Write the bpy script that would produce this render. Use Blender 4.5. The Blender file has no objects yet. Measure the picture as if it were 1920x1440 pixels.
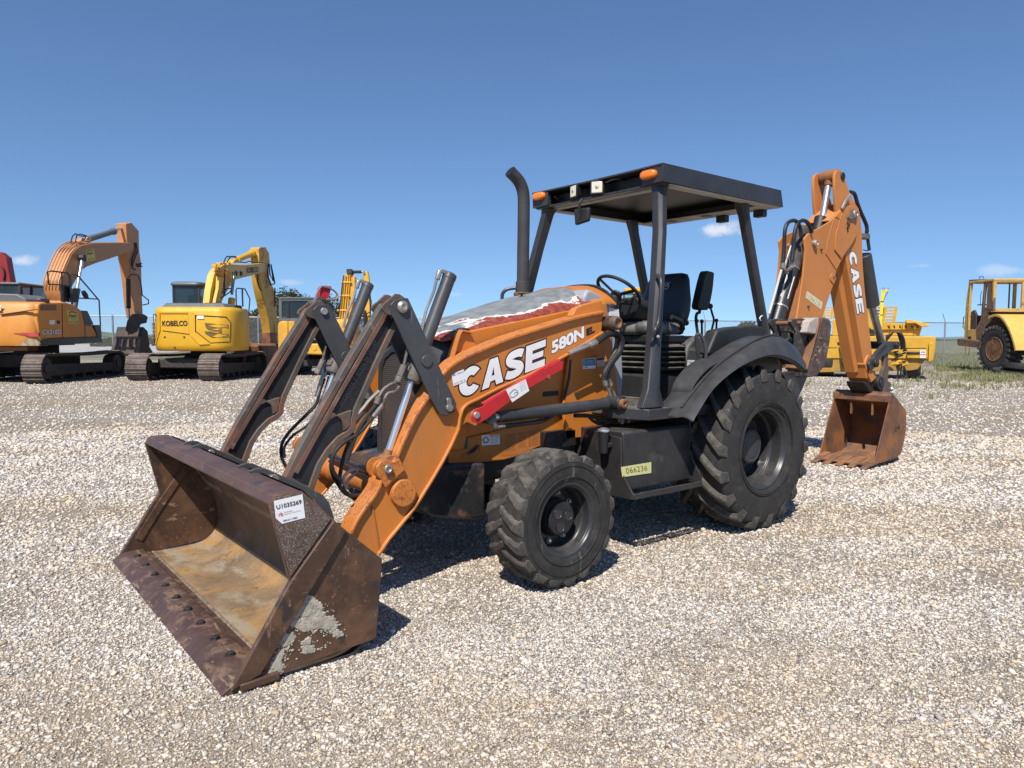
import bpy, bmesh, math, random
import numpy as np
from mathutils import Vector, Matrix
R_ = math.radians
random.seed(7)
rng = np.random.default_rng(11)
scene = bpy.context.scene
COL = scene.collection

# ---------------------------------------------------------------- camera
CP = Vector((5.136982, 4.2661412, 1.5304705))
YAW, PIT, ROL, FPX = -2.24676499, -0.06543113, 0.00468728, 1364.81665
CF = Vector((math.cos(PIT)*math.cos(YAW), math.cos(PIT)*math.sin(YAW), math.sin(PIT)))
_r = Vector((math.sin(YAW), -math.cos(YAW), 0)); _u = _r.cross(CF)
CR = _r*math.cos(ROL) + _u*math.sin(ROL)
CU = -_r*math.sin(ROL) + _u*math.cos(ROL)
cd = bpy.data.cameras.new('camera'); cam = bpy.data.objects.new('camera', cd); COL.objects.link(cam)
cd.sensor_width = 36; cd.lens = FPX/1920*36; cd.clip_start = 0.1; cd.clip_end = 6000
mw = Matrix((CR, CU, -CF)).transposed().to_4x4(); mw.translation = CP
cam.matrix_world = mw
scene.camera = cam

# ---------------------------------------------------------------- light
SUN = Vector((0.66, 0.49, 1.0)).normalized()       # towards the sun
sun_el = math.asin(SUN.z); sun_az = math.atan2(SUN.x, SUN.y)
w = bpy.data.worlds.new('World'); scene.world = w; w.use_nodes = True
nt = w.node_tree; bg = nt.nodes['Background']
sky = nt.nodes.new('ShaderNodeTexSky'); sky.sky_type = 'NISHITA'; sky.sun_disc = False
sky.sun_elevation = sun_el; sky.sun_rotation = sun_az; sky.altitude = 200
sky.air_density = 1.0; sky.dust_density = 0.0; sky.ozone_density = 3.5
bg.inputs['Strength'].default_value = 0.103
sky_tint = nt.nodes.new('ShaderNodeMix'); sky_tint.data_type = 'RGBA'; sky_tint.blend_type = 'MULTIPLY'; sky_tint.inputs[0].default_value = 1
_tc = nt.nodes.new('ShaderNodeTexCoord'); _vm = nt.nodes.new('ShaderNodeVectorMath'); _vm.operation = 'MULTIPLY_ADD'      # thin haze-free horizon: look a little above it
nt.links.new(_tc.outputs['Generated'], _vm.inputs[0]); _vm.inputs[1].default_value = (1, 1, 1.0); _vm.inputs[2].default_value = (0, 0, .085)
_vn = nt.nodes.new('ShaderNodeVectorMath'); _vn.operation = 'NORMALIZE'; nt.links.new(_vm.outputs[0], _vn.inputs[0]); nt.links.new(_vn.outputs[0], sky.inputs[0])
nt.links.new(sky.outputs[0], sky_tint.inputs[6]); sky_tint.inputs[7].default_value = (.83, .95, 1.07, 1)
nt.links.new(sky_tint.outputs[2], bg.inputs['Color'])
sd = bpy.data.lights.new('sun', 'SUN'); sd.energy = 5.0; sd.angle = R_(0.53); sd.color = (1, .945, .88)
so = bpy.data.objects.new('sun', sd); COL.objects.link(so)
so.rotation_euler = SUN.to_track_quat('Z', 'Y').to_euler()
scene.view_settings.view_transform = 'Standard'; scene.view_settings.look = 'None'
scene.view_settings.exposure = 0.28; scene.view_settings.gamma = 1
scene.cycles.max_bounces = 6; scene.cycles.transparent_max_bounces = 24

# ---------------------------------------------------------------- frames and tracing
class Frame:
    def __init__(s, x=0, y=0, h=0):
        s.o = Vector((x, y, 0)); s.h = h; s.c = math.cos(R_(h)); s.s = math.sin(R_(h))
    def loc(s, v):
        return Vector((v.x*s.c + v.y*s.s, -v.x*s.s + v.y*s.c, v.z))
    def ray(s, a, b):
        return s.loc(CF + CR*((a-960)/FPX) - CU*((b-720)/FPX))
    def P(s, ax, v, a, b):
        o = s.loc(CP - s.o); d = s.ray(a, b); i = 'xyz'.index(ax); t = (v-o[i])/d[i]
        return o + d*t
    def Y(s, y, pts): return [(lambda p: (p.x, p.z))(s.P('y', y, *q)) for q in pts]
    def X(s, x, pts): return [(lambda p: (p.y, p.z))(s.P('x', x, *q)) for q in pts]
    def Z(s, z, pts): return [(lambda p: (p.x, p.y))(s.P('z', z, *q)) for q in pts]
    def world(s, v): return Vector((v[0]*s.c - v[1]*s.s, v[0]*s.s + v[1]*s.c, v[2])) + s.o
W0 = Frame()
TY, TX, TZ, P = W0.Y, W0.X, W0.Z, W0.P

# ---------------------------------------------------------------- mesh builder
def offs(poly, w, closed=True):
    "inward/left offset of a polyline"
    n = len(poly); out = []
    for i in range(n):
        if closed: a, b, c = poly[i-1], poly[i], poly[(i+1) % n]
        else:
            b = poly[i]; a = poly[i-1] if i else None; c = poly[i+1] if i < n-1 else None
        ns = []
        for p, q in ((a, b), (b, c)):
            if p is None or q is None: continue
            dx, dy = q[0]-p[0], q[1]-p[1]; l = math.hypot(dx, dy) or 1
            ns.append((-dy/l, dx/l))
        if len(ns) == 1: nx, ny = ns[0]; k = 1
        else:
            nx, ny = ns[0][0]+ns[1][0], ns[0][1]+ns[1][1]; l = math.hypot(nx, ny) or 1
            nx /= l; ny /= l; k = 1/max(.45, nx*ns[0][0]+ny*ns[0][1])
        out.append((b[0]+nx*w*k, b[1]+ny*w*k))
    return out
def smoothline(pts, n=6, closed=False):
    pts = [Vector(p) for p in pts]; m = len(pts); out = []
    rg = m if closed else m-1
    for i in range(rg):
        p1, p2 = pts[i], pts[(i+1) % m]
        p0 = pts[i-1] if (i or closed) else p1*2-p2
        p3 = pts[(i+2) % m] if (i+2 < m or closed) else p2*2-p1
        for j in range(n):
            t = j/n
            out.append(.5*((2*p1)+(p2-p0)*t+(2*p0-5*p1+4*p2-p3)*t*t+(3*p1-p0-3*p2+p3)*t**3))
    if not closed: out.append(pts[-1])
    return out
def sm2(pts, n=5, closed=False):
    return [(v.x, v.y) for v in smoothline([(a, b, 0) for a, b in pts], n, closed)]

class M:
    def __init__(s): s.v = []; s.f = []
    def add(s, vs, fs):
        k = len(s.v); s.v += [tuple(v) for v in vs]; s.f += [tuple(i+k for i in f) for f in fs]; return s
    def extr(s, a, b):
        "prism between two matching loops"
        n = len(a)
        return s.add(list(a)+list(b), [tuple(range(n)), tuple(range(2*n-1, n-1, -1))] +
                     [((i+1) % n, i, n+i, n+(i+1) % n) for i in range(n)])
    def py(s, pts, y0, y1): return s.extr([(x, y0, z) for x, z in pts], [(x, y1, z) for x, z in pts])
    def px(s, pts, x0, x1): return s.extr([(x0, y, z) for y, z in pts], [(x1, y, z) for y, z in pts])
    def pz(s, pts, z0, z1): return s.extr([(x, y, z0) for x, y in pts], [(x, y, z1) for x, y in pts])
    def box(s, x0, x1, y0, y1, z0, z1): return s.pz([(x0, y0), (x1, y0), (x1, y1), (x0, y1)], z0, z1)
    def ringy(s, outer, inner, y0, y1):
        n = len(outer); vs = []
        for y in (y0, y1):
            vs += [(x, y, z) for x, z in outer] + [(x, y, z) for x, z in inner]
        fs = []
        for i in range(n):
            j = (i+1) % n
            fs += [(i, j, n+j, n+i), (2*n+j, 2*n+i, 3*n+i, 3*n+j), (j, i, 2*n+i, 2*n+j), (n+i, n+j, 3*n+j, 3*n+i)]
        return s.add(vs, fs)
    def strip(s, pts, w, y0, y1):
        q = offs(pts, w, False); return s.py(list(pts)+q[::-1], y0, y1)
    def lathe(s, c, ax, prof, n=32, up=None, closed=False, cap=True):
        "prof: list of (radius, height along ax)"
        c = Vector(c); ax = Vector(ax).normalized()
        a = ax.orthogonal().normalized() if up is None else (Vector(up)-ax*Vector(up).dot(ax)).normalized()
        b = ax.cross(a); m = len(prof); vs = []
        for r, h in prof:
            for i in range(n):
                t = 2*math.pi*i/n
                vs.append(c + ax*h + (a*math.cos(t)+b*math.sin(t))*r)
        fs = []
        for k in range(m if closed else m-1):
            k2 = (k+1) % m
            for i in range(n):
                j = (i+1) % n
                fs.append((k*n+i, k*n+j, k2*n+j, k2*n+i))
        if not closed and cap:
            if prof[0][0] > 1e-6: fs.append(tuple(range(n-1, -1, -1)))
            if prof[-1][0] > 1e-6: fs.append(tuple(range((m-1)*n, m*n)))
        return s.add(vs, fs)
    def cyl(s, p0, p1, r0, r1=None, n=20):
        p0 = Vector(p0); p1 = Vector(p1); d = p1-p0
        return s.lathe(p0, d, [(r0, 0), (r0 if r1 is None else r1, d.length)], n)
    def tube(s, pts, r, n=8, sub=6, smooth=True):
        pts = smoothline(pts, sub) if (smooth and len(pts) > 2) else [Vector(p) for p in pts]
        m = len(pts); T = [(pts[min(i+1, m-1)]-pts[max(i-1, 0)]).normalized() for i in range(m)]
        a = T[0].orthogonal().normalized(); vs = []
        rr = r if isinstance(r, (list, tuple)) else None
        for i in range(m):
            a = (a - T[i]*a.dot(T[i])).normalized(); b = T[i].cross(a)
            ri = rr[0]+(rr[1]-rr[0])*i/(m-1) if rr else r
            for k in range(n):
                t = 2*math.pi*k/n; vs.append(pts[i]+(a*math.cos(t)+b*math.sin(t))*ri)
        fs = [(i*n+k, i*n+(k+1) % n, (i+1)*n+(k+1) % n, (i+1)*n+k) for i in range(m-1) for k in range(n)]
        fs += [tuple(range(n-1, -1, -1)), tuple(range((m-1)*n, m*n))]
        return s.add(vs, fs)
    def bar(s, p0, p1, wx, wy, up=(0, 1, 0)):
        "rectangular bar, wy measured along up"
        p0 = Vector(p0); p1 = Vector(p1); d = (p1-p0).normalized(); u = Vector(up); u = (u-d*u.dot(d)).normalized(); v = d.cross(u)
        def c(p, w1, w2): return [p+v*w1/2*a+u*w2/2*b for a, b in ((-1, -1), (1, -1), (1, 1), (-1, 1))]
        w1 = wx if isinstance(wx, tuple) else (wx, wx); w2 = wy if isinstance(wy, tuple) else (wy, wy)
        return s.extr(c(p0, w1[0], w2[0]), c(p1, w1[1], w2[1]))
    def loft(s, rows, cap=True, closed=True):
        m = len(rows); n = len(rows[0]); vs = [p for r in rows for p in r]
        fs = [(i*n+k, i*n+(k+1) % n, (i+1)*n+(k+1) % n, (i+1)*n+k) for i in range(m-1) for k in range(n if closed else n-1)]
        if cap and closed: fs += [tuple(range(n-1, -1, -1)), tuple(range((m-1)*n, m*n))]
        return s.add(vs, fs)
    def sheet(s, rows, th):
        "open grid given thickness downwards along th vector"
        th = Vector(th); m = len(rows); n = len(rows[0])
        top = [Vector(p) for r in rows for p in r]; bot = [p-th for p in top]; N = m*n
        fs = []
        for i in range(m-1):
            for k in range(n-1):
                a, b, c, d = i*n+k, i*n+k+1, (i+1)*n+k+1, (i+1)*n+k
                fs += [(a, b, c, d), (N+d, N+c, N+b, N+a)]
        for k in range(n-1):
            fs += [(k+1, k, N+k, N+k+1), ((m-1)*n+k, (m-1)*n+k+1, N+(m-1)*n+k+1, N+(m-1)*n+k)]
        for i in range(m-1):
            fs += [(i*n, (i+1)*n, N+(i+1)*n, N+i*n), ((i+1)*n+n-1, i*n+n-1, N+i*n+n-1, N+(i+1)*n+n-1)]
        return s.add(top+bot, fs)
    def ball(s, c, r, n=12, sc=(1, 1, 1)):
        m = n//2; vs = []; c = Vector(c)
        prof = [(math.sin(math.pi*i/m), -math.cos(math.pi*i/m)) for i in range(1, m)]
        for a, h in prof:
            for k in range(n):
                t = 2*math.pi*k/n
                vs.append((c.x+a*math.cos(t)*r*sc[0], c.y+a*math.sin(t)*r*sc[1], c.z+h*r*sc[2]))
        q = len(vs); vs += [(c.x, c.y, c.z-r*sc[2]), (c.x, c.y, c.z+r*sc[2])]
        fs = [(i*n+k, i*n+(k+1) % n, (i+1)*n+(k+1) % n, (i+1)*n+k) for i in range(m-2) for k in range(n)]
        fs += [(q, (k+1) % n, k) for k in range(n)] + [(q+1, (m-2)*n+k, (m-2)*n+(k+1) % n) for k in range(n)]
        return s.add(vs, fs)
    def flip(s): s.v = [(x, -y, z) for x, y, z in s.v]; return s
    def build(s, name, mat, parent=None, bevel=0.003, ang=35, seg=2, recalc=True):
        me = bpy.data.meshes.new(name); me.from_pydata([tuple(v) for v in s.v], [], s.f)
        if recalc:
            bm = bmesh.new(); bm.from_mesh(me); bmesh.ops.recalc_face_normals(bm, faces=bm.faces); bm.to_mesh(me); bm.free()
        me.polygons.foreach_set('use_smooth', [True]*len(me.polygons))
        try: me.set_sharp_from_angle(angle=R_(ang))
        except Exception: pass
        o = bpy.data.objects.new(name, me); COL.objects.link(o)
        if isinstance(mat, (list, tuple)):
            for m_ in mat: me.materials.append(m_)
        else: me.materials.append(mat)
        if parent is not None: o.parent = parent
        if bevel:
            b = o.modifiers.new('bevel', 'BEVEL'); b.width = bevel; b.segments = seg; b.limit_method = 'ANGLE'
            b.angle_limit = R_(40); b.use_clamp_overlap = True
        return o

def tag(o, label=None, cat=None, group=None, kind=None):
    if label: o['label'] = label
    if cat: o['category'] = cat
    if group: o['group'] = group
    if kind: o['kind'] = kind
    return o
def empty(name, fr=None, label=None, cat=None, group=None):
    o = bpy.data.objects.new(name, None); COL.objects.link(o); o.empty_display_size = .3
    if fr is not None: o.location = fr.o; o.rotation_euler = (0, 0, R_(fr.h))
    return tag(o, label, cat, group)

def text(name, s, o, u, v, mat, parent, off=0.0, lift=0.0, nrm=None, shear=0.0, pad=0.0):
    "flat writing: o bottom-left, u the full width, v the full height"
    def mk(offset):
        c = bpy.data.curves.new(name, 'FONT'); c.body = s; c.size = 1; c.offset = offset; c.shear = shear; c.resolution_u = 3
        ob = bpy.data.objects.new(name, c); COL.objects.link(ob)
        bpy.context.view_layer.update()
        me = bpy.data.meshes.new_from_object(ob.evaluated_get(bpy.context.evaluated_depsgraph_get()))
        bpy.data.objects.remove(ob); bpy.data.curves.remove(c)
        return me
    ref = mk(off); xs = [q.co.x for q in ref.vertices]; ys = [q.co.y for q in ref.vertices]
    x0, x1, y0, y1 = min(xs), max(xs), min(ys), max(ys)
    me = mk(off+pad) if pad else ref
    o = Vector(o); u = Vector(u); v = Vector(v)
    n = Vector(nrm).normalized() if nrm else u.cross(v).normalized()
    for q in me.vertices:
        a = (q.co.x-x0)/(x1-x0); b = (q.co.y-y0)/(y1-y0)
        q.co = o+u*a+v*b+n*lift
    ob = bpy.data.objects.new(name, me); COL.objects.link(ob); me.materials.clear(); me.materials.append(mat)
    if parent is not None: ob.parent = parent
    return ob

# heavy block letters, drawn as single outlines in a unit box
def _arc(cx, cy, rx, ry, a0, a1, n): return [(cx+rx*math.cos(R_(a0+(a1-a0)*i/n)), cy+ry*math.sin(R_(a0+(a1-a0)*i/n))) for i in range(n+1)]
def glyph(ch):
    if ch == 'C': return _arc(.5, .5, .5, .5, 38, 322, 26)+_arc(.5, .5, .18, .20, 322-8, 46, 20)
    if ch == 'A': return [(0, 0), (.33, 0), (.39, .19), (.499, .19), (.499, .38), (.435, .38), (.5, .68), (.565, .38), (.501, .38), (.501, .19), (.61, .19), (.67, 0), (1, 0), (.68, 1), (.32, 1)]
    if ch == 'S':
        c = [(.10, .20), (.30, .135), (.52, .13), (.72, .17), (.80, .28), (.72, .40), (.50, .49), (.30, .58), (.20, .71), (.28, .83), (.48, .87), (.70, .865), (.88, .80)]
        c = sm2(c, 4); return offs(c, .148, False)+offs(c, -.148, False)[::-1]
    return [(0, 0), (1, 0), (1, .26), (.34, .26), (.34, .39), (.90, .39), (.90, .61), (.34, .61), (.34, .74), (1, .74), (1, 1), (0, 1)]
def block_word(word, o, u, v, parent, lift, m_fill, m_line, grow=.045, slant=.1, gap=.09, flip=False):
    o = Vector(o); u = Vector(u); v = Vector(v); n = u.cross(v).normalized(); n = -n if flip else n
    asp = u.length/v.length; k = len(word); wd = (1-gap*(k-1))/k
    for i, ch in enumerate(word):
        g = glyph(ch)
        ar = sum(a[0]*b[1]-b[0]*a[1] for a, b in zip(g, g[1:]+g[:1]))
        if ar < 0: g = g[::-1]
        cw = wd*asp                                   # letter width in letter heights
        gm = [(x*cw, y) for x, y in g]
        for nm, gg, m, lf in (('lettering_outline', offs(gm, -grow), m_line, lift), ('lettering', gm, m_fill, lift+.0012)):
            vs = [o+u*((i*(wd+gap))+x/asp+slant*(y-.5)/asp*.5)+v*y+n*lf for x, y in gg]
            me = bpy.data.meshes.new(nm); me.from_pydata([tuple(q) for q in vs], [], [tuple(range(len(vs)))]); me.materials.append(m)
            ob = bpy.data.objects.new(nm, me); COL.objects.link(ob); ob.parent = parent
# ---------------------------------------------------------------- materials
def _mix(nt, fac, a, b, typ='RGBA'):
    m = nt.nodes.new('ShaderNodeMix'); m.data_type = typ
    ia, ib, io = (6, 7, 2) if typ == 'RGBA' else (2, 3, 0)
    for i, x in ((0, fac), (ia, a), (ib, b)):
        if hasattr(x, 'is_output'): nt.links.new(x, m.inputs[i])
        else: m.inputs[i].default_value = (tuple(x)+(1,) if isinstance(x, (tuple, list)) else x)
    return m.outputs[io]
def _noise(nt, co, scale, detail=6, rough=.6, dist=0.0, stretch=None):
    if stretch:
        mp = nt.nodes.new('ShaderNodeMapping'); mp.inputs['Scale'].default_value = stretch; nt.links.new(co, mp.inputs[0]); co = mp.outputs[0]
    n = nt.nodes.new('ShaderNodeTexNoise'); n.inputs['Scale'].default_value = scale; n.inputs['Detail'].default_value = detail
    n.inputs['Roughness'].default_value = rough; n.inputs['Distortion'].default_value = dist; nt.links.new(co, n.inputs['Vector'])
    return n.outputs['Fac']
def _ramp(nt, x, a, b):
    m = nt.nodes.new('ShaderNodeMapRange'); m.inputs[1].default_value = a; m.inputs[2].default_value = b; m.clamp = True
    m.interpolation_type = 'SMOOTHSTEP'; nt.links.new(x, m.inputs[0]); return m.outputs[0]
def _math(nt, op, a, b=0.0):
    m = nt.nodes.new('ShaderNodeMath'); m.operation = op
    for i, x in enumerate((a, b)):
        if hasattr(x, 'is_output'): nt.links.new(x, m.inputs[i])
        else: m.inputs[i].default_value = x
    return m.outputs[0]
def mat(name, base, rough=.5, metal=0.0, var=.12, vscale=4, layers=(), dust=0.0, dustcol=(.36, .31, .25), edge=None, bump=0.0, bscale=60, spec=.5, coat=0.0):
    """layers: (colour, scale, lo, hi, rough, stretch) blended where noise goes from lo to hi; edge: (colour, radius, amount)"""
    m = bpy.data.materials.new(name); m.use_nodes = True; nt = m.node_tree; b = nt.nodes['Principled BSDF']
    tc = nt.nodes.new('ShaderNodeTexCoord'); co = tc.outputs['Object']
    col = tuple(base); rg = rough
    if var:
        n = _noise(nt, co, vscale, 5)
        d = tuple(c*(1-var) for c in base); l = tuple(min(1, c*(1+var)) for c in base)
        col = _mix(nt, _ramp(nt, n, .3, .7), d, l)
    for L in layers:
        c, sc, lo, hi, r = L[:5]; st = L[5] if len(L) > 5 else None
        f = _ramp(nt, _noise(nt, co, sc, 9, .65, .3, st), lo, hi)
        col = _mix(nt, f, col, c); rg = _mix(nt, f, rg, r, 'FLOAT')
    if edge:
        c, rad, amt = edge
        bv = nt.nodes.new('ShaderNodeBevel'); bv.samples = 4; bv.inputs['Radius'].default_value = rad
        ge = nt.nodes.new('ShaderNodeNewGeometry')
        dp = nt.nodes.new('ShaderNodeVectorMath'); dp.operation = 'DOT_PRODUCT'
        nt.links.new(bv.outputs[0], dp.inputs[0]); nt.links.new(ge.outputs['Normal'], dp.inputs[1])
        e = _math(nt, 'SUBTRACT', 1.0, dp.outputs['Value'])
        n = _noise(nt, co, 38, 6, .7)
        f = _ramp(nt, _math(nt, 'ADD', _math(nt, 'MULTIPLY', e, 2.2), _math(nt, 'MULTIPLY', n, amt)), .55*amt+.22, .62*amt+.36)
        col = _mix(nt, f, col, c); rg = _mix(nt, f, rg, .8, 'FLOAT')
    if dust:
        ge = nt.nodes.new('ShaderNodeNewGeometry'); sx = nt.nodes.new('ShaderNodeSeparateXYZ'); nt.links.new(ge.outputs['Normal'], sx.inputs[0])
        up = _ramp(nt, sx.outputs['Z'], .2, 1.0)
        n = _ramp(nt, _noise(nt, co, 9, 8, .7), .25, .75)
        f = _math(nt, 'MULTIPLY', _math(nt, 'ADD', _math(nt, 'MULTIPLY', up, .75), .25), _math(nt, 'MULTIPLY', n, dust))
        col = _mix(nt, f, col, dustcol); rg = _mix(nt, f, rg, .85, 'FLOAT')
    for sock, val in (('Base Color', col), ('Roughness', rg)):
        if hasattr(val, 'is_output'): nt.links.new(val, b.inputs[sock])
        else: b.inputs[sock].default_value = (val+(1,) if isinstance(val, tuple) else val)
    b.inputs['Metallic'].default_value = metal
    b.inputs['Specular IOR Level'].default_value = spec
    if coat: b.inputs['Coat Weight'].default_value = coat; b.inputs['Coat Roughness'].default_value = .25
    if bump:
        bp = nt.nodes.new('ShaderNodeBump'); bp.inputs['Strength'].default_value = bump; bp.inputs['Distance'].default_value = .004
        nt.links.new(_noise(nt, co, bscale, 6, .6), bp.inputs['Height']); nt.links.new(bp.outputs[0], b.inputs['Normal'])
    return m
RUST = (.11, .045, .025)
m_orange = mat('orange_paint', (.53, .172, .020), .42, var=.07, vscale=2, dust=.22, layers=[((.34, .12, .03), 7, .60, .78, .6), ((.40, .15, .04), 3, .50, .75, .5, (1, 1, .25)), ((.09, .045, .03), 55, .70, .76, .8)], edge=((.085, .045, .03), .013, .7), bump=.03)
m_orange_clean = mat('clean_orange_paint', (.53, .172, .020), .45, var=.06, vscale=2, dust=.15, layers=[((.30, .11, .03), 5, .56, .8, .6, (1, 1, .3)), ((.10, .05, .03), 60, .72, .77, .8)])
m_orange_rusty = mat('scoured_orange_paint', (.53, .172, .022), .5, var=.1, vscale=4, dust=.2, layers=[((.36, .10, .03), 16, .50, .62, .7), ((.10, .045, .03), 60, .58, .64, .8)], edge=((.10, .05, .03), .012, .6))
m_dark = mat('charcoal_paint', (.026, .027, .030), .38, var=.2, vscale=3, dust=.12, layers=[((.045, .042, .04), 8, .56, .85, .6), ((.09, .085, .08), 30, .665, .69, .6, (1, .2, .15)), ((.11, .06, .04), 30, .72, .76, .8)], edge=((.12, .085, .06), .004, .5), bump=.04)
m_black = mat('black_plastic', (.009, .009, .010), .5, var=.2, vscale=5, dust=.15, layers=[((.05, .047, .043), 6, .55, .85, .7)])
m_fender = mat('weathered_fender_plastic', (.030, .031, .033), .5, var=.12, vscale=2, dust=.08, layers=[((.052, .052, .053), 5, .45, .8, .6, (1, 1, .3))], bump=.05)
m_hose = mat('hose_rubber', (.010, .010, .011), .5, var=.2, dust=.10)
m_rubber = mat('tyre_rubber', (.017, .016, .015), .72, var=.2, vscale=6, dust=.16, dustcol=(.25, .225, .19), layers=[((.040, .036, .031), 16, .44, .72, .85), ((.14, .125, .105), 26, .635, .66, .9, (1, .4, .25)), ((.13, .12, .105), 70, .66, .72, .9)], bump=.25, bscale=90)
m_tread = mat('worn_tread_rubber', (.036, .033, .029), .85, var=.3, vscale=9, dust=.34, dustcol=(.25, .22, .18), layers=[((.085, .075, .062), 14, .44, .66, .9), ((.13, .115, .095), 50, .58, .68, .9)], edge=((.12, .105, .085), .008, .5), bump=.6, bscale=110)
m_rim = mat('dark_rim_paint', (.024, .025, .028), .35, var=.2, dust=.15, layers=[((.13, .11, .09), 12, .6, .8, .7)])
m_steel = mat('bare_steel', (.34, .33, .31), .38, .85, var=.2, layers=[((.16, .10, .07), 20, .6, .75, .7)])
m_chrome = mat('chromed_rod', (.70, .72, .73), .28, .85, var=.04, layers=[((.45, .42, .38), 30, .68, .8, .4)])
m_zinc = mat('zinc_fitting', (.42, .40, .36), .4, .7, var=.25, layers=[((.2, .16, .12), 25, .5, .7, .7)])
m_gland = mat('dusty_grey_gland', (.17, .15, .13), .6, .3, var=.3, layers=[((.08, .06, .05), 12, .55, .7, .8)])
m_cast = mat('dark_link_recess', (.013, .0135, .015), .5, var=.3, dust=.1, bump=.2, bscale=50)
m_linkrim = mat('link_rim_worn', (.095, .078, .064), .6, .15, var=.25, dust=.2, layers=[((.17, .085, .055), 5, .45, .62, .75), ((.21, .18, .15), 18, .56, .74, .7)], bump=.1)
m_linkrust = mat('link_face_rust', (.15, .072, .048), .7, .1, var=.25, dust=.25, layers=[((.24, .17, .12), 11, .5, .75, .75), ((.05, .045, .045), 6, .60, .74, .6)], bump=.15)
m_grey = mat('sunlit_charcoal_paint', (.046, .048, .052), .42, var=.2, vscale=3, dust=.15, layers=[((.09, .08, .07), 8, .56, .8, .6), ((.15, .085, .055), 24, .64, .72, .8), ((.13, .12, .11), 30, .665, .69, .6, (1, .2, .15))], edge=((.17, .12, .085), .005, .5), bump=.05)  # lighter copy of the charcoal paint, the sunlit tone put into its colour
m_red = mat('red_strut_paint', (.50, .012, .018), .4, var=.1, dust=.12, layers=[((.2, .02, .02), 22, .66, .72, .6)])
m_white = mat('white_decal', (.78, .78, .76), .4, var=.04, layers=[((.42, .38, .3), 60, .68, .74, .7)])
m_label = mat('paper_label', (.76, .76, .76), .5, var=.03)
m_ink = mat('black_decal', (.014, .013, .013), .5, var=0)
m_inkred = mat('red_print', (.6, .06, .04), .5, var=0)
m_amber = mat('amber_lens', (.85, .2, .012), .25, var=.1, coat=.5)
m_bucket = mat('scoured_bucket_steel', (.066, .034, .020), .46, .05, var=.35, vscale=3, dust=.05,
   layers=[((.125, .062, .032), 4, .46, .64, .55), ((.034, .024, .020), 7, .52, .66, .45), ((.20, .12, .07), 45, .58, .70, .6), ((.22, .15, .10), 24, .64, .67, .6, (.16, 1, .5)), ((.20, .13, .08), 18, .65, .675, .6, (.6, 1, .12)), ((.34, .29, .22), 11, .68, .70, .95)], edge=((.22, .17, .13), .008, .5), bump=.12, bscale=40)
m_bucketin = mat('scraped_bucket_floor', (.20, .130, .07), .5, .1, var=.3, vscale=3, dust=.2,
   layers=[((.38, .215, .07), 2.6, .42, .62, .55), ((.34, .29, .21), 4.5, .48, .64, .5, (1, .5, 1)), ((.13, .075, .045), 10, .58, .70, .5), ((.38, .30, .2), 60, .56, .72, .6), ((.10, .065, .04), 90, .55, .70, .6)], bump=.15, bscale=40)
m_bucketside = mat('speckled_bucket_end', (.085, .045, .030), .5, .1, var=.25, vscale=4, dust=.15,
   layers=[((.21, .195, .175), 150, .50, .58, .7), ((.06, .05, .047), 10, .55, .66, .5)], edge=((.2, .13, .09), .008, .5), bump=.1)
m_mud = mat('dried_mud', (.38, .34, .27), .95, var=.2, vscale=30, bump=.9, bscale=120)
m_edge = mat('cutting_edge_steel', (.068, .034, .024), .45, .08, var=.25, vscale=4, dust=.1,
   layers=[((.32, .20, .10), 3.2, .56, .68, .6, (1, .5, 1)), ((.17, .10, .065), 10, .48, .66, .5), ((.30, .24, .17), 40, .64, .70, .7), ((.22, .15, .09), 26, .60, .66, .6, (1, .12, 1))], bump=.08)
m_rustbk = mat('rusty_backhoe_bucket', (.20, .085, .038), .7, .1, var=.3, vscale=4, dust=.25,
   layers=[((.30, .11, .025), 4, .48, .62, .75), ((.060, .052, .048), 3.2, .56, .66, .5), ((.30, .22, .14), 30, .62, .72, .8)], bump=.15)
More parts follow.
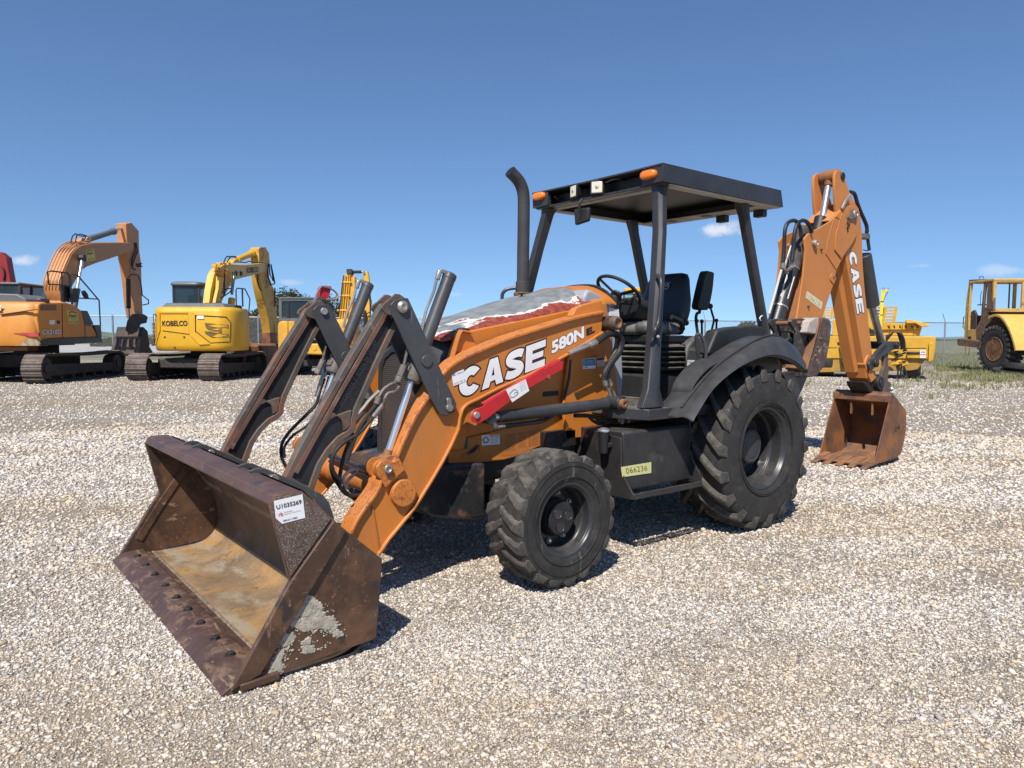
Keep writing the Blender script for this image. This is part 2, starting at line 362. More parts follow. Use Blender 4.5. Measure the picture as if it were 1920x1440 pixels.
# ---------------------------------------------------------------- sky: a few small fair-weather clouds far off
def sky_clouds():
    tc = nt.nodes.new('ShaderNodeTexCoord'); nn = nt.nodes.new('ShaderNodeTexNoise')
    nn.inputs['Scale'].default_value = 26; nn.inputs['Detail'].default_value = 8; nn.inputs['Roughness'].default_value = .6
    nt.links.new(tc.outputs['Generated'], nn.inputs['Vector'])
    tot = None
    for a, b, wd, ht, k in ((1352, 430, 46, 17, 1.0), (1372, 424, 26, 15, .6), (36, 489, 26, 11, .8), (545, 529, 24, 7, .3), (1892, 506, 40, 11, .4), (1728, 498, 22, 6, .22), (742, 553, 18, 5, .2), (856, 552, 18, 5, .2)):
        d = W0.ray(a, b).normalized(); rt = d.cross(Vector((0, 0, 1))).normalized(); up = rt.cross(d)
        es = []
        for ax, ext in ((rt, wd/FPX), (up, ht/FPX)):
            dp = nt.nodes.new('ShaderNodeVectorMath'); dp.operation = 'DOT_PRODUCT'; nt.links.new(tc.outputs['Generated'], dp.inputs[0])
            dp.inputs[1].default_value = tuple(ax/ext); es.append(_math(nt, 'POWER', _math(nt, 'ABSOLUTE', dp.outputs['Value']), 2.0))
        r = _math(nt, 'SQRT', _math(nt, 'ADD', es[0], es[1]))
        v = _math(nt, 'ADD', r, _math(nt, 'MULTIPLY', _math(nt, 'SUBTRACT', nn.outputs['Fac'], .5), 2.6))
        mr = nt.nodes.new('ShaderNodeMapRange'); mr.inputs[1].default_value = .25; mr.inputs[2].default_value = 1.0
        mr.inputs[3].default_value = k; mr.inputs[4].default_value = 0; mr.interpolation_type = 'SMOOTHSTEP'; nt.links.new(v, mr.inputs[0])
        # only on the camera-facing half of the sky
        dp = nt.nodes.new('ShaderNodeVectorMath'); dp.operation = 'DOT_PRODUCT'; nt.links.new(tc.outputs['Generated'], dp.inputs[0]); dp.inputs[1].default_value = tuple(d)
        f = _math(nt, 'MULTIPLY', mr.outputs[0], _math(nt, 'GREATER_THAN', dp.outputs['Value'], 0.0))
        tot = f if tot is None else _math(nt, 'MAXIMUM', tot, f)
    c = _mix(nt, _math(nt, 'MULTIPLY', tot, .8), sky_tint.outputs[2], (7.2, 7.3, 7.6))
    nt.links.new(c, bg.inputs['Color'])
sky_clouds()

# ---------------------------------------------------------------- ground
def yard_tone(n, co):
    "whiter loose stone against browner, finer wheel lanes running across the yard"
    band = _noise(n, co, .42, 5, .6, .4)
    rot = n.nodes.new('ShaderNodeMapping'); rot.inputs['Rotation'].default_value = (0, 0, R_(38.7)); n.links.new(co, rot.inputs[0])
    st = _noise(n, rot.outputs[0], 1.0, 5, .6, .3, (.05, .55, 1))
    return _ramp(n, _math(n, 'ADD', _math(n, 'MULTIPLY', band, .45), _math(n, 'MULTIPLY', st, .55)), .44, .56)
def gravel_mat():
    m = bpy.data.materials.new('crushed_limestone'); m.use_nodes = True; n = m.node_tree; b = n.nodes['Principled BSDF']
    tc = n.nodes.new('ShaderNodeTexCoord'); co = tc.outputs['Object']
    def vor(scale, feat='F1'):
        v = n.nodes.new('ShaderNodeTexVoronoi'); v.inputs['Scale'].default_value = scale; v.feature = feat; n.links.new(co, v.inputs['Vector']); return v
    v1 = vor(52); v2 = vor(125); vd = vor(52, 'DISTANCE_TO_EDGE'); vd2 = vor(125, 'DISTANCE_TO_EDGE'); v3 = vor(19)
    def cell(v):
        s = n.nodes.new('ShaderNodeSeparateColor'); n.links.new(v.outputs['Color'], s.inputs[0]); return s.outputs
    c1 = cell(v1); c2 = cell(v2); c3 = cell(v3)
    a = _mix(n, c1[0], (.35, .305, .255), (.84, .78, .70))
    a = _mix(n, _math(n, 'MULTIPLY', c1[1], .4), a, (.55, .49, .40))
    f2 = _mix(n, c2[0], (.42, .37, .31), (.80, .745, .665))
    # patches: finer brown tracks and whiter loose stone
    loose = yard_tone(n, co)
    fine = _ramp(n, _math(n, 'ADD', _math(n, 'MULTIPLY', c3[0], .5), _math(n, 'MULTIPLY', loose, .6)), .25, .75)
    col = _mix(n, fine, f2, a)
    gap = _ramp(n, vd.outputs['Distance'], .0, .10); gap2 = _ramp(n, vd2.outputs['Distance'], 0, .10)
    g = _mix(n, fine, gap2, gap, 'FLOAT')
    col = _mix(n, _math(n, 'MULTIPLY', _math(n, 'SUBTRACT', 1.0, g), .42), col, (.25, .205, .165))
    tone = _mix(n, loose, (.70, .635, .55), (1.0, .965, .91))
    spk = _math(n, 'MULTIPLY', _ramp(n, _noise(n, co, 9, 8, .75), .38, .62), 1.0); tone = _mix(n, spk, _mix(n, .28, tone, (.45, .40, .34)), tone)
    mm = n.nodes.new('ShaderNodeMix'); mm.data_type = 'RGBA'; mm.blend_type = 'MULTIPLY'; mm.inputs[0].default_value = 1
    n.links.new(col, mm.inputs[6]); n.links.new(tone, mm.inputs[7]); col = mm.outputs[2]
    n.links.new(col, b.inputs['Base Color']); b.inputs['Roughness'].default_value = .95; b.inputs['Specular IOR Level'].default_value = .2
    h = _math(n, 'ADD', _math(n, 'MULTIPLY', _math(n, 'ADD', gap, _math(n, 'MULTIPLY', c1[2], 1.2)), fine), _math(n, 'MULTIPLY', _math(n, 'ADD', gap2, c2[2]), .45))
    bp = n.nodes.new('ShaderNodeBump'); bp.inputs['Strength'].default_value = 1.0; bp.inputs['Distance'].default_value = .012
    n.links.new(h, bp.inputs['Height']); n.links.new(bp.outputs[0], b.inputs['Normal'])
    return m
m_gravel = gravel_mat()
g = M().pz([(-2500, -2500), (2500, -2500), (2500, 2500), (-2500, 2500)], -1.0, 0.0)
gnd = g.build('ground', m_gravel, bevel=0); tag(gnd, kind='structure')

def stones():
    "loose angular limestone chips lying on the yard, thinning with distance from where the machine is shown"
    m = bpy.data.materials.new('limestone_chips'); m.use_nodes = True; n = m.node_tree; b = n.nodes['Principled BSDF']
    at = n.nodes.new('ShaderNodeAttribute'); at.attribute_name = 'tint'
    tc = n.nodes.new('ShaderNodeTexCoord')
    c = _mix(n, _math(n, 'MULTIPLY', _ramp(n, _noise(n, tc.outputs['Object'], 160, 4), .35, .7), .25), at.outputs['Color'], (.30, .26, .21))
    mm = n.nodes.new('ShaderNodeMix'); mm.data_type = 'RGBA'; mm.blend_type = 'MULTIPLY'; mm.inputs[0].default_value = 1
    n.links.new(c, mm.inputs[6]); n.links.new(_mix(n, yard_tone(n, tc.outputs['Object']), (.91, .865, .80), (1, 1, 1)), mm.inputs[7]); c = mm.outputs[2]
    n.links.new(c, b.inputs['Base Color']); b.inputs['Roughness'].default_value = .92; b.inputs['Specular IOR Level'].default_value = .25
    t = (1+5**.5)/2
    ico = np.array([(-1, t, 0), (1, t, 0), (-1, -t, 0), (1, -t, 0), (0, -1, t), (0, 1, t), (0, -1, -t), (0, 1, -t), (t, 0, -1), (t, 0, 1), (-t, 0, -1), (-t, 0, 1)])/1.9
    fc = np.array([(0, 11, 5), (0, 5, 1), (0, 1, 7), (0, 7, 10), (0, 10, 11), (1, 5, 9), (5, 11, 4), (11, 10, 2), (10, 7, 6), (7, 1, 8), (3, 9, 4), (3, 4, 2), (3, 2, 6), (3, 6, 8), (3, 8, 9), (4, 9, 5), (2, 4, 11), (6, 2, 10), (8, 6, 7), (9, 8, 1)])
    N = 2100000
    a = rng.uniform(R_(-128.7-56), R_(-128.7+56), N); r = np.sqrt(rng.uniform(1.2**2, 13.5**2, N))
    keep = rng.random(N) < np.clip((3.5/np.maximum(r, 2.2))**2.0, 0, 1)*.97
    N2 = 180000; a = np.concatenate([a, rng.uniform(R_(-128.7-56), R_(-128.7+56), N2)]); r = np.concatenate([r, np.sqrt(rng.uniform(10.5**2, 31**2, N2))])
    keep = np.concatenate([keep, rng.random(N2) < np.clip((a[N:]*0+1)*(12/np.maximum(r[N:], 10))**1.0*np.clip((r[N:]-10.5)/3, .15, 1), 0, 1)])
    a = a[keep]; r = r[keep]
    x = CP.x+r*np.cos(a); y = CP.y+r*np.sin(a); K = len(x)
    # clumping
    cl = np.sin(x*2.3+1.1*np.sin(y*1.7))*np.sin(y*2.9+x*.8)+.6*np.sin(x*7.1+y*3.3)*np.sin(y*6.3-x*2.1)
    k2 = rng.random(K) < np.clip(.74+.26*cl, .35, 1)
    x, y, r = x[k2], y[k2], r[k2]; K = len(x)
    sz = np.exp(rng.normal(np.log(.0050), .42, K))*np.clip(r/4.5, .85, 3.1); sz = np.clip(sz, .003, np.where(r > 10, .030, .019))
    V = ico[None]*(1+rng.uniform(-.34, .34, (K, 12, 1)))
    V = V*np.stack([rng.uniform(.8, 1.5, K), rng.uniform(.65, 1.05, K), rng.uniform(.45, .8, K)], 1)[:, None, :]*sz[:, None, None]
    th = rng.uniform(0, 6.283, K); c_, s_ = np.cos(th)[:, None], np.sin(th)[:, None]
    tl = rng.normal(0, .35, K); ct, st_ = np.cos(tl)[:, None], np.sin(tl)[:, None]
    X, Y, Z = V[..., 0], V[..., 1], V[..., 2]
    Y, Z = Y*ct-Z*st_, Y*st_+Z*ct
    X, Y = X*c_-Y*s_, X*s_+Y*c_
    V = np.stack([X+x[:, None], Y+y[:, None], Z+(sz*.30)[:, None]], 2).reshape(-1, 3)
    F = (fc[None]+(np.arange(K)*12)[:, None, None]).reshape(-1, 3)
    me = bpy.data.meshes.new('gravel_chips'); me.vertices.add(len(V)); me.vertices.foreach_set('co', V.ravel().astype(np.float32))
    me.loops.add(F.size); me.loops.foreach_set('vertex_index', F.ravel().astype(np.int32))
    me.polygons.add(len(F)); me.polygons.foreach_set('loop_start', np.arange(0, F.size, 3, dtype=np.int32))
    me.update(calc_edges=True)
    g_ = rng.beta(2.0, 1.9, K); wm = rng.random(K)
    lo = np.array([.41, .368, .318]); hi = np.array([.84, .785, .71])
    c4 = lo+(hi-lo)*g_[:, None]; tan = (wm > .78)[:, None]; c4 = np.where(tan, c4*np.array([1.0, .90, .74]), c4)
    gr = (wm < .14)[:, None]; c4 = np.where(gr, c4*np.array([.62, .64, .68]), c4)
    c4 = np.concatenate([c4, np.ones((K, 1))], 1)
    ca = me.color_attributes.new('tint', 'FLOAT_COLOR', 'POINT'); ca.data.foreach_set('color', np.repeat(c4, 12, 0).ravel().astype(np.float32))
    me.materials.append(m); o = bpy.data.objects.new('gravel_chips', me); COL.objects.link(o)
    tag(o, 'loose pale crushed limestone chips strewn over the yard', 'gravel', kind='stuff')
    print('stones', K)
stones()

# a mat of thin grass by the fence, beyond the open gravel on the right, and a field beyond
m_field = mat('dry_field', (.13, .135, .06), .95, var=.35, vscale=.15, layers=[((.27, .24, .13), .6, .45, .65, .95)])
vd_ = Vector((CF.x, CF.y, 0)).normalized(); vr_ = Vector((CR.x, CR.y, 0)).normalized(); c0 = Vector((CP.x, CP.y, 0))
def dl(d, l): q = c0+vd_*d+vr_*l; return (q.x, q.y)        # depth / lateral from the yard's viewing side
fld = M().pz([dl(44, -300), dl(44, 300), dl(1500, 1600), dl(1500, -1600)], -.5, .012).build('field', m_field, bevel=0); tag(fld, kind='structure')
m_pale = mat('pale_concrete', (.42, .41, .38), .9, var=.1, vscale=.3)
pad = M().pz([dl(62, -90), dl(62, 4), dl(112, 4), dl(112, -120)], -.4, .03).build('concrete_road', m_pale, bevel=0); tag(pad, kind='structure')

m_grass = mat('thin_grass', (.115, .14, .04), .8, var=.4, vscale=8, layers=[((.30, .27, .14), 14, .42, .6, .9)])
def grass(name, spots, label):
    vs = []; fs = []
    for (x, y, h) in spots:
        n = random.randint(5, 8)
        for _ in range(n):
            a = random.uniform(0, 6.28); l = random.uniform(.1, .55)*h; wd = random.uniform(.006, .012); hh = h*random.uniform(.6, 1.1)
            bx, by = x+random.gauss(0, .05), y+random.gauss(0, .05); dx, dy = math.cos(a), math.sin(a); k = len(vs)
            vs += [(bx-dy*wd, by+dx*wd, 0), (bx+dy*wd, by-dx*wd, 0), (bx+dx*l*.4+dy*wd*.8, by+dy*l*.4-dx*wd*.8, hh*.6), (bx+dx*l*.4-dy*wd*.8, by+dy*l*.4+dx*wd*.8, hh*.6), (bx+dx*l, by+dy*l, hh)]
            fs += [(k, k+1, k+2, k+3), (k+3, k+2, k+4)]
    me = bpy.data.meshes.new(name); me.from_pydata(vs, [], fs); me.materials.append(m_grass)
    o = bpy.data.objects.new(name, me); COL.objects.link(o); return tag(o, label, 'grass', kind='stuff')
sp = []
for _ in range(15000):
    b = random.random(); py_ = 664+(728-664)*b**1.25; px_ = random.uniform(1690, 2150) if py_ < 706 else random.uniform(1740, 2150)
    den = 1.0 if py_ < 698 and px_ > 1720+(py_-664)*1.2 else (.5 if px_ > 1800 and py_ < 716 else .10)
    den *= .35+.9*max(0, math.sin(px_*.05)*math.sin(py_*.33)+.45)
    if random.random() > den: continue
    q = P('z', 0, px_, py_); sp.append((q.x, q.y, random.uniform(.10, .34)*(1.0 if py_ < 690 else .7)))
grass('grass', sp, 'thin dry green grass growing through the gravel by the fence')
sp = []
for cx_, cy_, n_, s_ in ((148, 706, 60, 14), (200, 700, 30, 12), (1660, 728, 25, 20), (1600, 722, 14, 14), (1700, 716, 40, 40), (1790, 730, 26, 50), (1655, 726, 30, 8), (1520, 720, 8, 10), (1735, 745, 10, 30)):
    for _ in range(n_):
        q = P('z', 0, random.gauss(cx_, s_), cy_+random.gauss(0, 2.5)); sp.append((q.x, q.y, random.uniform(.06, .2)))
grass('weeds', sp, 'small weed tufts scattered on the open gravel')

# far tree line and low hills; distance haze is put into their muted, bluish colours
m_far = mat('far_tree_line', (.075, .105, .075), .95, var=.3, vscale=.05)
def ridge(name, d, l0, l1, h, seed, m, th=25, step=6):
    r = random.Random(seed); n = int((l1-l0)/step); a = []
    hh = [h*(.55+.25*math.sin(i*.23+seed)+.2*math.sin(i*.71)+r.uniform(0, .3)) for i in range(n+1)]
    rows = []
    for i in range(n+1):
        l = l0+(l1-l0)*i/n; q = c0+vd_*d+vr_*l; q2 = c0+vd_*(d+th/2)+vr_*l; q3 = c0+vd_*(d+th)+vr_*l
        rows.append([(q.x, q.y, -.5), (q.x, q.y, hh[i]*.6), (q2.x, q2.y, hh[i]), (q3.x, q3.y, hh[i]*.6), (q3.x, q3.y, -.5)])
    return M().loft(rows).build(name, m, bevel=0, ang=180)
o = ridge('far_woods', 420, -420, 420, 3.6, 3, m_far); tag(o, 'far-off low dark tree line along the horizon', 'woods', kind='stuff')
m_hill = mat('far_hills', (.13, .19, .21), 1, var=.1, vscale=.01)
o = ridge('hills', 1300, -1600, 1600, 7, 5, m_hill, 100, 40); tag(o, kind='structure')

# ---------------------------------------------------------------- chain-link fence
m_galv = mat('galvanised_steel', (.33, .34, .35), .45, .6, var=.12)
def mesh_mat():
    m = bpy.data.materials.new('chain_link_wire'); m.use_nodes = True; n = m.node_tree; b = n.nodes['Principled BSDF']
    b.inputs['Base Color'].default_value = (.30, .31, .32, 1); b.inputs['Metallic'].default_value = .5; b.inputs['Roughness'].default_value = .5
    uv = n.nodes.new('ShaderNodeUVMap'); uv.uv_map = 'UVMap'; sx = n.nodes.new('ShaderNodeSeparateXYZ'); n.links.new(uv.outputs[0], sx.inputs[0])
    fs = []
    for s in (1, -1):
        q = _math(n, 'ADD', sx.outputs[0], _math(n, 'MULTIPLY', sx.outputs[1], s))
        q = _math(n, 'ABSOLUTE', _math(n, 'SUBTRACT', _math(n, 'FRACT', q), .5)); fs.append(_math(n, 'LESS_THAN', q, .062))
    n.links.new(_math(n, 'MAXIMUM', fs[0], fs[1]), b.inputs['Alpha'])
    return m
m_wire = mesh_mat()
fence = empty('chain_link_fence', label='galvanised chain-link fence with barbed-wire arms along the back of the yard', cat='fence')
def fl(px_):   # fence line on the ground, straight across the back
    A = c0+vd_*33+vr_*((0-960)/FPX*33); B = c0+vd_*40.5+vr_*((1920-960)/FPX*40.5); d = W0.ray(px_, 660); d2 = Vector((d.x, d.y, 0))
    e = B-A; w_ = c0-A; det = e.x*(-d2.y)+d2.x*e.y
    t = (w_.x*(-d2.y)+d2.x*w_.y)/det; return A+e*t
p0, p1 = fl(-500), fl(2400); L_ = (p1-p0).length; e_ = (p1-p0).normalized(); nn_ = Vector((-e_.y, e_.x, 0)); FH = 2.38
me = bpy.data.meshes.new('wire_fabric'); me.from_pydata([tuple(p0), tuple(p1), tuple(p1+Vector((0, 0, FH))), tuple(p0+Vector((0, 0, FH)))], [], [(0, 1, 2, 3)])
uvl = me.uv_layers.new(name='UVMap'); k_ = 1/.075
for i, (a, b) in enumerate(((0, 0), (L_*k_, 0), (L_*k_, FH*k_), (0, FH*k_))): uvl.data[i].uv = (a, b)
me.materials.append(m_wire); o = bpy.data.objects.new('wire_fabric', me); COL.objects.link(o); o.parent = fence
M().tube([p0+Vector((0, 0, FH)), p1+Vector((0, 0, FH))], .024, smooth=False).build('top_rail', m_galv, fence, bevel=0)
for px_ in (-380, -80, 213, 485, 762, 1041, 1321, 1546, 1770, 2010, 2260):
    q = fl(px_); mb = M().cyl(q, q+Vector((0, 0, FH+.06)), .042, n=10)
    s_ = 1 if px_ > 900 else -1
    arm = q+Vector((0, 0, FH+.04)); mb.bar(arm, arm+e_*(.05 if s_ > 0 else .3)*(-1 if s_ > 0 else 1)+Vector((0, 0, .45))+nn_*(.15), .03, .03, up=nn_)
    mb.build('fence_post', m_galv, fence, bevel=0)

# ---------------------------------------------------------------- trees beyond the fence
m_bark = mat('bark', (.10, .075, .055), .95, var=.3, vscale=8)
m_leafs = [mat('leaves_a', (.16, .19, .07), .75, var=.4, vscale=1.2, layers=[((.24, .22, .10), 2.5, .5, .7, .8)]),
           mat('leaves_b', (.20, .205, .13), .8, var=.4, vscale=1.5, layers=[((.27, .25, .18), 2.0, .5, .68, .85)])]
def tree(pxc, top, d, wid, kind, seed, label, grp='trees beyond the fence'):
    r = random.Random(seed); q = c0+vd_*d+vr_*((pxc-960)/FPX*d); h = CP.z+(630-top)/FPX*d
    t = empty('broadleaf_tree', label=label, cat='tree', group=grp); t.location = q
    mb = M(); mb.tube([(0, 0, -.1), (r.uniform(-.1, .1), 0, h*.3), (r.uniform(-.2, .2), .1, h*.62)], [.10, .05], n=7)
    tips = []
    for i in range(9):
        a = r.uniform(0, 6.28); z0 = h*r.uniform(.12, .45); e = Vector((math.cos(a)*wid*r.uniform(.25, .42), math.sin(a)*wid*r.uniform(.25, .42), h*r.uniform(.4, .85)))
        mb.tube([(0, 0, z0), Vector((0, 0, z0))*.5+e*.5, e], [.045, .015], n=5); tips.append(e)
    mb.build('trunk', m_bark, t, bevel=0)
    cl = []
    for i in range(80):
        a = r.uniform(0, 6.28); rr = math.sqrt(r.random())*.5; zz = r.random()
        env = math.sin(math.pi*min(.97, .12+zz*.88))**.6
        cl.append((Vector((math.cos(a)*wid*rr*env, math.sin(a)*wid*rr*env, h*(.06+.88*zz))), h*r.uniform(.08, .15)))
    vs = []; fs = []
    for c_, rd in cl:
        for _ in range(110):
            dv = Vector((r.gauss(0, 1), r.gauss(0, 1), r.gauss(0, .8))).normalized()*rd*r.random()**.4
            p = c_+dv
            if p.z < .05: continue
            s = .03+.025*r.random(); s *= d/55*2.3
            ax = Vector((r.gauss(0, 1), r.gauss(0, 1), r.gauss(0, 1))).normalized(); bx = ax.orthogonal().normalized(); k = len(vs)
            vs += [p-ax*s, p+bx*s*.6, p+ax*s, p-bx*s*.6]; fs.append((k, k+1, k+2, k+3))
    me = bpy.data.meshes.new('crown'); me.from_pydata([tuple(v) for v in vs], [], fs); me.materials.append(m_leafs[kind])
    o = bpy.data.objects.new('crown', me); COL.objects.link(o); o.parent = t
for a in ((548, 546, 62, 6.8, 0, 1, 'tallest green tree beyond the fence, between the two yellow excavators'),
          (610, 556, 66, 6.0, 1, 2, 'olive tree beyond the fence, behind the cab roof of the yellow excavator with upright boom'),
          (655, 568, 66, 5.2, 1, 9, 'dusty tree beyond the fence, seen behind the loader arm cylinder'),
          (474, 588, 56, 4.6, 1, 3, 'dusty tree beyond the fence, seen under the raised boom of the yellow excavator'),
          (505, 578, 60, 4.4, 1, 4, 'pale green tree beyond the fence, just left of the yellow dipper arm'),
          (452, 612, 52, 2.8, 1, 5, 'low bush beyond the fence beside the yellow excavator body'),
          (720, 596, 70, 4.5, 0, 6, 'distant bush beyond the fence between the two loader cylinders'),
          (800, 606, 74, 5.0, 1, 12, 'low bush beyond the fence in front of the hood'),
          (222, 636, 95, 4.6, 0, 7, 'small round bush far beyond the fence, left of the fence post'),
          (262, 634, 98, 5.2, 1, 8, 'small bush far beyond the fence, behind the orange excavator bucket'),
          (196, 640, 90, 3.6, 0, 13, 'small bush far beyond the fence, at the tail of the orange excavator cab frame'),
          (1400, 602, 72, 3.6, 0, 10, 'green bush beyond the fence, seen over the rear fender'),
          (1425, 608, 74, 2.8, 0, 11, 'smaller green bush beyond the fence, beside the rear canopy post')):
    tree(*a)
# ================================================================ the backhoe loader
BH = empty('backhoe_loader', label='orange and charcoal backhoe loader in the middle of the yard, scoured front bucket lowered', cat='backhoe loader')
c1 = lambda *p: [(200+x/2.5714, 760+y/2.5714) for x, y in p]
c2 = lambda *p: [(400+x/2.88, 480+y/2.88) for x, y in p]
c3 = lambda *p: [(740+x/2.88, 480+y/2.88) for x, y in p]
c4 = lambda *p: [(840+x/3.84, 780+y/3.84) for x, y in p]
c5 = lambda *p: [(920+x/3.4286, 290+y/3.4286) for x, y in p]
c6 = lambda *p: [(1080+x/2.7168, 480+y/2.7168) for x, y in p]
c7 = lambda *p: [(1380+x/3.6, 300+y/3.6) for x, y in p]
c8 = lambda *p: [(1380+x/4, 540+y/4) for x, y in p]
d1 = lambda *p: [(560+x/6, 600+y/6) for x, y in p]      # crop 560..800
d2 = lambda *p: [(660+x/6, 760+y/6) for x, y in p]
d3 = lambda *p: [(1120+x/6, 500+y/6) for x, y in p]
d4 = lambda *p: [(1420+x/4.8, 420+y/4.8) for x, y in p]
d5 = lambda *p: [(1060+x/4.8, 560+y/4.8) for x, y in p]
d6 = lambda *p: [(540+x/7.2, 820+y/7.2) for x, y in p]
def V3(p, y): return (p[0], y, p[1])

# ---------------------------------------------------------------- bucket
HW = 1.17
side = TY(HW, c1((785, 490), (808, 438), (943, 413), (1150, 600), (1330, 740), (1300, 1118), (1285, 1130), (760, 1320), (590, 1395), (596, 1370), (880, 850)))
side = [(x, max(z, .004)) for x, z in side]
A_, B_, C_, D_, E_, G_, G2, H_, I_, J_, K_ = side
bk = empty('loader_bucket'); bk.parent = BH
for s in (1, -1):
    mb = M().py(side, s*HW, s*(HW-.016)); o = mb.build('side_plate', m_bucket, bk, bevel=.003)
# wear strip down the side plates and end caps of the lip box
for s in (1, -1):
    st = TY(HW, c1((594, 1372), (880, 846), (1088, 552), (1148, 600), (735, 1292), (640, 1345)))
    M().py(st, s*(HW+.020), s*(HW+.0005)).build('side_cutting_strip', m_bucket, bk, bevel=.004)
    pl = TY(HW, c1((790, 492), (812, 444), (940, 419), (1080, 545), (884, 826)))
    M().py(pl, s*(HW+.005), s*(HW+.0008)).build('corner_gusset', m_bucketside, bk, bevel=.001)
    seam = [P('y', HW, *q) for q in c1((1140, 612), (1000, 800), (880, 1000), (735, 1285))]
    M().tube([(v.x, s*(HW+.002), v.z) for v in seam], .008, n=6).build('weld_seam', bpy.data.materials['weld_grey'] if 'weld_grey' in bpy.data.materials else mat('weld_grey', (.13, .115, .10), .6, .1, var=.4, vscale=40, bump=.8, bscale=80), bk, bevel=0)
    inner = [P('y', HW, *q) for q in c1((1100, 620), (1000, 760), (880, 960), (735, 1230))]
    M().strip([(v.x-.02, v.z) for v in inner], .05, s*(HW-.0165), s*(HW-.026)).build('inner_wear_strip', m_bucket, bk, bevel=.003)
# shell: floor curving up to the back wall
prof = [(4.14, .030), (3.80, .034), (3.66, .045), (3.585, .085), (3.545, .15), (3.535, .24), (3.56, .36), (3.63, .52), (3.72, .66), (3.80, .775)]
prof = sm2(prof, 5)
low = offs(prof, -.014, False)
m1 = M(); nfl = 19  # scraped tan stops at the lip's shadow edge, so that edge is coloured in
m1.py(prof[:nfl+1]+offs(prof[:nfl+1], .014, False)[::-1], -HW+.016, HW-.016); m1.build('bucket_floor', m_bucketin, bk, bevel=0, ang=50)
m1 = M(); m1.py(prof[nfl:]+offs(prof[nfl:], .014, False)[::-1], -HW+.016, HW-.016); m1.build('back_wall', mat('inner_back_wall', (.12, .072, .046), .55, .1, var=.3, layers=[((.28, .24, .18), 4, .60, .68, .9), ((.17, .10, .06), 10, .5, .66, .6), ((.05, .045, .045), 7, .58, .7, .5)], bump=.1), bk, bevel=0, ang=50)
# outer back skin (heel to lip)
outer = [G2, G_, E_, D_, C_]
M().py([(4.10, .012), (3.60, .006), G_, E_, D_, (C_[0]-.01, C_[1]), (D_[0]+.008, D_[1]+.004), (E_[0]+.010, E_[1]), (G_[0]+.012, G_[1]+.01), (3.62, .016), (4.10, .020)], -HW+.017, HW-.017).build('outer_skin', m_dark, bk, bevel=0)
# lip box
lip = [A_, (A_[0]-.008, A_[1]+.022), B_, (B_[0]-.02, B_[1]+.008), (C_[0]+.02, C_[1]+.002), C_, (C_[0]-.01, C_[1]-.04), (3.80, .765), (3.90, .765)]
M().py(lip, -HW+.001, HW-.001).build('top_lip', mat('lip_worn_paint', (.095, .046, .033), .45, .1, var=.25, vscale=2.5, dust=.1, layers=[((.045, .03, .032), 3, .52, .68, .4), ((.36, .31, .25), 26, .69, .72, .6, (1, .35, 1)), ((.17, .08, .05), 12, .56, .7, .6)], edge=((.22, .15, .1), .01, .5), bump=.06), bk, bevel=.012, seg=3)
# cutting edge with nine plough bolts
ce = [(4.215, .002), (4.225, .010), (4.15, .058), (4.035, .062), (4.015, .036), (3.98, .032), (3.98, .004)]
M().py(ce, -HW-.006, HW+.006).build('cutting_edge', m_edge, bk, bevel=.003)
M().py([(3.985, .033), (3.98, .040), (3.968, .040), (3.962, .033)], -HW+.02, HW-.02).build('weld_bead', mat('weld', (.22, .17, .12), .7, .2, var=.4, vscale=30, bump=.8, bscale=80), bk, bevel=.002)
for q in c1((97, 735), (140, 778), (182, 825), (228, 878), (280, 937), (332, 997), (395, 1062), (462, 1138), (530, 1217)):
    p = P('z', .062, *q); a = random.uniform(0, 1)
    mb = M().lathe((4.10, p.y, .056), (.0, 0, 1), [(.030, .0005), (.030, .0045), (.019, .005), (.019, .016), (.013, .019)], 6, up=(math.cos(a), math.sin(a), 0)); mb.build('plough_bolt', m_cast, bk, bevel=.001)
for s in (1, -1):
    mb = M(); mb.bar((4.15, s*(HW+.012), .024), (3.98, s*(HW+.016), .032), .035, .03); mb.build('corner_skid', m_bucket, bk, bevel=.006)
# dried mud stuck on the near side plate: raised crust
def crust(poly, y, seed, n=260, k_=1.0):
    r = random.Random(seed); xs = [p[0] for p in poly]; zs = [p[1] for p in poly]; mb = M()
    def ins(x, z):
        c = False; j = len(poly)-1
        for i in range(len(poly)):
            xi, zi = poly[i]; xj, zj = poly[j]
            if (zi > z) != (zj > z) and x < (xj-xi)*(z-zi)/(zj-zi)+xi: c = not c
            j = i
        return c
    k = 0
    while k < n:
        x = r.uniform(min(xs), max(xs)); z = r.uniform(min(zs), max(zs))
        if not ins(x, z): k += .2; continue
        s = r.uniform(.006, .02)*k_; m_ = r.randint(5, 7); ph = r.random()*6
        lp = [(x+math.cos(ph+6.283*i/m_)*s*r.uniform(.6, 1.2), y, z+math.sin(ph+6.283*i/m_)*s*r.uniform(.5, 1)) for i in range(m_)]
        t = r.uniform(.002, .005)
        mb.extr(lp, [(a+(x-a)*.3, y+t, b+(z-b)*.3) for a, _, b in lp]); k += 1
    return mb
mb = crust(TY(HW, c1((965, 905), (1030, 960), (1045, 1010), (1110, 1050), (1100, 1080), (1010, 1070), (950, 1085), (880, 1050), (930, 960))), HW, 3, 560)
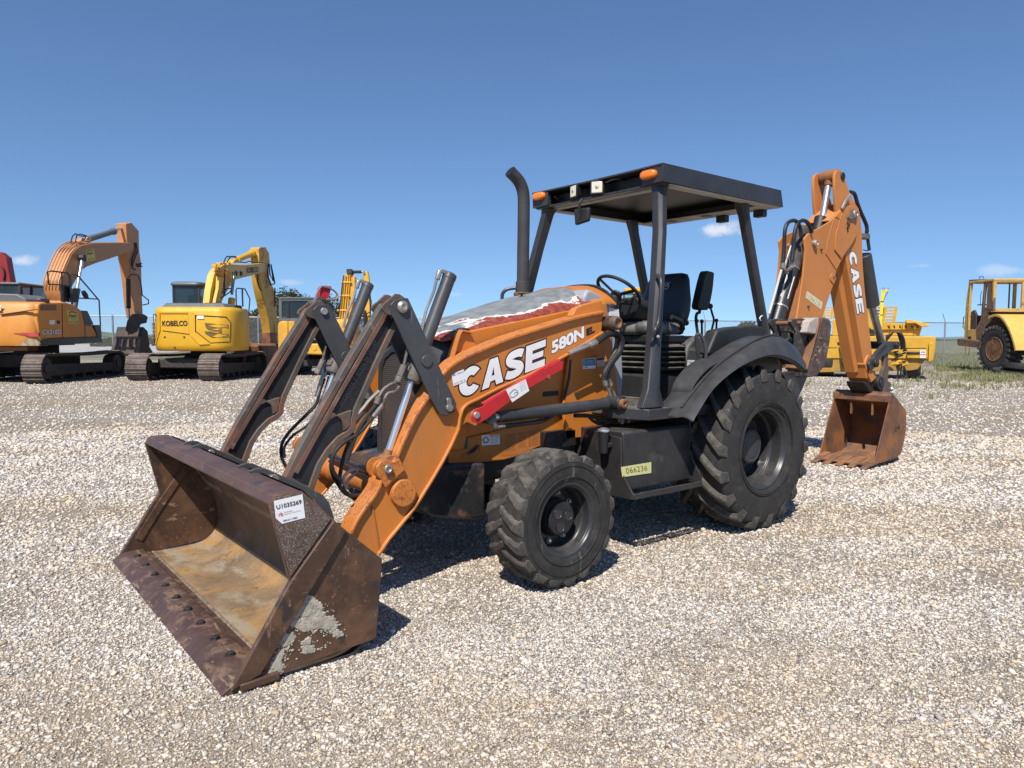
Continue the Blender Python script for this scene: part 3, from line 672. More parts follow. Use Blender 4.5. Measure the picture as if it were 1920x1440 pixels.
for i, (pg, n) in enumerate((([(850, 1110), (905, 1095), (890, 1150), (830, 1155)], 60), ([(830, 1185), (850, 1180), (835, 1240), (845, 1270), (770, 1310), (800, 1250)], 90), ([(950, 1165), (985, 1160), (1000, 1185), (955, 1190)], 40), ([(835, 980), (875, 985), (870, 1005), (830, 995)], 26), ([(1070, 1090), (1110, 1085), (1140, 1105), (1110, 1115)], 24), ([(940, 1135), (975, 1125), (980, 1145), (950, 1150)], 18))):
    k = crust(TY(HW, c1(*pg)), HW+(.014 if i == 3 else 0), 5+i, n); mb.add(k.v, k.f)
k = crust(TY(HW, c1((900, 880), (1060, 950), (1150, 1060), (1160, 1110), (1000, 1200), (860, 1260), (790, 1310), (760, 1300), (860, 1100))), HW, 21, 170, .32); mb.add(k.v, k.f)
k = crust(TY(HW, c1((930, 900), (1030, 945), (1130, 1060), (1100, 1100), (1000, 1100), (880, 1080))), HW, 22, 200, .45); mb.add(k.v, k.f)
k = crust(TY(HW, c1((820, 1120), (905, 1090), (890, 1180), (850, 1290), (770, 1310))), HW, 23, 110, .4); mb.add(k.v, k.f)
mb.build('mud_crust', m_mud, bk, bevel=0, ang=30)
# asset label
lq = c1((806, 461), (944, 429), (957, 542), (846, 571), (815, 545))
lp = [P('y', HW+.0065, *q) for q in lq]
lab = M().extr([tuple(p) for p in lp], [(p.x, p.y+.001, p.z) for p in lp]).build('asset_label', m_label, bk, bevel=0); lab['label'] = 'white rectangular asset sticker'
def dec(name, s, o, ux, vy, m, par, y, ax='y', **k):
    "writing placed by three traced points on a plane"
    a, b, c = (P(ax, y, *q) for q in (o, ux, vy)); return text(name, s, a, b-a, c-a, m, par, **k)
YL = HW+.009
dec('printed_number', 'U1035269', c1((820, 503))[0], c1((941, 474))[0], c1((817, 482))[0], m_ink, lab, YL, off=.018)
dec('printed_text', 'Inspection Operations', c1((855, 530))[0], c1((937, 510))[0], c1((854, 524))[0], m_ink, lab, YL)
dec('printed_text', 'RITCHIE BROS', c1((855, 520))[0], c1((895, 510))[0], c1((854, 515))[0], m_ink, lab, YL)
dec('printed_text', 'rb', c1((830, 538))[0], c1((851, 533))[0], c1((828, 517))[0], m_inkred, lab, YL, off=.01)
dec('printed_text', '800.211.3983', c1((852, 562))[0], c1((920, 545))[0], c1((851, 553))[0], m_ink, lab, YL, off=.015)
# rear hinge brackets
for s in (1, -1):
    for yo in (.615, .435):
        br = TY(.62, c1((690, 318), (735, 303), (770, 306), (900, 362), (1045, 432), (1075, 470), (1100, 545), (1090, 590), (900, 500)))
        M().py(br, s*yo, s*(yo-.022)).build('hinge_bracket', m_grey, bk, bevel=.004)
    p = P('y', .62, *c1((797, 352))[0])
    M().cyl((p.x, s*.640, p.z), (p.x, s*.40, p.z), .021, n=18).cyl((p.x, s*.655, p.z), (p.x, s*.638, p.z), .027, n=6).build('hinge_pin', m_zinc, bk, bevel=.003)
M().box(3.30, 3.49, -.50, .50, .10, .26).build('rear_crossmember', m_dark, bk)

# ---------------------------------------------------------------- loader arms (left and right alike)
arm_up = [(1136, 588), (1087, 598), (1040, 612), (960, 637), (905, 660), (872, 675), (850, 688), (835, 703), (822, 722), (806, 748), (786, 778), (766, 818), (748, 860)]
arm_ear = [(740, 867), (728, 862), (714, 865), (706, 876), (707, 890), (715, 900), (717, 912), (706, 932), (690, 953), (674, 977), (662, 1003)]
arm_dn = [(710, 1040), (730, 1010), (754, 981), (775, 955), (789, 934), (810, 900), (830, 866), (848, 832), (860, 805)]
arm_dn2 = [(863, 784), (869, 766), (880, 755), (897, 747), (934, 728), (983, 706), (1018, 689), (1053, 670), (1087, 650), (1133, 621)]
YF = .61
aU = sm2(TY(YF, arm_up), 3); aE = sm2(TY(YF, arm_ear), 3); aD = TY(YF, arm_dn); aD2 = sm2(TY(YF, arm_dn2), 3)
boss = TY(YF, [(866, 803), (880, 792), (896, 800), (906, 792), (908, 776), (898, 762)])
pinR = P('y', .6, 1144, 606)
for s in (1, -1):
    ar = empty('loader_arm'); ar.parent = BH
    web = aU+aE+[(3.36, .20), (3.22, .15)]+aD+boss+aD2[4:]
    M().py(web, s*.583, s*.563).build('arm_web', m_orange, ar, bevel=.002)
    M().py(web, s*.497, s*.48).build('inner_arm_web', m_orange, ar, bevel=.002)
    M().strip(aU, .022, s*.61, s*.468).strip(aU[-1:]+aE[-14:], .02, s*.61, s*.468).build('front_flange', m_orange_rusty, ar, bevel=.005)
    M().strip(aD+aD2, .018, s*.604, s*.47).build('rear_flange', m_orange, ar, bevel=.005)
    ear = TY(YF, [(748, 858), (738, 867), (728, 862), (714, 865), (706, 876), (707, 890), (715, 900), (722, 915), (760, 880)])
    M().py(ear, s*.612, s*.588).build('cylinder_ear', m_orange_rusty, ar, bevel=.004); M().py(ear, s*.492, s*.472).build('cylinder_ear', m_orange_rusty, ar, bevel=.004)
    p = P('y', .61, 725, 878.5)
    M().cyl((p.x, s*.626, p.z), (p.x, s*.45, p.z), .019, n=16).lathe((p.x, s*.626, p.z), (0, s, 0), [(.026, 0), (.026, .010), (.016, .014), (.010, .006)], 20).build('ear_pin', m_zinc, ar, bevel=.002)
    p = P('y', .60, 755, 924)
    M().cyl((p.x, s*.622, p.z), (p.x, s*.54, p.z), .079, n=40).build('torque_tube_cap', m_orange_rusty, ar, bevel=.004)
    M().bar((3.20, s*.586, .56), (3.15, s*.586, .27), .012, .008).build('weld_line', m_orange, ar, bevel=.003)
    M().cyl((pinR.x, s*.64, pinR.z), (pinR.x, s*.40, pinR.z), .054, n=28).build('pivot_boss', mat('greasy_pivot', (.055, .035, .024), .75, var=.4, vscale=20, bump=.5), ar, bevel=.006)
    M().lathe((pinR.x, s*.638, pinR.z), (0, s, 0), [(.052, 0), (.050, .030), (.042, .044), (.030, .046), (.028, .034), (.012, .03)], 24).build('pivot_pin', m_rustbk, ar, bevel=.003)
    # upper pad plate at the pivot
    M().py(TY(YF, c3((985, 325), (1010, 280), (1050, 262), (1145, 240), (1150, 300), (1130, 318))), s*.56, s*.50).build('pivot_bracket', m_orange, ar, bevel=.004)
p = P('y', .60, 755, 924)
M().cyl((p.x, -.56, p.z), (p.x, .56, p.z), .072, n=40).build('torque_tube', m_orange_rusty, BH, bevel=0)
for s in (1, -1):
    M().cyl((p.x, s*.475, p.z), (p.x, s*.455, p.z), .084, n=32).cyl((p.x, s*.30, p.z), (p.x, s*.285, p.z), .076, n=32).build('tube_collar', m_orange_rusty, BH, bevel=.003)

# ---------------------------------------------------------------- bell-crank plates, links, bucket cylinders
plate = TY(.62, c2((958, 262), (985, 236), (1030, 226), (1052, 228), (1063, 250), (1314, 800), (1306, 838), (1262, 864), (1226, 856), (1180, 780), (962, 300)))
ptop = P('y', .62, *c2((1020, 275))[0]); pmid = P('y', .62, *c2((1152, 567))[0]); pbot = P('y', .62, *c2((1272, 818))[0])
link = TY(.555, c2((985, 300), (930, 290), (760, 570), (620, 820), (500, 1040), (425, 1195), (470, 1225), (515, 1245), (530, 1200), (560, 1120), (610, 1040), (670, 975), (718, 945), (738, 925), (742, 880), (760, 820), (800, 730), (870, 570), (950, 400), (980, 345)))
rec_up = TY(.555, c2((932, 330), (952, 318), (962, 350), (790, 700), (722, 842), (700, 860), (676, 852), (666, 825), (700, 760)))
rec_dn = TY(.555, c2((630, 885), (662, 868), (692, 884), (690, 915), (655, 950), (590, 1015), (540, 1100), (508, 1190), (500, 1232), (462, 1212), (500, 1120)))
cyl_a = P('y', .53, 844, 515); cyl_b = P('y', .53, 773, 709); cyl_c = P('y', .53, 723, 862)
for s in (1, -1):
    for yo in (.62, .455):
        o = M().py(plate, s*yo, s*(yo-.018)).build('bell_crank_plate', m_grey, BH, bevel=.003)
    M().cyl((ptop.x, s*.632, ptop.z), (ptop.x, s*.42, ptop.z), .024, n=20).lathe((ptop.x, s*.632, ptop.z), (0, s, 0), [(.036, -.010), (.036, 0), (.026, .010), (.018, .014), (.008, .008)], 20).build('crank_pin', m_zinc, BH, bevel=.002)
    M().cyl((pmid.x, s*.629, pmid.z), (pmid.x, s*.43, pmid.z), .036, n=28).build('crank_boss', m_grey, BH, bevel=.003)
    M().cyl((pbot.x, s*.636, pbot.z), (pbot.x, s*.43, pbot.z), .024, n=20).bar((pbot.x, s*.632, pbot.z-.01), (pbot.x+.01, s*.632, pbot.z+.055), .03, .012).cyl((pbot.x+.012, s*.64, pbot.z+.05), (pbot.x+.012, s*.62, pbot.z+.05), .012, n=6).build('crank_pin', m_zinc, BH, bevel=.003)
    lk = empty('bucket_link'); lk.parent = BH
    # cast link: two skins cut by recesses approximated with a raised border
    y1, y0 = .560, .500
    M().py(link, s*(y1-.016), s*(y0+.016)).build('link_web', m_cast, lk, bevel=0)
    inn = offs(link, .034)
    M().ringy(link, inn, s*y1, s*y0).build('link_flange', m_linkrim, lk, bevel=.003)
    M().py(TY(.555, c2((618, 832), (652, 848), (668, 860), (722, 838), (748, 832), (741, 880), (736, 924), (704, 946), (700, 905), (688, 880), (665, 867), (630, 885), (600, 925), (588, 900))), s*(y1-.001), s*(y0+.001)).build('link_rib', m_linkrim, lk, bevel=.004)
    M().py(TY(.555, c2((925, 292), (430, 1165), (455, 1178), (572, 965), (703, 730), (948, 308))), s*(y1+.001), s*(y0-.001)).build('link_front_face', m_linkrust, lk, bevel=.002)
    hp = TY(.555, c2((885, 285), (895, 262), (925, 240), (960, 205), (985, 208), (1012, 228), (1000, 300), (960, 330), (905, 310)))
    M().py(hp, s*.605, s*.59).py(hp, s*.485, s*.47).cyl((ptop.x, s*.59, ptop.z), (ptop.x, s*.47, ptop.z), .05, n=24).build('link_head', m_linkrim, lk, bevel=.003)
    if s == 1:
        a = P('y', .561, *c2((697, 815))[0]); b = P('y', .561, *c2((888, 465))[0]); c = P('y', .561, *c2((690, 790))[0])
        text('cast_number', '87329127A 2  82316 24 181187', a+Vector((0, .0, 0)), b-a, Vector((.021, 0, .013)), m_dark, lk, off=.01)
    # bucket cylinder
    cy = empty('bucket_cylinder'); cy.parent = BH
    A3, B3, C3 = ((q.x, s*.53, q.z) for q in (cyl_a, cyl_b, cyl_c)); dv = (Vector(B3)-Vector(A3)).normalized()
    M().cyl(A3, Vector(B3)-dv*.07, .041, n=32).lathe(Vector(A3), dv, [(.030, -.008), (.043, 0), (.044, .03), (.0405, .032)], 32).build('barrel', m_grey, cy, bevel=.002, ang=40)
    M().lathe(Vector(B3)-dv*.085, dv, [(.044, 0), (.056, .006), (.056, .085), (.050, .105), (.022, .108)], 32).bar(Vector(B3)-dv*.06, Vector(B3)-dv*.02, .13, .06).build('gland', m_gland, cy, bevel=.004, ang=40)
    M().cyl(Vector(B3)-dv*.02, Vector(C3)-dv*.03, .0205, n=24).build('rod', m_chrome, cy, bevel=0)
    M().cyl((C3[0], s*.585, C3[2]-.012), (C3[0], s*.495, C3[2]-.012), .045, n=24).cyl(Vector(C3)-dv*.06, Vector(C3), .026, .03, n=20).build('rod_eye', m_rustbk, cy, bevel=.004)
    # steel feed pipe beside the barrel
    q = [P('y', .53, *z) for z in c2((1222, 78), (1208, 110), (1190, 190), (1150, 290), (1130, 380))]
    M().tube([(v.x, s*v.y, v.z) for v in q[1:]], .0095, n=8).build('feed_pipe', m_zinc, cy, bevel=0)
    M().cyl((q[0].x, s*.53, q[0].z), (q[1].x, s*.53, q[1].z-.02), .017, n=6).bar((q[0].x, s*.53, q[0].z), (cyl_a.x+.03, s*.53, q[0].z-.01), .022, .022, up=(0, 0, 1)).build('pipe_elbow', m_zinc, cy, bevel=.003)
    q = [P('y', .56, *z) for z in c2((1050, 500), (1040, 545), (1030, 590))]
    M().tube([(v.x, s*v.y, v.z) for v in q], .011, n=8).cyl((q[2].x, s*.56, q[2].z), (q[2].x+.03, s*.56, q[2].z-.065), .021, n=6).lathe((q[2].x+.03, s*.56, q[2].z-.065), (.4, 0, -1), [(.024, 0), (.024, .035), (.017, .04)], 8).build('gland_fitting', m_gland, cy, bevel=.003)
    # hoses off the cylinder
    for pts in () if s < 0 else (((1000, 680), (960, 692), (920, 720), (895, 760), (880, 800), (820, 880), (770, 970), (740, 1050), (720, 1110)), ((1012, 690), (985, 730), (940, 745), (915, 800), (860, 870), (780, 960), (700, 1010), (655, 1060), (638, 1110), (650, 1170), (690, 1220))):
        q = [P('y', .56, *z) for z in c2(*pts)]
        M().tube([(v.x, s*v.y, v.z) for v in q[3:]], .0125, n=8).build('hose', m_hose, cy, bevel=0)
        M().tube([(v.x, s*v.y, v.z) for v in q[:4]], .010, n=8).cyl((q[3].x, s*.56, q[3].z), (q[4].x, s*.56, q[4].z), .017, n=10).build('hose_end', m_gland, cy, bevel=.002)
# loop hoses hanging over the torque tube
def hose(pts, y, r, parent, m=None, nm='hose', conv=c2, mirror=False):
    ys = y if isinstance(y, (list, tuple)) else [y]*len(pts)
    q = [P('y', yy, *z) for yy, z in zip(ys, conv(*pts))]
    M().tube([tuple(v) for v in q], r, n=8, sub=7).build(nm, m or m_hose, parent, bevel=0)
    if mirror: M().tube([(v.x, -v.y, v.z) for v in q], r, n=8, sub=7).build(nm, m or m_hose, parent, bevel=0)
hose(((735, 1000), (705, 1080), (688, 1160), (680, 1220), (690, 1255), (730, 1290), (790, 1292), (835, 1265), (868, 1205)), .46, .012, BH)
hose(((760, 960), (690, 1020), (650, 1070), (636, 1130), (650, 1190), (690, 1250), (760, 1306), (825, 1290), (866, 1235)), .44, .012, BH)
hose(((830, 1165), (770, 1148), (722, 1172), (700, 1212), (716, 1255)), .42, .010, BH, m_zinc, 'rigid_pipe')
hose(((838, 1182), (790, 1168), (748, 1190), (722, 1222), (728, 1258)), .41, .010, BH, m_zinc, 'rigid_pipe')
# hoses of the far cylinder, seen left of it
hose(((600, 660), (575, 730), (555, 800), (500, 860), (420, 940), (372, 1010), (368, 1080), (395, 1140), (430, 1180)), -.62, .012, BH)
hose(((625, 650), (600, 740), (578, 790), (560, 850), (500, 920), (430, 970), (385, 1030), (385, 1090)), -.60, .010, BH)
hose(((604, 560), (598, 610), (590, 650), (575, 700), (556, 760)), -.62, .015, BH, m_zinc, 'hose_end')
hose(((640, 530), (622, 600), (606, 640), (590, 660), (580, 690)), -.60, .011, BH, m_zinc, 'hose_end')
# pipes running along the front of the torque tube
hose(((605, 1055), (700, 1098), (850, 1160)), [-.30, .0, .43], .014, BH, m_dark, 'rigid_pipe')
hose(((610, 1075), (700, 1115), (850, 1178)), [-.30, .0, .43], .011, BH, m_dark, 'rigid_pipe')
# cross pipes behind the link
hose(((905, 800), (800, 900), (720, 1000), (590, 1140)), .30, .012, BH, m_zinc, 'rigid_pipe', d1)
hose(((745, 1035), (690, 1100), (640, 1160), (590, 1190)), .28, .009, BH, m_zinc, 'rigid_pipe', d1)
# far-side bracket seen between the links
# red warning flag box on the far crank top
q = TY(-.53, c2((570, 175), (585, 160), (630, 165), (612, 232), (568, 222)))
M().py(q, -.50, -.56).build('red_latch_block', m_red, BH, bevel=.003)
hose(((545, 245), (560, 200), (580, 168), (600, 168), (640, 180), (668, 205), (668, 226), (640, 234), (612, 234)), -.49, .0065, BH, m_zinc, 'wire_hoop')

# ---------------------------------------------------------------- lift cylinders and red service strut
LA = P('y', .55, 1122, 754); LB = P('y', .55, 915, 779); LC = P('y', .55, 893, 779)
for s in (1, -1):
    cy = empty('lift_cylinder'); cy.parent = BH
    A3 = Vector((LA.x, s*.66, LA.z)); B3 = Vector((LB.x, s*.66, LB.z)); d_ = (B3-A3).normalized()
    M().lathe(A3, d_, [(.03, 0), (.044, .02), (.046, .06), (.040, .07), (.040, (B3-A3).length-.06), (.036, (B3-A3).length)], 28).build('barrel', m_dark, cy, bevel=0, ang=40)
    M().cyl(B3, (LC.x, s*.66, LC.z), .022, n=20).build('rod', m_chrome, cy, bevel=0)
    M().cyl((LC.x+.0, s*.705, LC.z), (LC.x+.0, s*.585, LC.z), .042, n=20).build('rod_eye', m_dark, cy, bevel=.004)
    M().cyl((LA.x-.05, s*.735, LA.z+.0), (LA.x-.05, s*.60, LA.z+.0), .050, n=24).build('base_eye', m_dark, cy, bevel=.004)
    M().lathe((LA.x-.05, s*.733, LA.z), (0, s, 0), [(.036, 0), (.034, .03), (.018, .034), (.014, .022)], 18).build('base_pin', m_rustbk, cy, bevel=.002)
sy = .72
strut = TY(sy, c3((412, 868), (430, 832), (482, 810), (484, 800), (600, 730), (890, 563), (912, 572), (908, 612), (700, 728), (492, 884), (455, 905), (420, 896)))
ss = empty('service_strut'); ss.parent = BH; ss['label'] = 'red safety strut with a white warning decal'
M().py(strut, sy, sy-.008).build('strut_plate', m_red, ss, bevel=.002)
tp = TY(sy, c3((484, 794), (890, 555)))
M().py([tp[0], tp[1], (tp[1][0], tp[1][1]-.008), (tp[0][0], tp[0][1]-.008)], sy-.008, sy-.035).build('strut_top_flange', m_red, ss, bevel=.002)
p = P('y', sy, *c3((440, 859))[0]); M().cyl((p.x, sy+.012, p.z), (p.x, sy-.03, p.z), .022, n=20).build('strut_pin', m_zinc, ss, bevel=.003)
p = P('y', sy, *c3((832, 655))[0]); M().cyl((p.x, sy+.006, p.z), (p.x, sy-.05, p.z), .014, n=12).build('lock_pin', m_rustbk, ss, bevel=.002)
wq = TY(sy, c3((600, 722), (706, 665), (726, 728), (634, 790)))
wd = M().py(wq, sy+.0015, sy+.0003).build('warning_decal', m_white, ss, bevel=0)
dec('warning_text', '! WARNING', c3((672, 696))[0], c3((704, 678))[0], c3((669, 690))[0], mat('warning_orange', (.75, .3, .03), .5, var=0), wd, sy+.002)
for i in range(5):
    dec('warning_text', 'engage the strut before service'[:31-i*2], c3((674+i*2, 706+i*7))[0], c3((707+i*2, 688+i*7))[0], c3((673+i*2, 702+i*7))[0], m_ink, wd, sy+.002)
hose(((622, 742), (645, 722), (662, 728), (664, 745), (642, 762), (626, 762), (622, 742)), sy+.002, .0016, wd, m_ink, 'warning_symbol', c3)
hose(((646, 745), (655, 735), (668, 742)), sy+.002, .0014, wd, m_ink, 'warning_symbol', c3)

# ---------------------------------------------------------------- writing on the near arm
YW = .5845
def brandtext(s, a, b, c, pad, off, shear=.12):
    dec('lettering_outline', s, a, b, c, m_ink, BH, YW, off=off, pad=pad, shear=shear, lift=0)
    dec('lettering', s, a, b, c, m_white, BH, YW+.0012, off=off, shear=shear, lift=0)
a, b, c = (P('y', YW, *q) for q in c3((348, 772), (812, 590), (348, 620)))
block_word('CASE', a, b-a, c-a, BH, .0, m_white, m_ink, .055, .12, .008)
brandtext('580N', c3((848, 530))[0], c3((1028, 440))[0], c3((842, 464))[0], .024, .045, .08)
dec('lettering', 'E.', c3((1036, 432))[0], c3((1082, 412))[0], c3((1034, 394))[0], m_ink, BH, YW+.001, off=.05)
lq = TY(.585, c3((305, 637), (372, 612), (387, 675), (317, 702)))
lb = M().py(lq, .588, .586).build('lot_sticker', m_label, BH, bevel=0)
dec('printed_text', 'E. Dillard', c3((325, 645))[0], c3((372, 628))[0], c3((323, 637))[0], mat('blue_pen', (.05, .07, .3), .6, var=0), lb, .589)
dec('printed_text', 'III', c3((312, 650))[0], c3((326, 645))[0], c3((308, 636))[0], mat('grey_print', (.2, .22, .3), .6, var=0), lb, .589, off=.05)
dec('printed_text', 'Lot No  1025   81', c3((322, 694))[0], c3((382, 672))[0], c3((320, 687))[0], m_ink, lb, .589)
# ================================================================ wheels
def wheel(c, R, W, rr, front, s, name='wheel'):
    "tyre centred on c (x, y mid-width, z); s=+1 outer side faces +y"
    wh = empty(name); wh.parent = BH
    c = Vector(c); hw = W/2
    if front: prof = [(rr, hw*.86), (rr+.012, hw*.93), (rr+.05, hw*1.0), (rr+.11, hw*1.01), (R*.90, hw*.97), (R*.945, hw*.86), (R*.955, hw*.5), (R*.957, 0)]
    else: prof = [(rr, hw*.84), (rr+.015, hw*.92), (rr+.07, hw*1.0), (rr+.15, hw*1.0), (R*.86, hw*.97), (R*.915, hw*.88), (R*.935, hw*.5), (R*.94, 0)]
    q = sm2(prof, 4); full = q+[(r, -h) for r, h in q[::-1][1:]]
    inner = [(rr-.01, -hw*.84), (rr-.01, hw*.84)]
    M().lathe(c, (0, s, 0), full+inner, 96, up=(0, 0, 1), closed=True).build('tyre', m_rubber, wh, bevel=0, ang=50)
    # tread lugs
    def prof_r(h):
        h = abs(h); pr = None
        pts = [(a, b) for a, b in q if b >= 0]
        pts = sorted(pts, key=lambda t: t[1])
        if h <= pts[0][1]: return pts[0][0]
        # outer half only (beyond widest we go down the sidewall)
        for (r0, h0), (r1, h1) in zip(pts, pts[1:]):
            if h0 <= h <= h1 and r0 > R*.8: return r0+(r1-r0)*(h-h0)/(h1-h0+1e-9)
        return R*.88
    mb = M(); r_ = random.Random(3)
    N = 19 if front else 18
    for side in (1, -1):
        for i in range(N):
            a0 = 2*math.pi*(i+(.5 if side < 0 else 0))/N
            path = []
            K = 9
            for k in range(K):
                t = k/(K-1)
                if front:
                    h = (-.10+t*1.08)*hw; ang = a0+(.0+.30*t if t < .5 else .15+.12*(t-.5)+.02*math.sin(t*9))*1.0
                    wd = (.098 if t < .55 else .110)*(.85+.4*t)
                else:
                    h = (-.06+t*1.03)*hw; ang = a0+.46*t**.85; wd = .078+.050*t*t
                hh = abs(h); top = R*(1-.004-.030*(max(0, t-.55)/.45)**2) if front else R*(1-.0-.030*(max(0, t-.5)/.5)**2)
                base = R*.93 if not front else R*.94
                if t > .93: base -= .02
                path.append((ang, h*side, top, base, wd))
            # extra point turning over the shoulder down the sidewall
            last = path[-1]
            path.append((last[0]+.02, side*hw*1.015, R*(.915 if front else .90), R*(.86 if front else .82), last[4]*.9))
            rows = []
            for j, (an, h, tp, bs, wd) in enumerate(path):
                wr = wd*.62
                ring = []
                for (rad, da) in ((bs, -wd), (tp-.006, -wr), (tp, -wr*.7), (tp, wr*.7), (tp-.006, wr), (bs, wd)):
                    aa = an+da*.42/R*1.0*(1 if not front else 1.0)
                    ring.append(c+Vector((math.sin(aa)*rad, s*h, math.cos(aa)*rad)))
                rows.append(ring)
            mb.loft(rows)
    mb.build('tread_lugs', m_tread, wh, bevel=.003, seg=1, ang=22)
    # sidewall lettering band rings
    for r0, r1 in (((R*.80, R*.805), (rr+.045, rr+.05)) if front else ((rr+.05, rr+.056), (rr+.035, rr+.038))):
        M().lathe(c+Vector((0, s*hw*1.0, 0)), (0, s, 0), [(r0, .0), (r0, .006), (r1, .006), (r1, .0)], 96, up=(0, 0, 1), cap=False).build('sidewall_ring', m_rubber, wh, bevel=0)
    # rim
    rim = empty('rim'); rim.parent = wh
    d = .115 if front else .215
    pr = [(rr+.008, hw*.84), (rr+.012, hw*.90), (rr+.006, hw*.93), (rr-.006, hw*.91), (rr-.014, hw*.84), (rr-.022, hw*.78), (rr-.022, hw*.78-d*.4), (rr-.030, hw*.78-d*.55), (rr-.032, hw-d-.03), (rr-.038, hw-d-.045)]
    if not front: pr = [(rr+.008, hw*.84), (rr+.014, hw*.90), (rr+.006, hw*.925), (rr-.008, hw*.90), (rr-.018, hw*.82), (rr-.028, hw*.74), (rr-.030, hw*.42), (rr-.044, hw*.36), (rr-.046, hw-d-.03), (rr-.056, hw-d-.05)]
    pr = sm2(pr, 3); yd = pr[-1][1]
    M().lathe(c, (0, s, 0), pr, 64, cap=False).build('rim_barrel', m_rim, wh, bevel=0, ang=60)
    dr = pr[-1][0]
    M().lathe(c, (0, s, 0), [(dr+.004, yd+.002), (dr-.02, yd+.004), (dr*.72, yd+.010), (dr*.68, yd+.008), (.01, yd+.012)], 64).build('rim_disc', m_rim, wh, bevel=0)
    bpy.data.objects.remove(rim)
    nb, br = (8, dr*.82) if front else (10, dr*.80)
    mb = M()
    for i in range(nb):
        a = 2*math.pi*(i+.3)/nb; p = c+Vector((math.cos(a)*br, s*(yd+.012), math.sin(a)*br))
        M().lathe(p, (0, s, 0), [(.019, 0), (.019, .006), (.013, .006), (.012, .022), (.008, .024)], 6 if not front else 12).build('wheel_nut', m_zinc if front else m_gland, wh, bevel=.001)
    if front:
        M().lathe(c, (0, s, 0), [(.120, yd), (.120, yd+.03), (.108, yd+.065), (.104, yd+.070), (.104, yd+.090), (.098, yd+.098), (.02, yd+.100)], 40).build('hub', m_black, wh, bevel=.003)
        for i in range(3):
            a = R_(105+120*i-60); p = c+Vector((math.cos(a)*.052, s*(yd+.100), math.sin(a)*.052))
            M().lathe(p, (0, s, 0), [(.033, 0), (.033, .004), (.029, .004), (.027, .001)], 24).build('hub_cover', m_rim, wh, bevel=.001)
    else:
        M().lathe(c, (0, s, 0), [(.155, yd+.01), (.150, yd+.06), (.142, yd+.075), (.138, yd+.12), (.118, yd+.130), (.112, yd+.126), (.09, yd+.127), (.088, yd+.130), (.012, yd+.131)], 48).build('hub', m_fender, wh, bevel=.002)
        a = R_(-40); p = c+Vector((-.22, s*(yd+.05), -.17)); M().cyl(p, p+Vector((.0, s*.05, .015)), .008, n=8).cyl(p, p+Vector((0, s*.01, 0)), .03, n=14).build('valve', m_zinc, wh, bevel=0)
    return wh
RW = .655; RH = .25
for s in (1, -1):
    wheel((0, s*(1.085-RH), RW), RW, .50, .318, False, s, 'rear_wheel')
    wheel((2.15, s*(1.10-.155), .418), .418, .31, .222, True, s, 'front_wheel')
M().cyl((0, -.62, RW), (0, .62, RW), .14, n=24).box(-.25, .25, -.28, .28, .42, .92).build('rear_axle', m_black, BH, bevel=.01)
M().cyl((2.15, -.75, .418), (2.15, .75, .418), .085, n=20).box(2.02, 2.28, -.2, .2, .33, .56).build('front_axle', m_black, BH, bevel=.01)
M().cyl((2.15, .72, .52), (2.15, .72, .30), .07, n=16).cyl((2.15, -.72, .52), (2.15, -.72, .30), .07, n=16).build('steering_knuckle', m_black, BH, bevel=.006)

# ================================================================ chassis
m_frame = m_orange_clean
YB = .40
fr_ = TY(YB, [(841, 826), (1000, 786), (1040, 770), (1060, 745), (1060, 860), (1002, 838), (945, 864), (935, 866), (842, 876)])
for s in (1, -1):
    M().py(TY(YB, [(841, 829), (1000, 790), (1040, 772), (1090, 760), (1240, 772), (1240, 815), (1120, 822), (1060, 840), (1002, 838), (998, 848), (945, 863), (846, 872), (841, 868)]), s*YB, s*(YB-.05)).build('chassis_rail', m_frame, BH, bevel=.008)
M().py(TY(YB+.002, d2((1225, 570), (1300, 520), (1400, 440), (1440, 440), (1440, 500), (1400, 580), (1330, 600), (1240, 595))), YB+.003, YB+.001).build('rail_slot_liner', m_orange_rusty, BH, bevel=0)
M().py(TY(YB+.004, d2((1290, 545), (1400, 450), (1430, 450), (1385, 520), (1340, 540))), YB+.006, YB+.0042).build('rail_slot', m_ink, BH, bevel=0)
# engine side panels
sp_ = TY(.435, [(844, 681), (861, 628), (872, 622), (1080, 579), (1138, 566), (1142, 600), (1160, 740), (1060, 760), (1040, 772), (1000, 790), (842, 828), (838, 800), (842, 720)])
for s in (1, -1):
    M().py(sp_, s*.435, s*.41).build('engine_side_panel', m_orange_clean, BH, bevel=.010, seg=3)
    tower = TY(.47, [(1066, 668), (1134, 618), (1146, 600), (1148, 690), (1158, 740), (1176, 775), (1240, 778), (1240, 812), (1180, 815), (1062, 822), (1056, 758)])
    M().py(tower, s*.47, s*.445).build('loader_tower', m_orange_clean, BH, bevel=.005)
    g_ = TY(.47, c3((300, 585), (345, 425), (372, 412), (412, 420), (455, 505), (410, 545), (330, 590)))
    M().py(g_, s*.47, s*.448).build('tower_gusset', m_orange_clean, BH, bevel=.003)
    gr = TY(.47, c3((300, 585), (345, 425), (372, 412), (412, 420)))
    M().strip(sm2(gr, 3), -.012, s*.50, s*.44).build('gusset_flange', m_orange_clean, BH, bevel=.002)
M().py(TY(.4715, c3((905, 770), (935, 650), (945, 560), (955, 560), (948, 660), (920, 775))), .4735, .4716).build('panel_gap', m_ink, BH, bevel=0)
M().py(TY(.437, c3((800, 733), (884, 727), (882, 752), (800, 760))), .440, .4365).build('panel_vent', m_ink, BH, bevel=0)
mb = M(); q = P('y', .47, *c3((963, 308))[0]); M().cyl((q.x, .50, q.z), (q.x, .43, q.z), .014, n=12).build('panel_bolt', m_orange_clean, BH, bevel=.002)
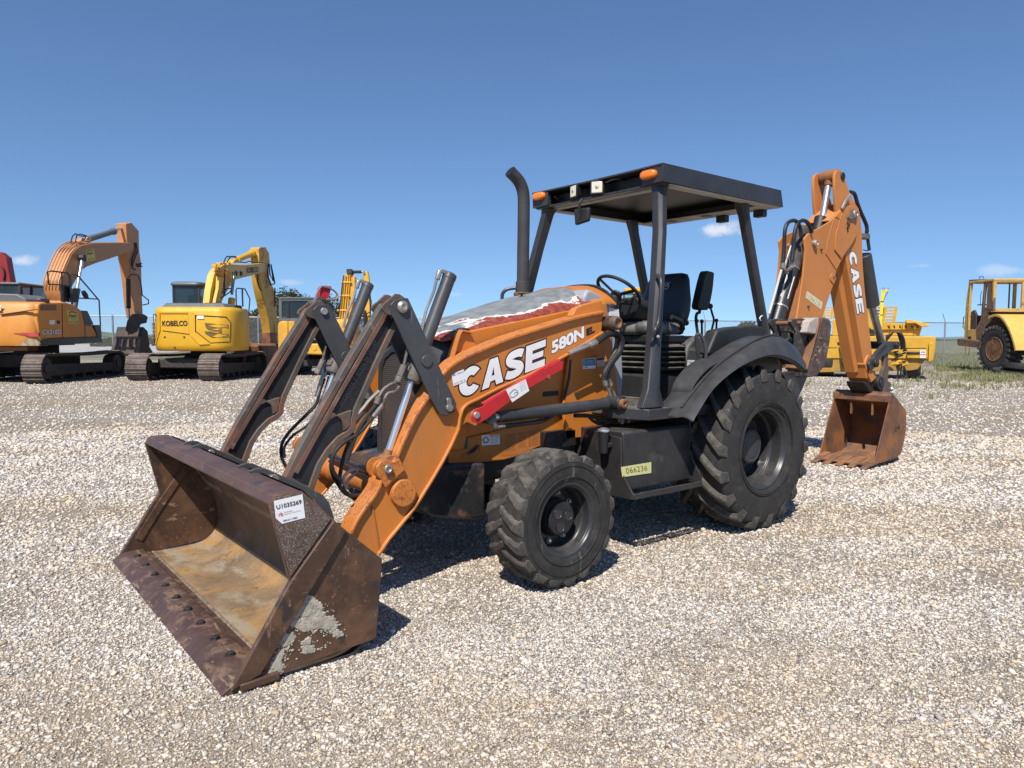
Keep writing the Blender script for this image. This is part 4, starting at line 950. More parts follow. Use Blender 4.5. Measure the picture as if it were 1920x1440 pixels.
# engine and gearbox bulk between the rails
M().box(1.15, 2.38, -.36, .36, .55, 1.42).build('engine_block', m_black, BH, bevel=.02)
# counterweight / front bolster
cw = TY(.47, [(800, 880), (806, 905), (800, 948), (812, 962), (838, 976), (908, 975), (908, 872), (860, 868)])
M().py([(2.86, .66), (2.86, .50), (2.72, .40), (2.40, .335), (2.31, .335), (2.31, .70), (2.60, .72), (2.80, .70)], -.47, .47).build('front_bolster', mat('scuffed_black_steel', (.022, .023, .026), .4, .2, var=.3, vscale=3, dust=.2, layers=[((.16, .085, .045), 5, .53, .66, .7), ((.08, .08, .08), 14, .56, .72, .6)], edge=((.28, .14, .06), .01, .5)), BH, bevel=.02, seg=3)

# ================================================================ hood, grille, exhaust
def hoodmat():
    m = bpy.data.materials.new('weathered_hood'); m.use_nodes = True; n = m.node_tree; b = n.nodes['Principled BSDF']
    co = n.nodes.new('ShaderNodeTexCoord').outputs['Object']; sx = n.nodes.new('ShaderNodeSeparateXYZ'); n.links.new(co, sx.inputs[0])
    # peeled clear decal: grey skin above, red primer low on the flanks, white torn edge between
    t = _math(n, 'SUBTRACT', sx.outputs['Z'], _math(n, 'ADD', _math(n, 'MULTIPLY', sx.outputs['X'], -.215), 2.118))
    t = _math(n, 'ADD', t, _math(n, 'MULTIPLY', _math(n, 'SUBTRACT', _noise(n, co, 7, 8, .62, .2, (.6, 1, 1)), .5), .16))
    red = _mix(n, _ramp(n, _noise(n, co, 24, 8, .7), .42, .7), (.20, .028, .016), (.33, .10, .06))
    red = _mix(n, _ramp(n, _noise(n, co, 60, 5, .7, 0, (.2, 1, 1)), .64, .72), red, (.55, .47, .42))
    gry = _mix(n, _ramp(n, _noise(n, co, 9, 8, .65), .35, .7), (.15, .165, .165), (.27, .28, .275))
    gry = _mix(n, _ramp(n, _noise(n, co, 70, 6, .7), .66, .74), gry, (.08, .075, .07))
    c = _mix(n, _ramp(n, t, -.014, -.008), red, (.66, .63, .58)); c = _mix(n, _ramp(n, t, -.002, .004), c, gry)
    n.links.new(c, b.inputs['Base Color']); b.inputs['Roughness'].default_value = .55
    bp = n.nodes.new('ShaderNodeBump'); bp.inputs['Strength'].default_value = .3; bp.inputs['Distance'].default_value = .002
    n.links.new(_noise(n, co, 60, 8, .7), bp.inputs['Height']); n.links.new(bp.outputs[0], b.inputs['Normal'])
    return m
def hrow(x, zs, zc, w, k=17):
    out = []
    for i in range(k):
        t = -1+2*i/(k-1); y = w*math.copysign(abs(t)**.9, t); f = (1-abs(t)**2.6)
        out.append((x, y, zs+(zc-zs)*f))
    return out
hs = [(2.62, 1.515, 1.545, .425), (2.56, 1.525, 1.585, .43), (2.34, 1.565, 1.640, .432), (2.10, 1.615, 1.700, .432), (1.87, 1.665, 1.772, .43), (1.68, 1.70, 1.825, .43), (1.51, 1.73, 1.862, .43), (1.30, 1.77, 1.905, .43), (1.13, 1.795, 1.925, .425)]
M().sheet([hrow(*h) for h in hs], (0, 0, .02)).build('hood', hoodmat(), BH, bevel=0, ang=60)
hs2 = [(1.30, 1.775, 1.913, .434), (1.10, 1.80, 1.935, .43), (1.04, 1.79, 1.915, .42)]
M().sheet([hrow(*h) for h in hs2], (0, 0, .02)).build('hood_trim', m_orange_clean, BH, bevel=0, ang=60)
M().sheet([hrow(*h) for h in [(1.055, 1.80, 1.945, .42), (1.03, 1.80, 1.95, .42), (1.015, 1.79, 1.935, .41)]], (0, 0, .03)).build('hood_seal', m_black, BH, bevel=0)
# fan shroud behind the grille and the mesh grille itself
M().loft([hrow(x, zs, zc, w)+[(x, w, .80), (x, -w, .80)] for x, zs, zc, w in ((2.60, 1.40, 1.47, .37), (2.54, 1.46, 1.53, .40), (2.42, 1.47, 1.55, .42))]).build('radiator_shroud', m_grey, BH, bevel=0, ang=50)
gl = empty('grille'); gl.parent = BH
def gx(z): return 2.66-(z-.72)*.04
go = [(-.36, .66), (.40, .66), (.40, 1.30), (.34, 1.40), (.22, 1.46), (-.20, 1.46), (-.32, 1.40), (-.38, 1.30)]
gi = offs(go, .045)
def gp(pts, dx): return [(gx(z)+dx, y, z) for y, z in pts]
n_ = len(go); mb = M()
vs = gp(go, 0)+gp(gi, 0)+gp(go, -.10)+gp(gi, -.04); fs = []
for i in range(n_):
    j = (i+1) % n_; fs += [(i, j, n_+j, n_+i), (j, i, 2*n_+i, 2*n_+j), (n_+i, n_+j, 3*n_+j, 3*n_+i), (2*n_+i, 3*n_+i, 3*n_+j, 2*n_+j)]
mb.add(vs, fs).build('grille_frame', m_dark, gl, bevel=.006)
def grillemat():
    m = bpy.data.materials.new('perforated_grille'); m.use_nodes = True; n = m.node_tree; b = n.nodes['Principled BSDF']
    co = n.nodes.new('ShaderNodeTexCoord').outputs['Object']; sx = n.nodes.new('ShaderNodeSeparateXYZ'); n.links.new(co, sx.inputs[0])
    cmb = n.nodes.new('ShaderNodeCombineXYZ'); n.links.new(sx.outputs['Y'], cmb.inputs[0]); n.links.new(sx.outputs['Z'], cmb.inputs[1])
    row = _math(n, 'MULTIPLY', sx.outputs['Z'], 72); fr = _math(n, 'FLOOR', row); sh = _math(n, 'MULTIPLY', _math(n, 'MODULO', fr, 2), .5)
    u = _math(n, 'SUBTRACT', _math(n, 'FRACT', _math(n, 'ADD', _math(n, 'MULTIPLY', sx.outputs['Y'], 62), _math(n, 'ADD', sh, 100.0))), .5); v = _math(n, 'SUBTRACT', _math(n, 'FRACT', row), .5)
    d = _math(n, 'SQRT', _math(n, 'ADD', _math(n, 'MULTIPLY', u, u), _math(n, 'MULTIPLY', v, v)))
    hole = _math(n, 'LESS_THAN', d, .40)
    base = _mix(n, _ramp(n, _noise(n, co, 9, 8, .7), .5, .68), (.085, .075, .066), (.17, .08, .04))
    n.links.new(base, b.inputs['Base Color']); n.links.new(_math(n, 'SUBTRACT', 1.0, hole), b.inputs['Alpha']); b.inputs['Roughness'].default_value = .6
    return m
M().extr(gp(gi, -.012), gp(gi, -.014)).build('grille_mesh', grillemat(), gl, bevel=0)
M().extr(gp(gi, -.07), gp(gi, -.09)).build('radiator_core', m_black, gl, bevel=0)
# orange nose cheeks beside the grille
for s in (1, -1):
    ck = [(2.60, .80), (2.58, 1.40), (2.54, 1.50), (2.44, 1.46), (2.42, .95), (2.46, .80)]
    M().py(ck, s*.44, s*.41).build('nose_cheek', m_orange_clean, BH, bevel=.012)
q = P('y', -.30, 690, 700)
# exhaust stack with curved tip and guard rail
ep = [P('y', -.10, *z) for z in ((980, 552), (981, 470), (982, 400), (981, 362), (973, 340), (957, 322))]
mb = M(); mb.tube([tuple(v) for v in ep], .047, n=20, sub=5)
m_exh = mat('sooty_exhaust', (.034, .034, .036), .7, .1, var=.2, dust=.15, bump=.15)
mb.v and mb.build('exhaust_stack', m_exh, BH, bevel=0, ang=60)
t_ = ep[-1]; dd = (ep[-1]-ep[-2]).normalized(); M().cyl(t_, t_+dd*.004, .046, n=20).build('exhaust_mouth', m_ink, BH, bevel=0)
b0 = ep[0]; M().cyl((b0.x, b0.y, b0.z-.06), (b0.x, b0.y, b0.z+.10), .060, .054, n=24).build('exhaust_collar', m_exh, BH, bevel=.004)
M().lathe((b0.x, b0.y, b0.z-.012), (0, 0, 1), [(.068, 0), (.070, .004), (.070, .022), (.068, .026)], 24).bar((b0.x+.03, b0.y+.07, b0.z), (b0.x+.03, b0.y+.10, b0.z), .03, .02).build('exhaust_clamp', m_rustbk, BH, bevel=.002)
hose([(942, 568), (942, 552), (950, 543), (966, 540), (978, 541)], [-.2, -.2, -.18, -.14, -.10], .014, BH, m_dark, 'exhaust_guard', lambda *p: p)
q = P('y', .05, 978, 556); M().cyl((q.x, q.y, q.z-.04), (q.x, q.y, q.z+.02), .008, n=8).cyl((q.x, q.y, q.z+.02), (q.x, q.y, q.z+.026), .028, n=12).build('hood_latch', m_black, BH, bevel=0)

# ================================================================ decals on the tower and rail
def stick(pts, y, m, nm, th=.001):
    return M().py(TY(y, pts), y+th, y+.0002).build(nm, m, BH, bevel=0)
m_blue = mat('blue_decal', (.02, .16, .36), .4, var=.05)
YT = .4725
o = stick(c3((1014, 556), (1083, 551), (1085, 606), (1016, 611)), YT, m_white, 'lift_control_decal'); stick(c3((1017, 558), (1081, 554), (1082, 590), (1018, 594)), YT+.0012, m_blue, 'lift_control_decal')
dec('printed_text', 'LIFT CONTROL', c3((1022, 575))[0], c3((1075, 571))[0], c3((1021, 566))[0], m_white, o, YT+.003, off=.01)
dec('printed_text', 'GO TO CASE', c3((1022, 587))[0], c3((1076, 583))[0], c3((1021, 579))[0], m_white, o, YT+.003)
dec('printed_text', 'CASE', c3((1022, 606))[0], c3((1044, 604))[0], c3((1021, 598))[0], m_ink, o, YT+.002, off=.01)
o = stick(c3((1034, 513), (1096, 508), (1098, 545), (1036, 550)), YT, m_orange_clean, 'built_in_decal')
dec('printed_text', 'PROUDLY', c3((1040, 520))[0], c3((1095, 515))[0], c3((1039, 509))[0], m_inkred, o, YT+.002, off=.01)
dec('printed_text', 'BUILT', c3((1060, 533))[0], c3((1096, 530))[0], c3((1059, 522))[0], m_inkred, o, YT+.002, off=.01)
dec('printed_text', 'USA', c3((1060, 546))[0], c3((1097, 543))[0], c3((1059, 535))[0], m_ink, o, YT+.002, off=.01)
o = stick(c3((1090, 551), (1134, 547), (1136, 594), (1092, 598)), YT, mat('faded_decal', (.55, .42, .33), .5, var=.2, vscale=90), 'faded_warning_decal'); stick(c3((1092, 553), (1132, 549), (1132, 560), (1092, 563)), YT+.0012, m_ink, 'faded_warning_decal')
YR = YB+.0005
o = stick(c3((470, 968), (567, 961), (568, 1016), (471, 1024)), YR, m_label, 'rail_warning_decal'); stick(c3((516, 967), (564, 963), (564, 972), (516, 975)), YR+.0012, mat('decal_orange', (.7, .18, .04), .5, var=0), 'rail_warning_decal')
dec('printed_text', '! WARNING', c3((520, 974))[0], c3((560, 971))[0], c3((520, 966))[0], m_label, o, YR+.003)
for i in range(4): dec('printed_text', 'keep clear of fan', c3((520, 985+i*9))[0], c3((562-i*2, 982+i*9))[0], c3((520, 979+i*9))[0], m_ink, o, YR+.002)
hose(((478, 990), (492, 978), (506, 992), (500, 1006), (484, 1008), (478, 990)), YR+.002, .003, o, m_ink, 'warning_symbol', c3)
o = stick(c3((570, 968), (786, 930), (792, 1020), (672, 1072), (570, 1080)), YR, mat('instruction_plate', (.48, .16, .03), .5, var=.1), 'service_chart_decal')
for k, (xa, xb, dy) in enumerate(((600, 655, -3), (668, 715, -8), (724, 782, -12))):
    for i in range(9):
        y_ = 972+i*9.5+(xa-600)*-.16
        if xa < 660 and i > 5: y_ += 6
        dec('printed_text', ('lubricant grade', 'check every 50 h', 'filter element no')[k], c3((xa, y_))[0], c3((xb-(i*7 % 13), y_-(xb-xa)*.13))[0], c3((xa, y_-6))[0], m_ink, o, YR+.002)
o = stick([(847, 817), (851, 815), (853, 838), (847, 840)], YR, m_label, 'small_rail_label')
# ================================================================ hydraulic hoses at the cab
hose(((945, 528), (1010, 500), (1060, 480), (1090, 465)), .625, .013, BH, m_zinc, 'rigid_pipe', c3)
hose(((935, 523), (1000, 490), (1060, 462), (1085, 455)), .600, .011, BH, m_zinc, 'rigid_pipe', c3)
M().cyl(P('y', .62, *c3((1050, 484))[0]), P('y', .62, *c3((1100, 462))[0]), .024, n=8).build('hose_fitting', m_zinc, BH, bevel=.003)
hose(((1095, 465), (1125, 440), (1165, 420), (1205, 425), (1225, 460), (1215, 515), (1175, 570), (1140, 625), (1130, 670)), .63, .023, BH, m_hose, 'hose', c3)
hose(((1110, 455), (1150, 425), (1190, 425), (1205, 455), (1190, 520), (1165, 580), (1158, 620), (1155, 665)), .585, .021, BH, mat('chafed_hose', (.12, .10, .085), .8, var=.5, vscale=12, layers=[((.42, .36, .29), 9, .5, .6, .8)]), 'hose', c3)
for a, b, y in (((1130, 660), (1140, 700), .63), ((1156, 660), (1166, 700), .585)):
    M().cyl(P('y', y, *c3(a)[0]), P('y', y, *c3(b)[0]), .020, n=8).build('hose_fitting', m_zinc, BH, bevel=.002)
for k in range(2):
    dx = 22*k; yy = .60-.03*k
    hose(((1140+dx, 695), (1165+dx, 750), (1185+dx, 795), (1190+dx, 830), (1200+dx, 875)), yy, .011, BH, m_zinc, 'rigid_pipe', c3)
M().cyl(P('y', .60, *c3((1178, 792))[0]), P('y', .60, *c3((1212, 790))[0]), .016, n=8).build('pipe_clamp', m_rustbk, BH, bevel=.002)
M().cyl(P('y', .60, *c3((1205, 885))[0]), P('y', .60, *c3((1300, 868))[0]), .022, n=10).build('hose_fitting', m_zinc, BH, bevel=.002)
M().cyl(P('y', .61, *c3((1225, 860))[0]), P('y', .61, *c3((1228, 905))[0]), .018, n=8).cyl(P('y', .61, *c3((1260, 858))[0]), P('y', .61, *c3((1262, 900))[0]), .018, n=8).build('hose_fitting', m_zinc, BH, bevel=.002)
hose(((1300, 875), (1350, 872), (1395, 862), (1418, 840), (1422, 800)), .58, .010, BH, m_dark, 'rigid_pipe', c3)
hose(((972, 862), (1030, 862), (1080, 868), (1110, 880), (1150, 895), (1200, 890)), .62, .015, BH, m_hose, 'hose', c3)
hose(((1050, 868), (1072, 890), (1100, 905), (1130, 905)), .60, .012, BH, m_hose, 'hose', c3)
# hose under the lift cylinder
hose(((590, 918), (700, 905), (800, 890), (870, 850), (930, 832), (1000, 820), (1030, 800)), .66, .015, BH, m_hose, 'hose', c3)
M().cyl(P('y', .66, *c3((535, 925))[0]), P('y', .66, *c3((592, 918))[0]), .016, n=8).cyl(P('y', .66, *c3((542, 905))[0]), P('y', .66, *c3((540, 930))[0]), .015, n=8).build('hose_fitting', m_zinc, BH, bevel=.002)
hose(((532, 895), (540, 920)), .66, .012, BH, m_zinc, 'rigid_pipe', c3)
# ================================================================ cowl, steering, operator station
m_cowl = mat('light_grey_cowl', (.30, .32, .34), .5, var=.08, dust=.2)
cwp = TY(.40, [(1100, 546), (1112, 545), (1136, 562), (1152, 585), (1163, 615), (1167, 655), (1169, 700), (1166, 742), (1150, 745), (1140, 600), (1096, 575)])
M().py(sm2(cwp, 2, True), .40, -.38).build('cowl', m_cowl, BH, bevel=.02, seg=3)
stick(d3((128, 465), (240, 480), (252, 640), (185, 610), (130, 560)), .402, m_label, 'instruction_label')
pp = d3((128, 465), (240, 480), (252, 640), (188, 626))
for i in range(8):
    dec('printed_text', 'read the manual before operating', d3((140, 482+i*19))[0], d3((236, 496+i*19))[0], d3((140, 474+i*19))[0], m_ink, BH, .4042)
m_plast = mat('soft_black_trim', (.011, .012, .013), .55, var=.15, dust=.12)
sw = empty('steering_wheel'); sw.parent = BH
scn = P('y', .05, 1160, 546); sn = Vector((-.60, .05, .80)).normalized()
a_ = sn.orthogonal().normalized(); a_ = (Vector((0, 1, 0))-sn*sn.y).normalized(); b_ = sn.cross(a_)
ring = [scn+(a_*math.cos(t)+b_*math.sin(t))*.195 for t in [2*math.pi*i/48 for i in range(49)]]
M().tube(ring, .0145, n=10, smooth=False).build('wheel_rim', m_plast, sw, bevel=0)
hb = scn-sn*.07
mb = M()
for k in range(3):
    t = 2*math.pi*k/3+R_(118); mb = M(); e = scn+(a_*math.cos(t)+b_*math.sin(t))*.19; mb.bar(hb+sn*.03, e, .03, .012, up=sn); mb.build('spoke', m_dark, sw, bevel=.003)
M().lathe(hb, sn, [(.035, 0), (.05, .02), (.045, .05), (.02, .058)], 24).build('wheel_hub', m_fender, sw, bevel=.003)
M().lathe(hb-sn*.30, sn, [(.085, 0), (.075, .12), (.06, .22), (.042, .30)], 24).build('steering_column', m_plast, BH, bevel=0)
q0 = P('y', 0, 1175, 560)
M().loft([[(q0.x+a, b, q0.z+c) for a, b, c in ((.05, -w_, -.01+z), (.05, w_, -.01+z), (-.20, w_*.9, -.06+z), (-.20, -w_*.9, -.06+z))] for z, w_ in ((-.16, .11), (-.04, .20), (.02, .17))]).build('instrument_pod', m_plast, BH, bevel=.02, seg=3)
hose(((250, 405), (330, 395), (400, 345), (450, 330)), .12, .010, BH, m_plast, 'control_stalk', d3)
hose(((255, 410), (330, 420), (400, 415), (450, 380), (465, 330)), .10, .008, BH, m_plast, 'cable', d3)
hose(((360, 420), (410, 480), (440, 520), (465, 560), (470, 590)), .0, .012, BH, m_plast, 'shift_lever', d3)
# platform
m_floor = mat('dusty_rubber_floor', (.035, .033, .031), .85, var=.3, dust=.6, bump=.2)
ZF = 1.02
fl_ = [(1.34, -.80), (1.34, .62), (1.20, .905), (.48, .905), (-.30, .70), (-.30, -.80)]
M().pz(fl_, ZF-.05, ZF).build('platform_floor', m_floor, BH, bevel=.006)
M().pz([(1.345, .60), (1.22, .915), (.45, .915), (.45, .90), (1.20, .895), (1.33, .59)], ZF-.075, ZF+.004).build('platform_edge', m_dark, BH, bevel=.006)
for i in range(9): M().box(.55+i*.07, .575+i*.07, -.3, .62, ZF, ZF+.006).build('floor_rib', m_floor, BH, bevel=.002)
# black bellows under the seat and seat base
sb = empty('operator_seat'); sb.parent = BH; xs = .20
def rsq(cx, cy, z, hx, hy, k=24, p=4):
    return [(cx+hx*math.copysign(abs(math.cos(t))**(2/p), math.cos(t)), cy+hy*math.copysign(abs(math.sin(t))**(2/p), math.sin(t)), z) for t in [2*math.pi*i/k for i in range(k)]]
M().loft([rsq(xs, -.02, ZF, .26, .30), rsq(xs, -.02, 1.20, .25, .29), rsq(xs, -.02, 1.24, .20, .26)]).build('seat_pedestal', m_plast, sb, bevel=.006)
rows = [rsq(xs, -.02, 1.24, .22, .27)]
for i in range(5):
    z = 1.25+i*.045; rows += [rsq(xs, -.02, z+.004, .255, .315), rsq(xs, -.02, z+.018, .265, .325), rsq(xs, -.02, z+.040, .215, .275)]
M().loft(rows).build('bellows', mat('dusty_bellows', (.018, .017, .016), .8, var=.2, dust=.45), sb, bevel=0, ang=60)
M().box(xs-.22, xs+.24, -.29, .25, 1.485, 1.545).build('slide_rail', m_plast, sb, bevel=.01)
m_vinyl = mat('seat_vinyl', (.013, .016, .019), .38, var=.15, dust=.08, bump=.1, bscale=200)
m_cush = mat('worn_seat_cushion', (.045, .045, .047), .6, var=.15, dust=.25, layers=[((.20, .18, .155), 2.2, .47, .56, .7)])
cu = [rsq(xs+.02, -.02, 1.55, .25, .25, 32, 3.2), rsq(xs+.02, -.02, 1.575, .275, .27, 32, 3.4), rsq(xs+.02, -.02, 1.62, .28, .275, 32, 3.6), rsq(xs+.02, -.02, 1.655, .26, .26, 32, 3.6), rsq(xs+.02, -.02, 1.668, .20, .21, 32, 3.2)]
M().loft(cu).build('cushion', m_cush, sb, bevel=0, ang=80)
bkr = []
for z, hw_, dx, th_ in ((1.60, .235, 0, .05), (1.66, .26, -.01, .07), (1.76, .275, -.03, .075), (1.86, .262, -.055, .07), (1.96, .235, -.075, .065), (2.04, .22, -.09, .055), (2.085, .195, -.10, .04), (2.10, .14, -.105, .02)):
    bkr.append(rsq(xs-.22+dx, -.02, z, th_, hw_, 32, 3.2))
M().loft(bkr).build('backrest', m_vinyl, sb, bevel=0, ang=80)
M().box(xs-.33, xs-.25, -.2, .16, 1.55, 2.0).build('backrest_shell', m_plast, sb, bevel=.03)
# embroidered winged badge
xb_ = xs-.22-.075+.068
ec = Vector((xb_+.012, .03, 1.985))
ring = [ec+Vector((-.001*math.sin(t), math.cos(t)*.028, math.sin(t)*.028)) for t in [2*math.pi*i/24 for i in range(25)]]
m_badge = mat('badge_thread', (.30, .30, .30), .6, var=0)
M().tube(ring, .0042, n=6, smooth=False).build('badge_ring', m_badge, sb, bevel=0)
for s in (1, -1): M().tube([ec+Vector((.002, 0, -.004)), ec+Vector((.002, s*.018, .014)), ec+Vector((.0, s*.045, .030))], [.007, .003], n=6).build('badge_wing', m_badge, sb, bevel=0)
for s in (1, -1):
    M().tube([(xs-.18, -.02+s*.27, 1.60), (xs-.10, -.02+s*.31, 1.66), (xs+.02, -.02+s*.31, 1.70)], .022, n=10).build('armrest', m_plast, sb, bevel=0)
hose(((920, 560), (960, 600), (1010, 640)), .20, .022, sb, m_plast, 'seat_belt_stalk', d3)
# cross-hair dashboard side console on the right, small yellow tag etc.
M().box(.05, .45, -.62, -.42, ZF, 1.50).build('side_console', m_plast, BH, bevel=.03)
# folded headrest/arm pad standing behind the seat (the tall black pad)
pd_ = TY(.22, d3((1195, 75), (1240, 58), (1275, 66), (1284, 100), (1262, 300), (1222, 470), (1190, 488), (1130, 482), (1110, 455), (1120, 380)))
M().py(sm2(pd_, 3, True), .25, .17).build('raised_armrest_pad', m_plast, BH, bevel=.02, seg=3)
hose(((1150, 480), (1148, 515), (1120, 530), (1110, 600), (1130, 760)), .21, .014, BH, m_plast, 'pad_bracket', d3)
# backhoe control levers
for pts, y in ((((1270, 445), (1290, 520), (1310, 600), (1290, 700), (1275, 790)), .10), (((1340, 605), (1340, 660), (1338, 720)), .0), (((1175, 615), (1176, 700), (1178, 790)), .18), (((1118, 610), (1120, 690), (1125, 770)), .22)):
    q = [P('y', y, *z) for z in d3(*pts)]
    lv = M().tube([tuple(v) for v in q], .010, n=8).build('control_lever', m_plast, BH, bevel=0)
    M().ball(q[0], .026 if pts[0][0] == 1270 else .019, 14).build('lever_knob', m_plast, lv, bevel=0)
ct = TY(.24, d3((985, 1140), (1020, 900), (1080, 820), (1130, 780), (1300, 790), (1330, 900), (1240, 1010), (1190, 1140)))
M().py(ct, .24, -.50).build('rear_console', mat('console_grey', (.05, .055, .06), .55, var=.1, dust=.3), BH, bevel=.02)
stick(d3((1015, 1050), (1095, 1052), (1090, 1120), (1010, 1125)), .241, m_label, 'no_riders_decal')
dec('printed_text', 'No', d3((1028, 1088))[0], d3((1065, 1086))[0], d3((1027, 1062))[0], m_blue, BH, .2425, off=.02)
stick(d3((1030, 905), (1190, 925), (1185, 970), (1030, 945)), .241, m_gland, 'worn_console_label')
# pedals
for y in (-.12, .05, .2): M().box(.86, .93, y-.04, y+.04, 1.08, 1.10).bar((.93, y, 1.09), (1.02, y, 1.25), .014, .014).build('pedal', m_plast, BH, bevel=.004)

# ================================================================ canopy
m_under = mat('canopy_underside', (.50, .47, .42), .8, var=.08, dust=.1, layers=[((.25, .22, .19), 5, .6, .8, .8)])
cn = empty('canopy'); cn.parent = BH
XF, XR, CW, ZT, ZB = .907, -.668, .735, 2.80, 2.665
xr2 = XR-.035
rows = []
for x, dz in ((XF, -.0), (XF-.25, .012), (.1, .022), (-.4, .015), (XR, 0)):
    rows.append([(x, CW*t, ZT+dz*(1-abs(t)**2)+(-.02*math.exp(-((x-.75)/.15)**2)*(1-t*t))) for t in (-1, -.8, -.5, -.2, 0, .2, .5, .8, 1)])
M().sheet(rows, (0, 0, .012)).build('roof_panel', m_dark, cn, bevel=0, ang=50)
for s in (1, -1):
    M().extr([(XF, s*CW, ZT), (XF-.01, s*(CW+.003), ZB), (xr2, s*(CW+.003), ZB-.005), (XR, s*CW, ZT)], [(XF, s*(CW-.012), ZT-.002), (XF-.01, s*(CW-.012), ZB), (xr2, s*(CW-.012), ZB-.005), (XR, s*(CW-.012), ZT-.002)]).build('side_fascia', m_dark, cn, bevel=.003)
    # front corner lamp housings
    y1, y0 = sorted((s*CW*.995, s*(CW-.20)))
    M().box(XF-.05, XF-.004, y0, y1, ZB, ZT-.018).build('corner_housing', m_dark, cn, bevel=.004)
M().extr([(XR, -CW, ZT), (XR, CW, ZT), (xr2, CW, ZB-.005), (xr2, -CW, ZB-.005)], [(XR+.012, -CW, ZT-.002), (XR+.012, CW, ZT-.002), (xr2+.012, CW, ZB-.005), (xr2+.012, -CW, ZB-.005)]).build('rear_fascia', m_dark, cn, bevel=.002)
M().box(XF-.14, XF-.12, -CW+.02, CW-.02, ZB, ZT-.03).build('front_panel', m_black, cn, bevel=.004)
M().box(XF-.12, XF-.03, -CW+.02, CW-.02, ZB-.012, ZB+.006).build('front_sill', m_dark, cn, bevel=.004)
# light underside rim round a deep recess
for a in ((XR-.02, XF-.10, CW-.10, CW-.013), (XR-.02, XF-.10, -CW+.013, -CW+.10), (XR-.02, XR+.20, -CW+.10, CW-.10), (XF-.20, XF-.10, -CW+.10, CW-.10)):
    M().box(a[0], a[1], a[2], a[3], ZB-.012, ZB-.002).build('underside_rim', m_under, cn, bevel=.002)
M().box(XR+.02, XF-.14, -CW+.02, CW-.02, ZT-.055, ZT-.045).build('headliner', m_black, cn, bevel=0)
for y in (-.35, .05): M().lathe((XR+.12, y, ZB-.014), (0, 0, -1), [(.05, 0), (.05, .004), (.03, .006)], 16).build('speaker_vent', m_black, cn, bevel=0)
for y in (.16, .55): M().box(XR-.01, XR+.06, y-.05, y+.05, ZB-.075, ZB-.012).build('rear_work_lamp', m_black, cn, bevel=.008)
M().cyl((.62, -.45, ZT), (.62, -.45, ZT+.05), .02, n=12).build('beacon_socket', m_black, cn, bevel=.003)
# amber lamps
for s in (1, -1):
    yc = s*(CW-.105); yc = P('x', XF, *c5((1017, 130))[0]).y if s > 0 else P('x', XF, *c5((313, 268))[0]).y
    zc = P('x', XF, *c5((1017, 130))[0]).z if s > 0 else P('x', XF, *c5((313, 268))[0]).z
    rr_ = []
    for dx, k in ((0, 1), (.02, 1), (.032, .86), (.038, .6)):
        rr_.append([(XF-.004+dx, yc+.075*k*math.copysign(abs(math.cos(t))**.55, math.cos(t)), zc+.033*k*math.copysign(abs(math.sin(t))**.8, math.sin(t))) for t in [2*math.pi*i/28 for i in range(28)]])
    M().loft(rr_).build('amber_marker_lamp', m_amber, cn, bevel=0, ang=50)
# work lamps: one pair on the near half, the outer one turned
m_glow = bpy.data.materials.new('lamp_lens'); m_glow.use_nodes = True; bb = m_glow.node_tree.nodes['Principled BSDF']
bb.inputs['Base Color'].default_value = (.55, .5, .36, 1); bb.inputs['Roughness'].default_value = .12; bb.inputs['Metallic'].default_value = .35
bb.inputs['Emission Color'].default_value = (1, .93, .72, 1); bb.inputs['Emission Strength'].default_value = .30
for (px_, rot) in (((683, 208), 30), ((530, 235), -14)):
    p = P('x', XF+.005, *c5(px_)[0]); R3 = Matrix.Rotation(R_(rot), 3, 'Z')
    def L(dx, dy, dz): return Vector((p.x, p.y, p.z))+R3 @ Vector((dx, dy, dz))
    wl = M().extr([L(-.08, a*.036, b*.034) for a, b in ((-1, -1), (1, -1), (1, 1), (-1, 1))], [L(0, a*.060, b*.060) for a, b in ((-1, -1), (1, -1), (1, 1), (-1, 1))]).build('work_lamp', m_black, cn, bevel=.010, seg=3)
    M().extr([L(-.01, a*.045, b*.045) for a, b in ((-1, -1), (1, -1), (1, 1), (-1, 1))], [L(.003, a*.045, b*.045) for a, b in ((-1, -1), (1, -1), (1, 1), (-1, 1))]).build('lens', m_glow, wl, bevel=.006)
    M().lathe(L(.003, 0, 0), R3 @ Vector((1, 0, 0)), [(.016, 0), (.014, .004), (.004, .006)], 12).build('bulb', m_zinc, wl, bevel=0)
hose(((410, 270), (440, 290), (470, 280), (500, 250)), -.45, .005, cn, m_black, 'lamp_cable', c5)
hose(((740, 180), (800, 160), (870, 165), (890, 130)), .30, .005, cn, m_black, 'lamp_cable', c5)
# mirror
q = P('y', -.12, 1093, 404)
M().extr([(q.x+.03, q.y-.085, q.z+.06), (q.x+.02, q.y+.085, q.z+.055), (q.x+.02, q.y+.075, q.z-.055), (q.x+.03, q.y-.07, q.z-.075)], [(q.x-.01, q.y-.085, q.z+.06), (q.x-.02, q.y+.085, q.z+.055), (q.x-.02, q.y+.075, q.z-.055), (q.x-.01, q.y-.07, q.z-.075)]).build('mirror', m_plast, cn, bevel=.015, seg=3)
M().tube([(q.x+.03, q.y, q.z-.02), (q.x+.05, q.y+.01, q.z+.08), (q.x+.03, q.y+.02, ZB-.01)], .010, n=8).build('mirror_arm', m_plast, cn, bevel=0)
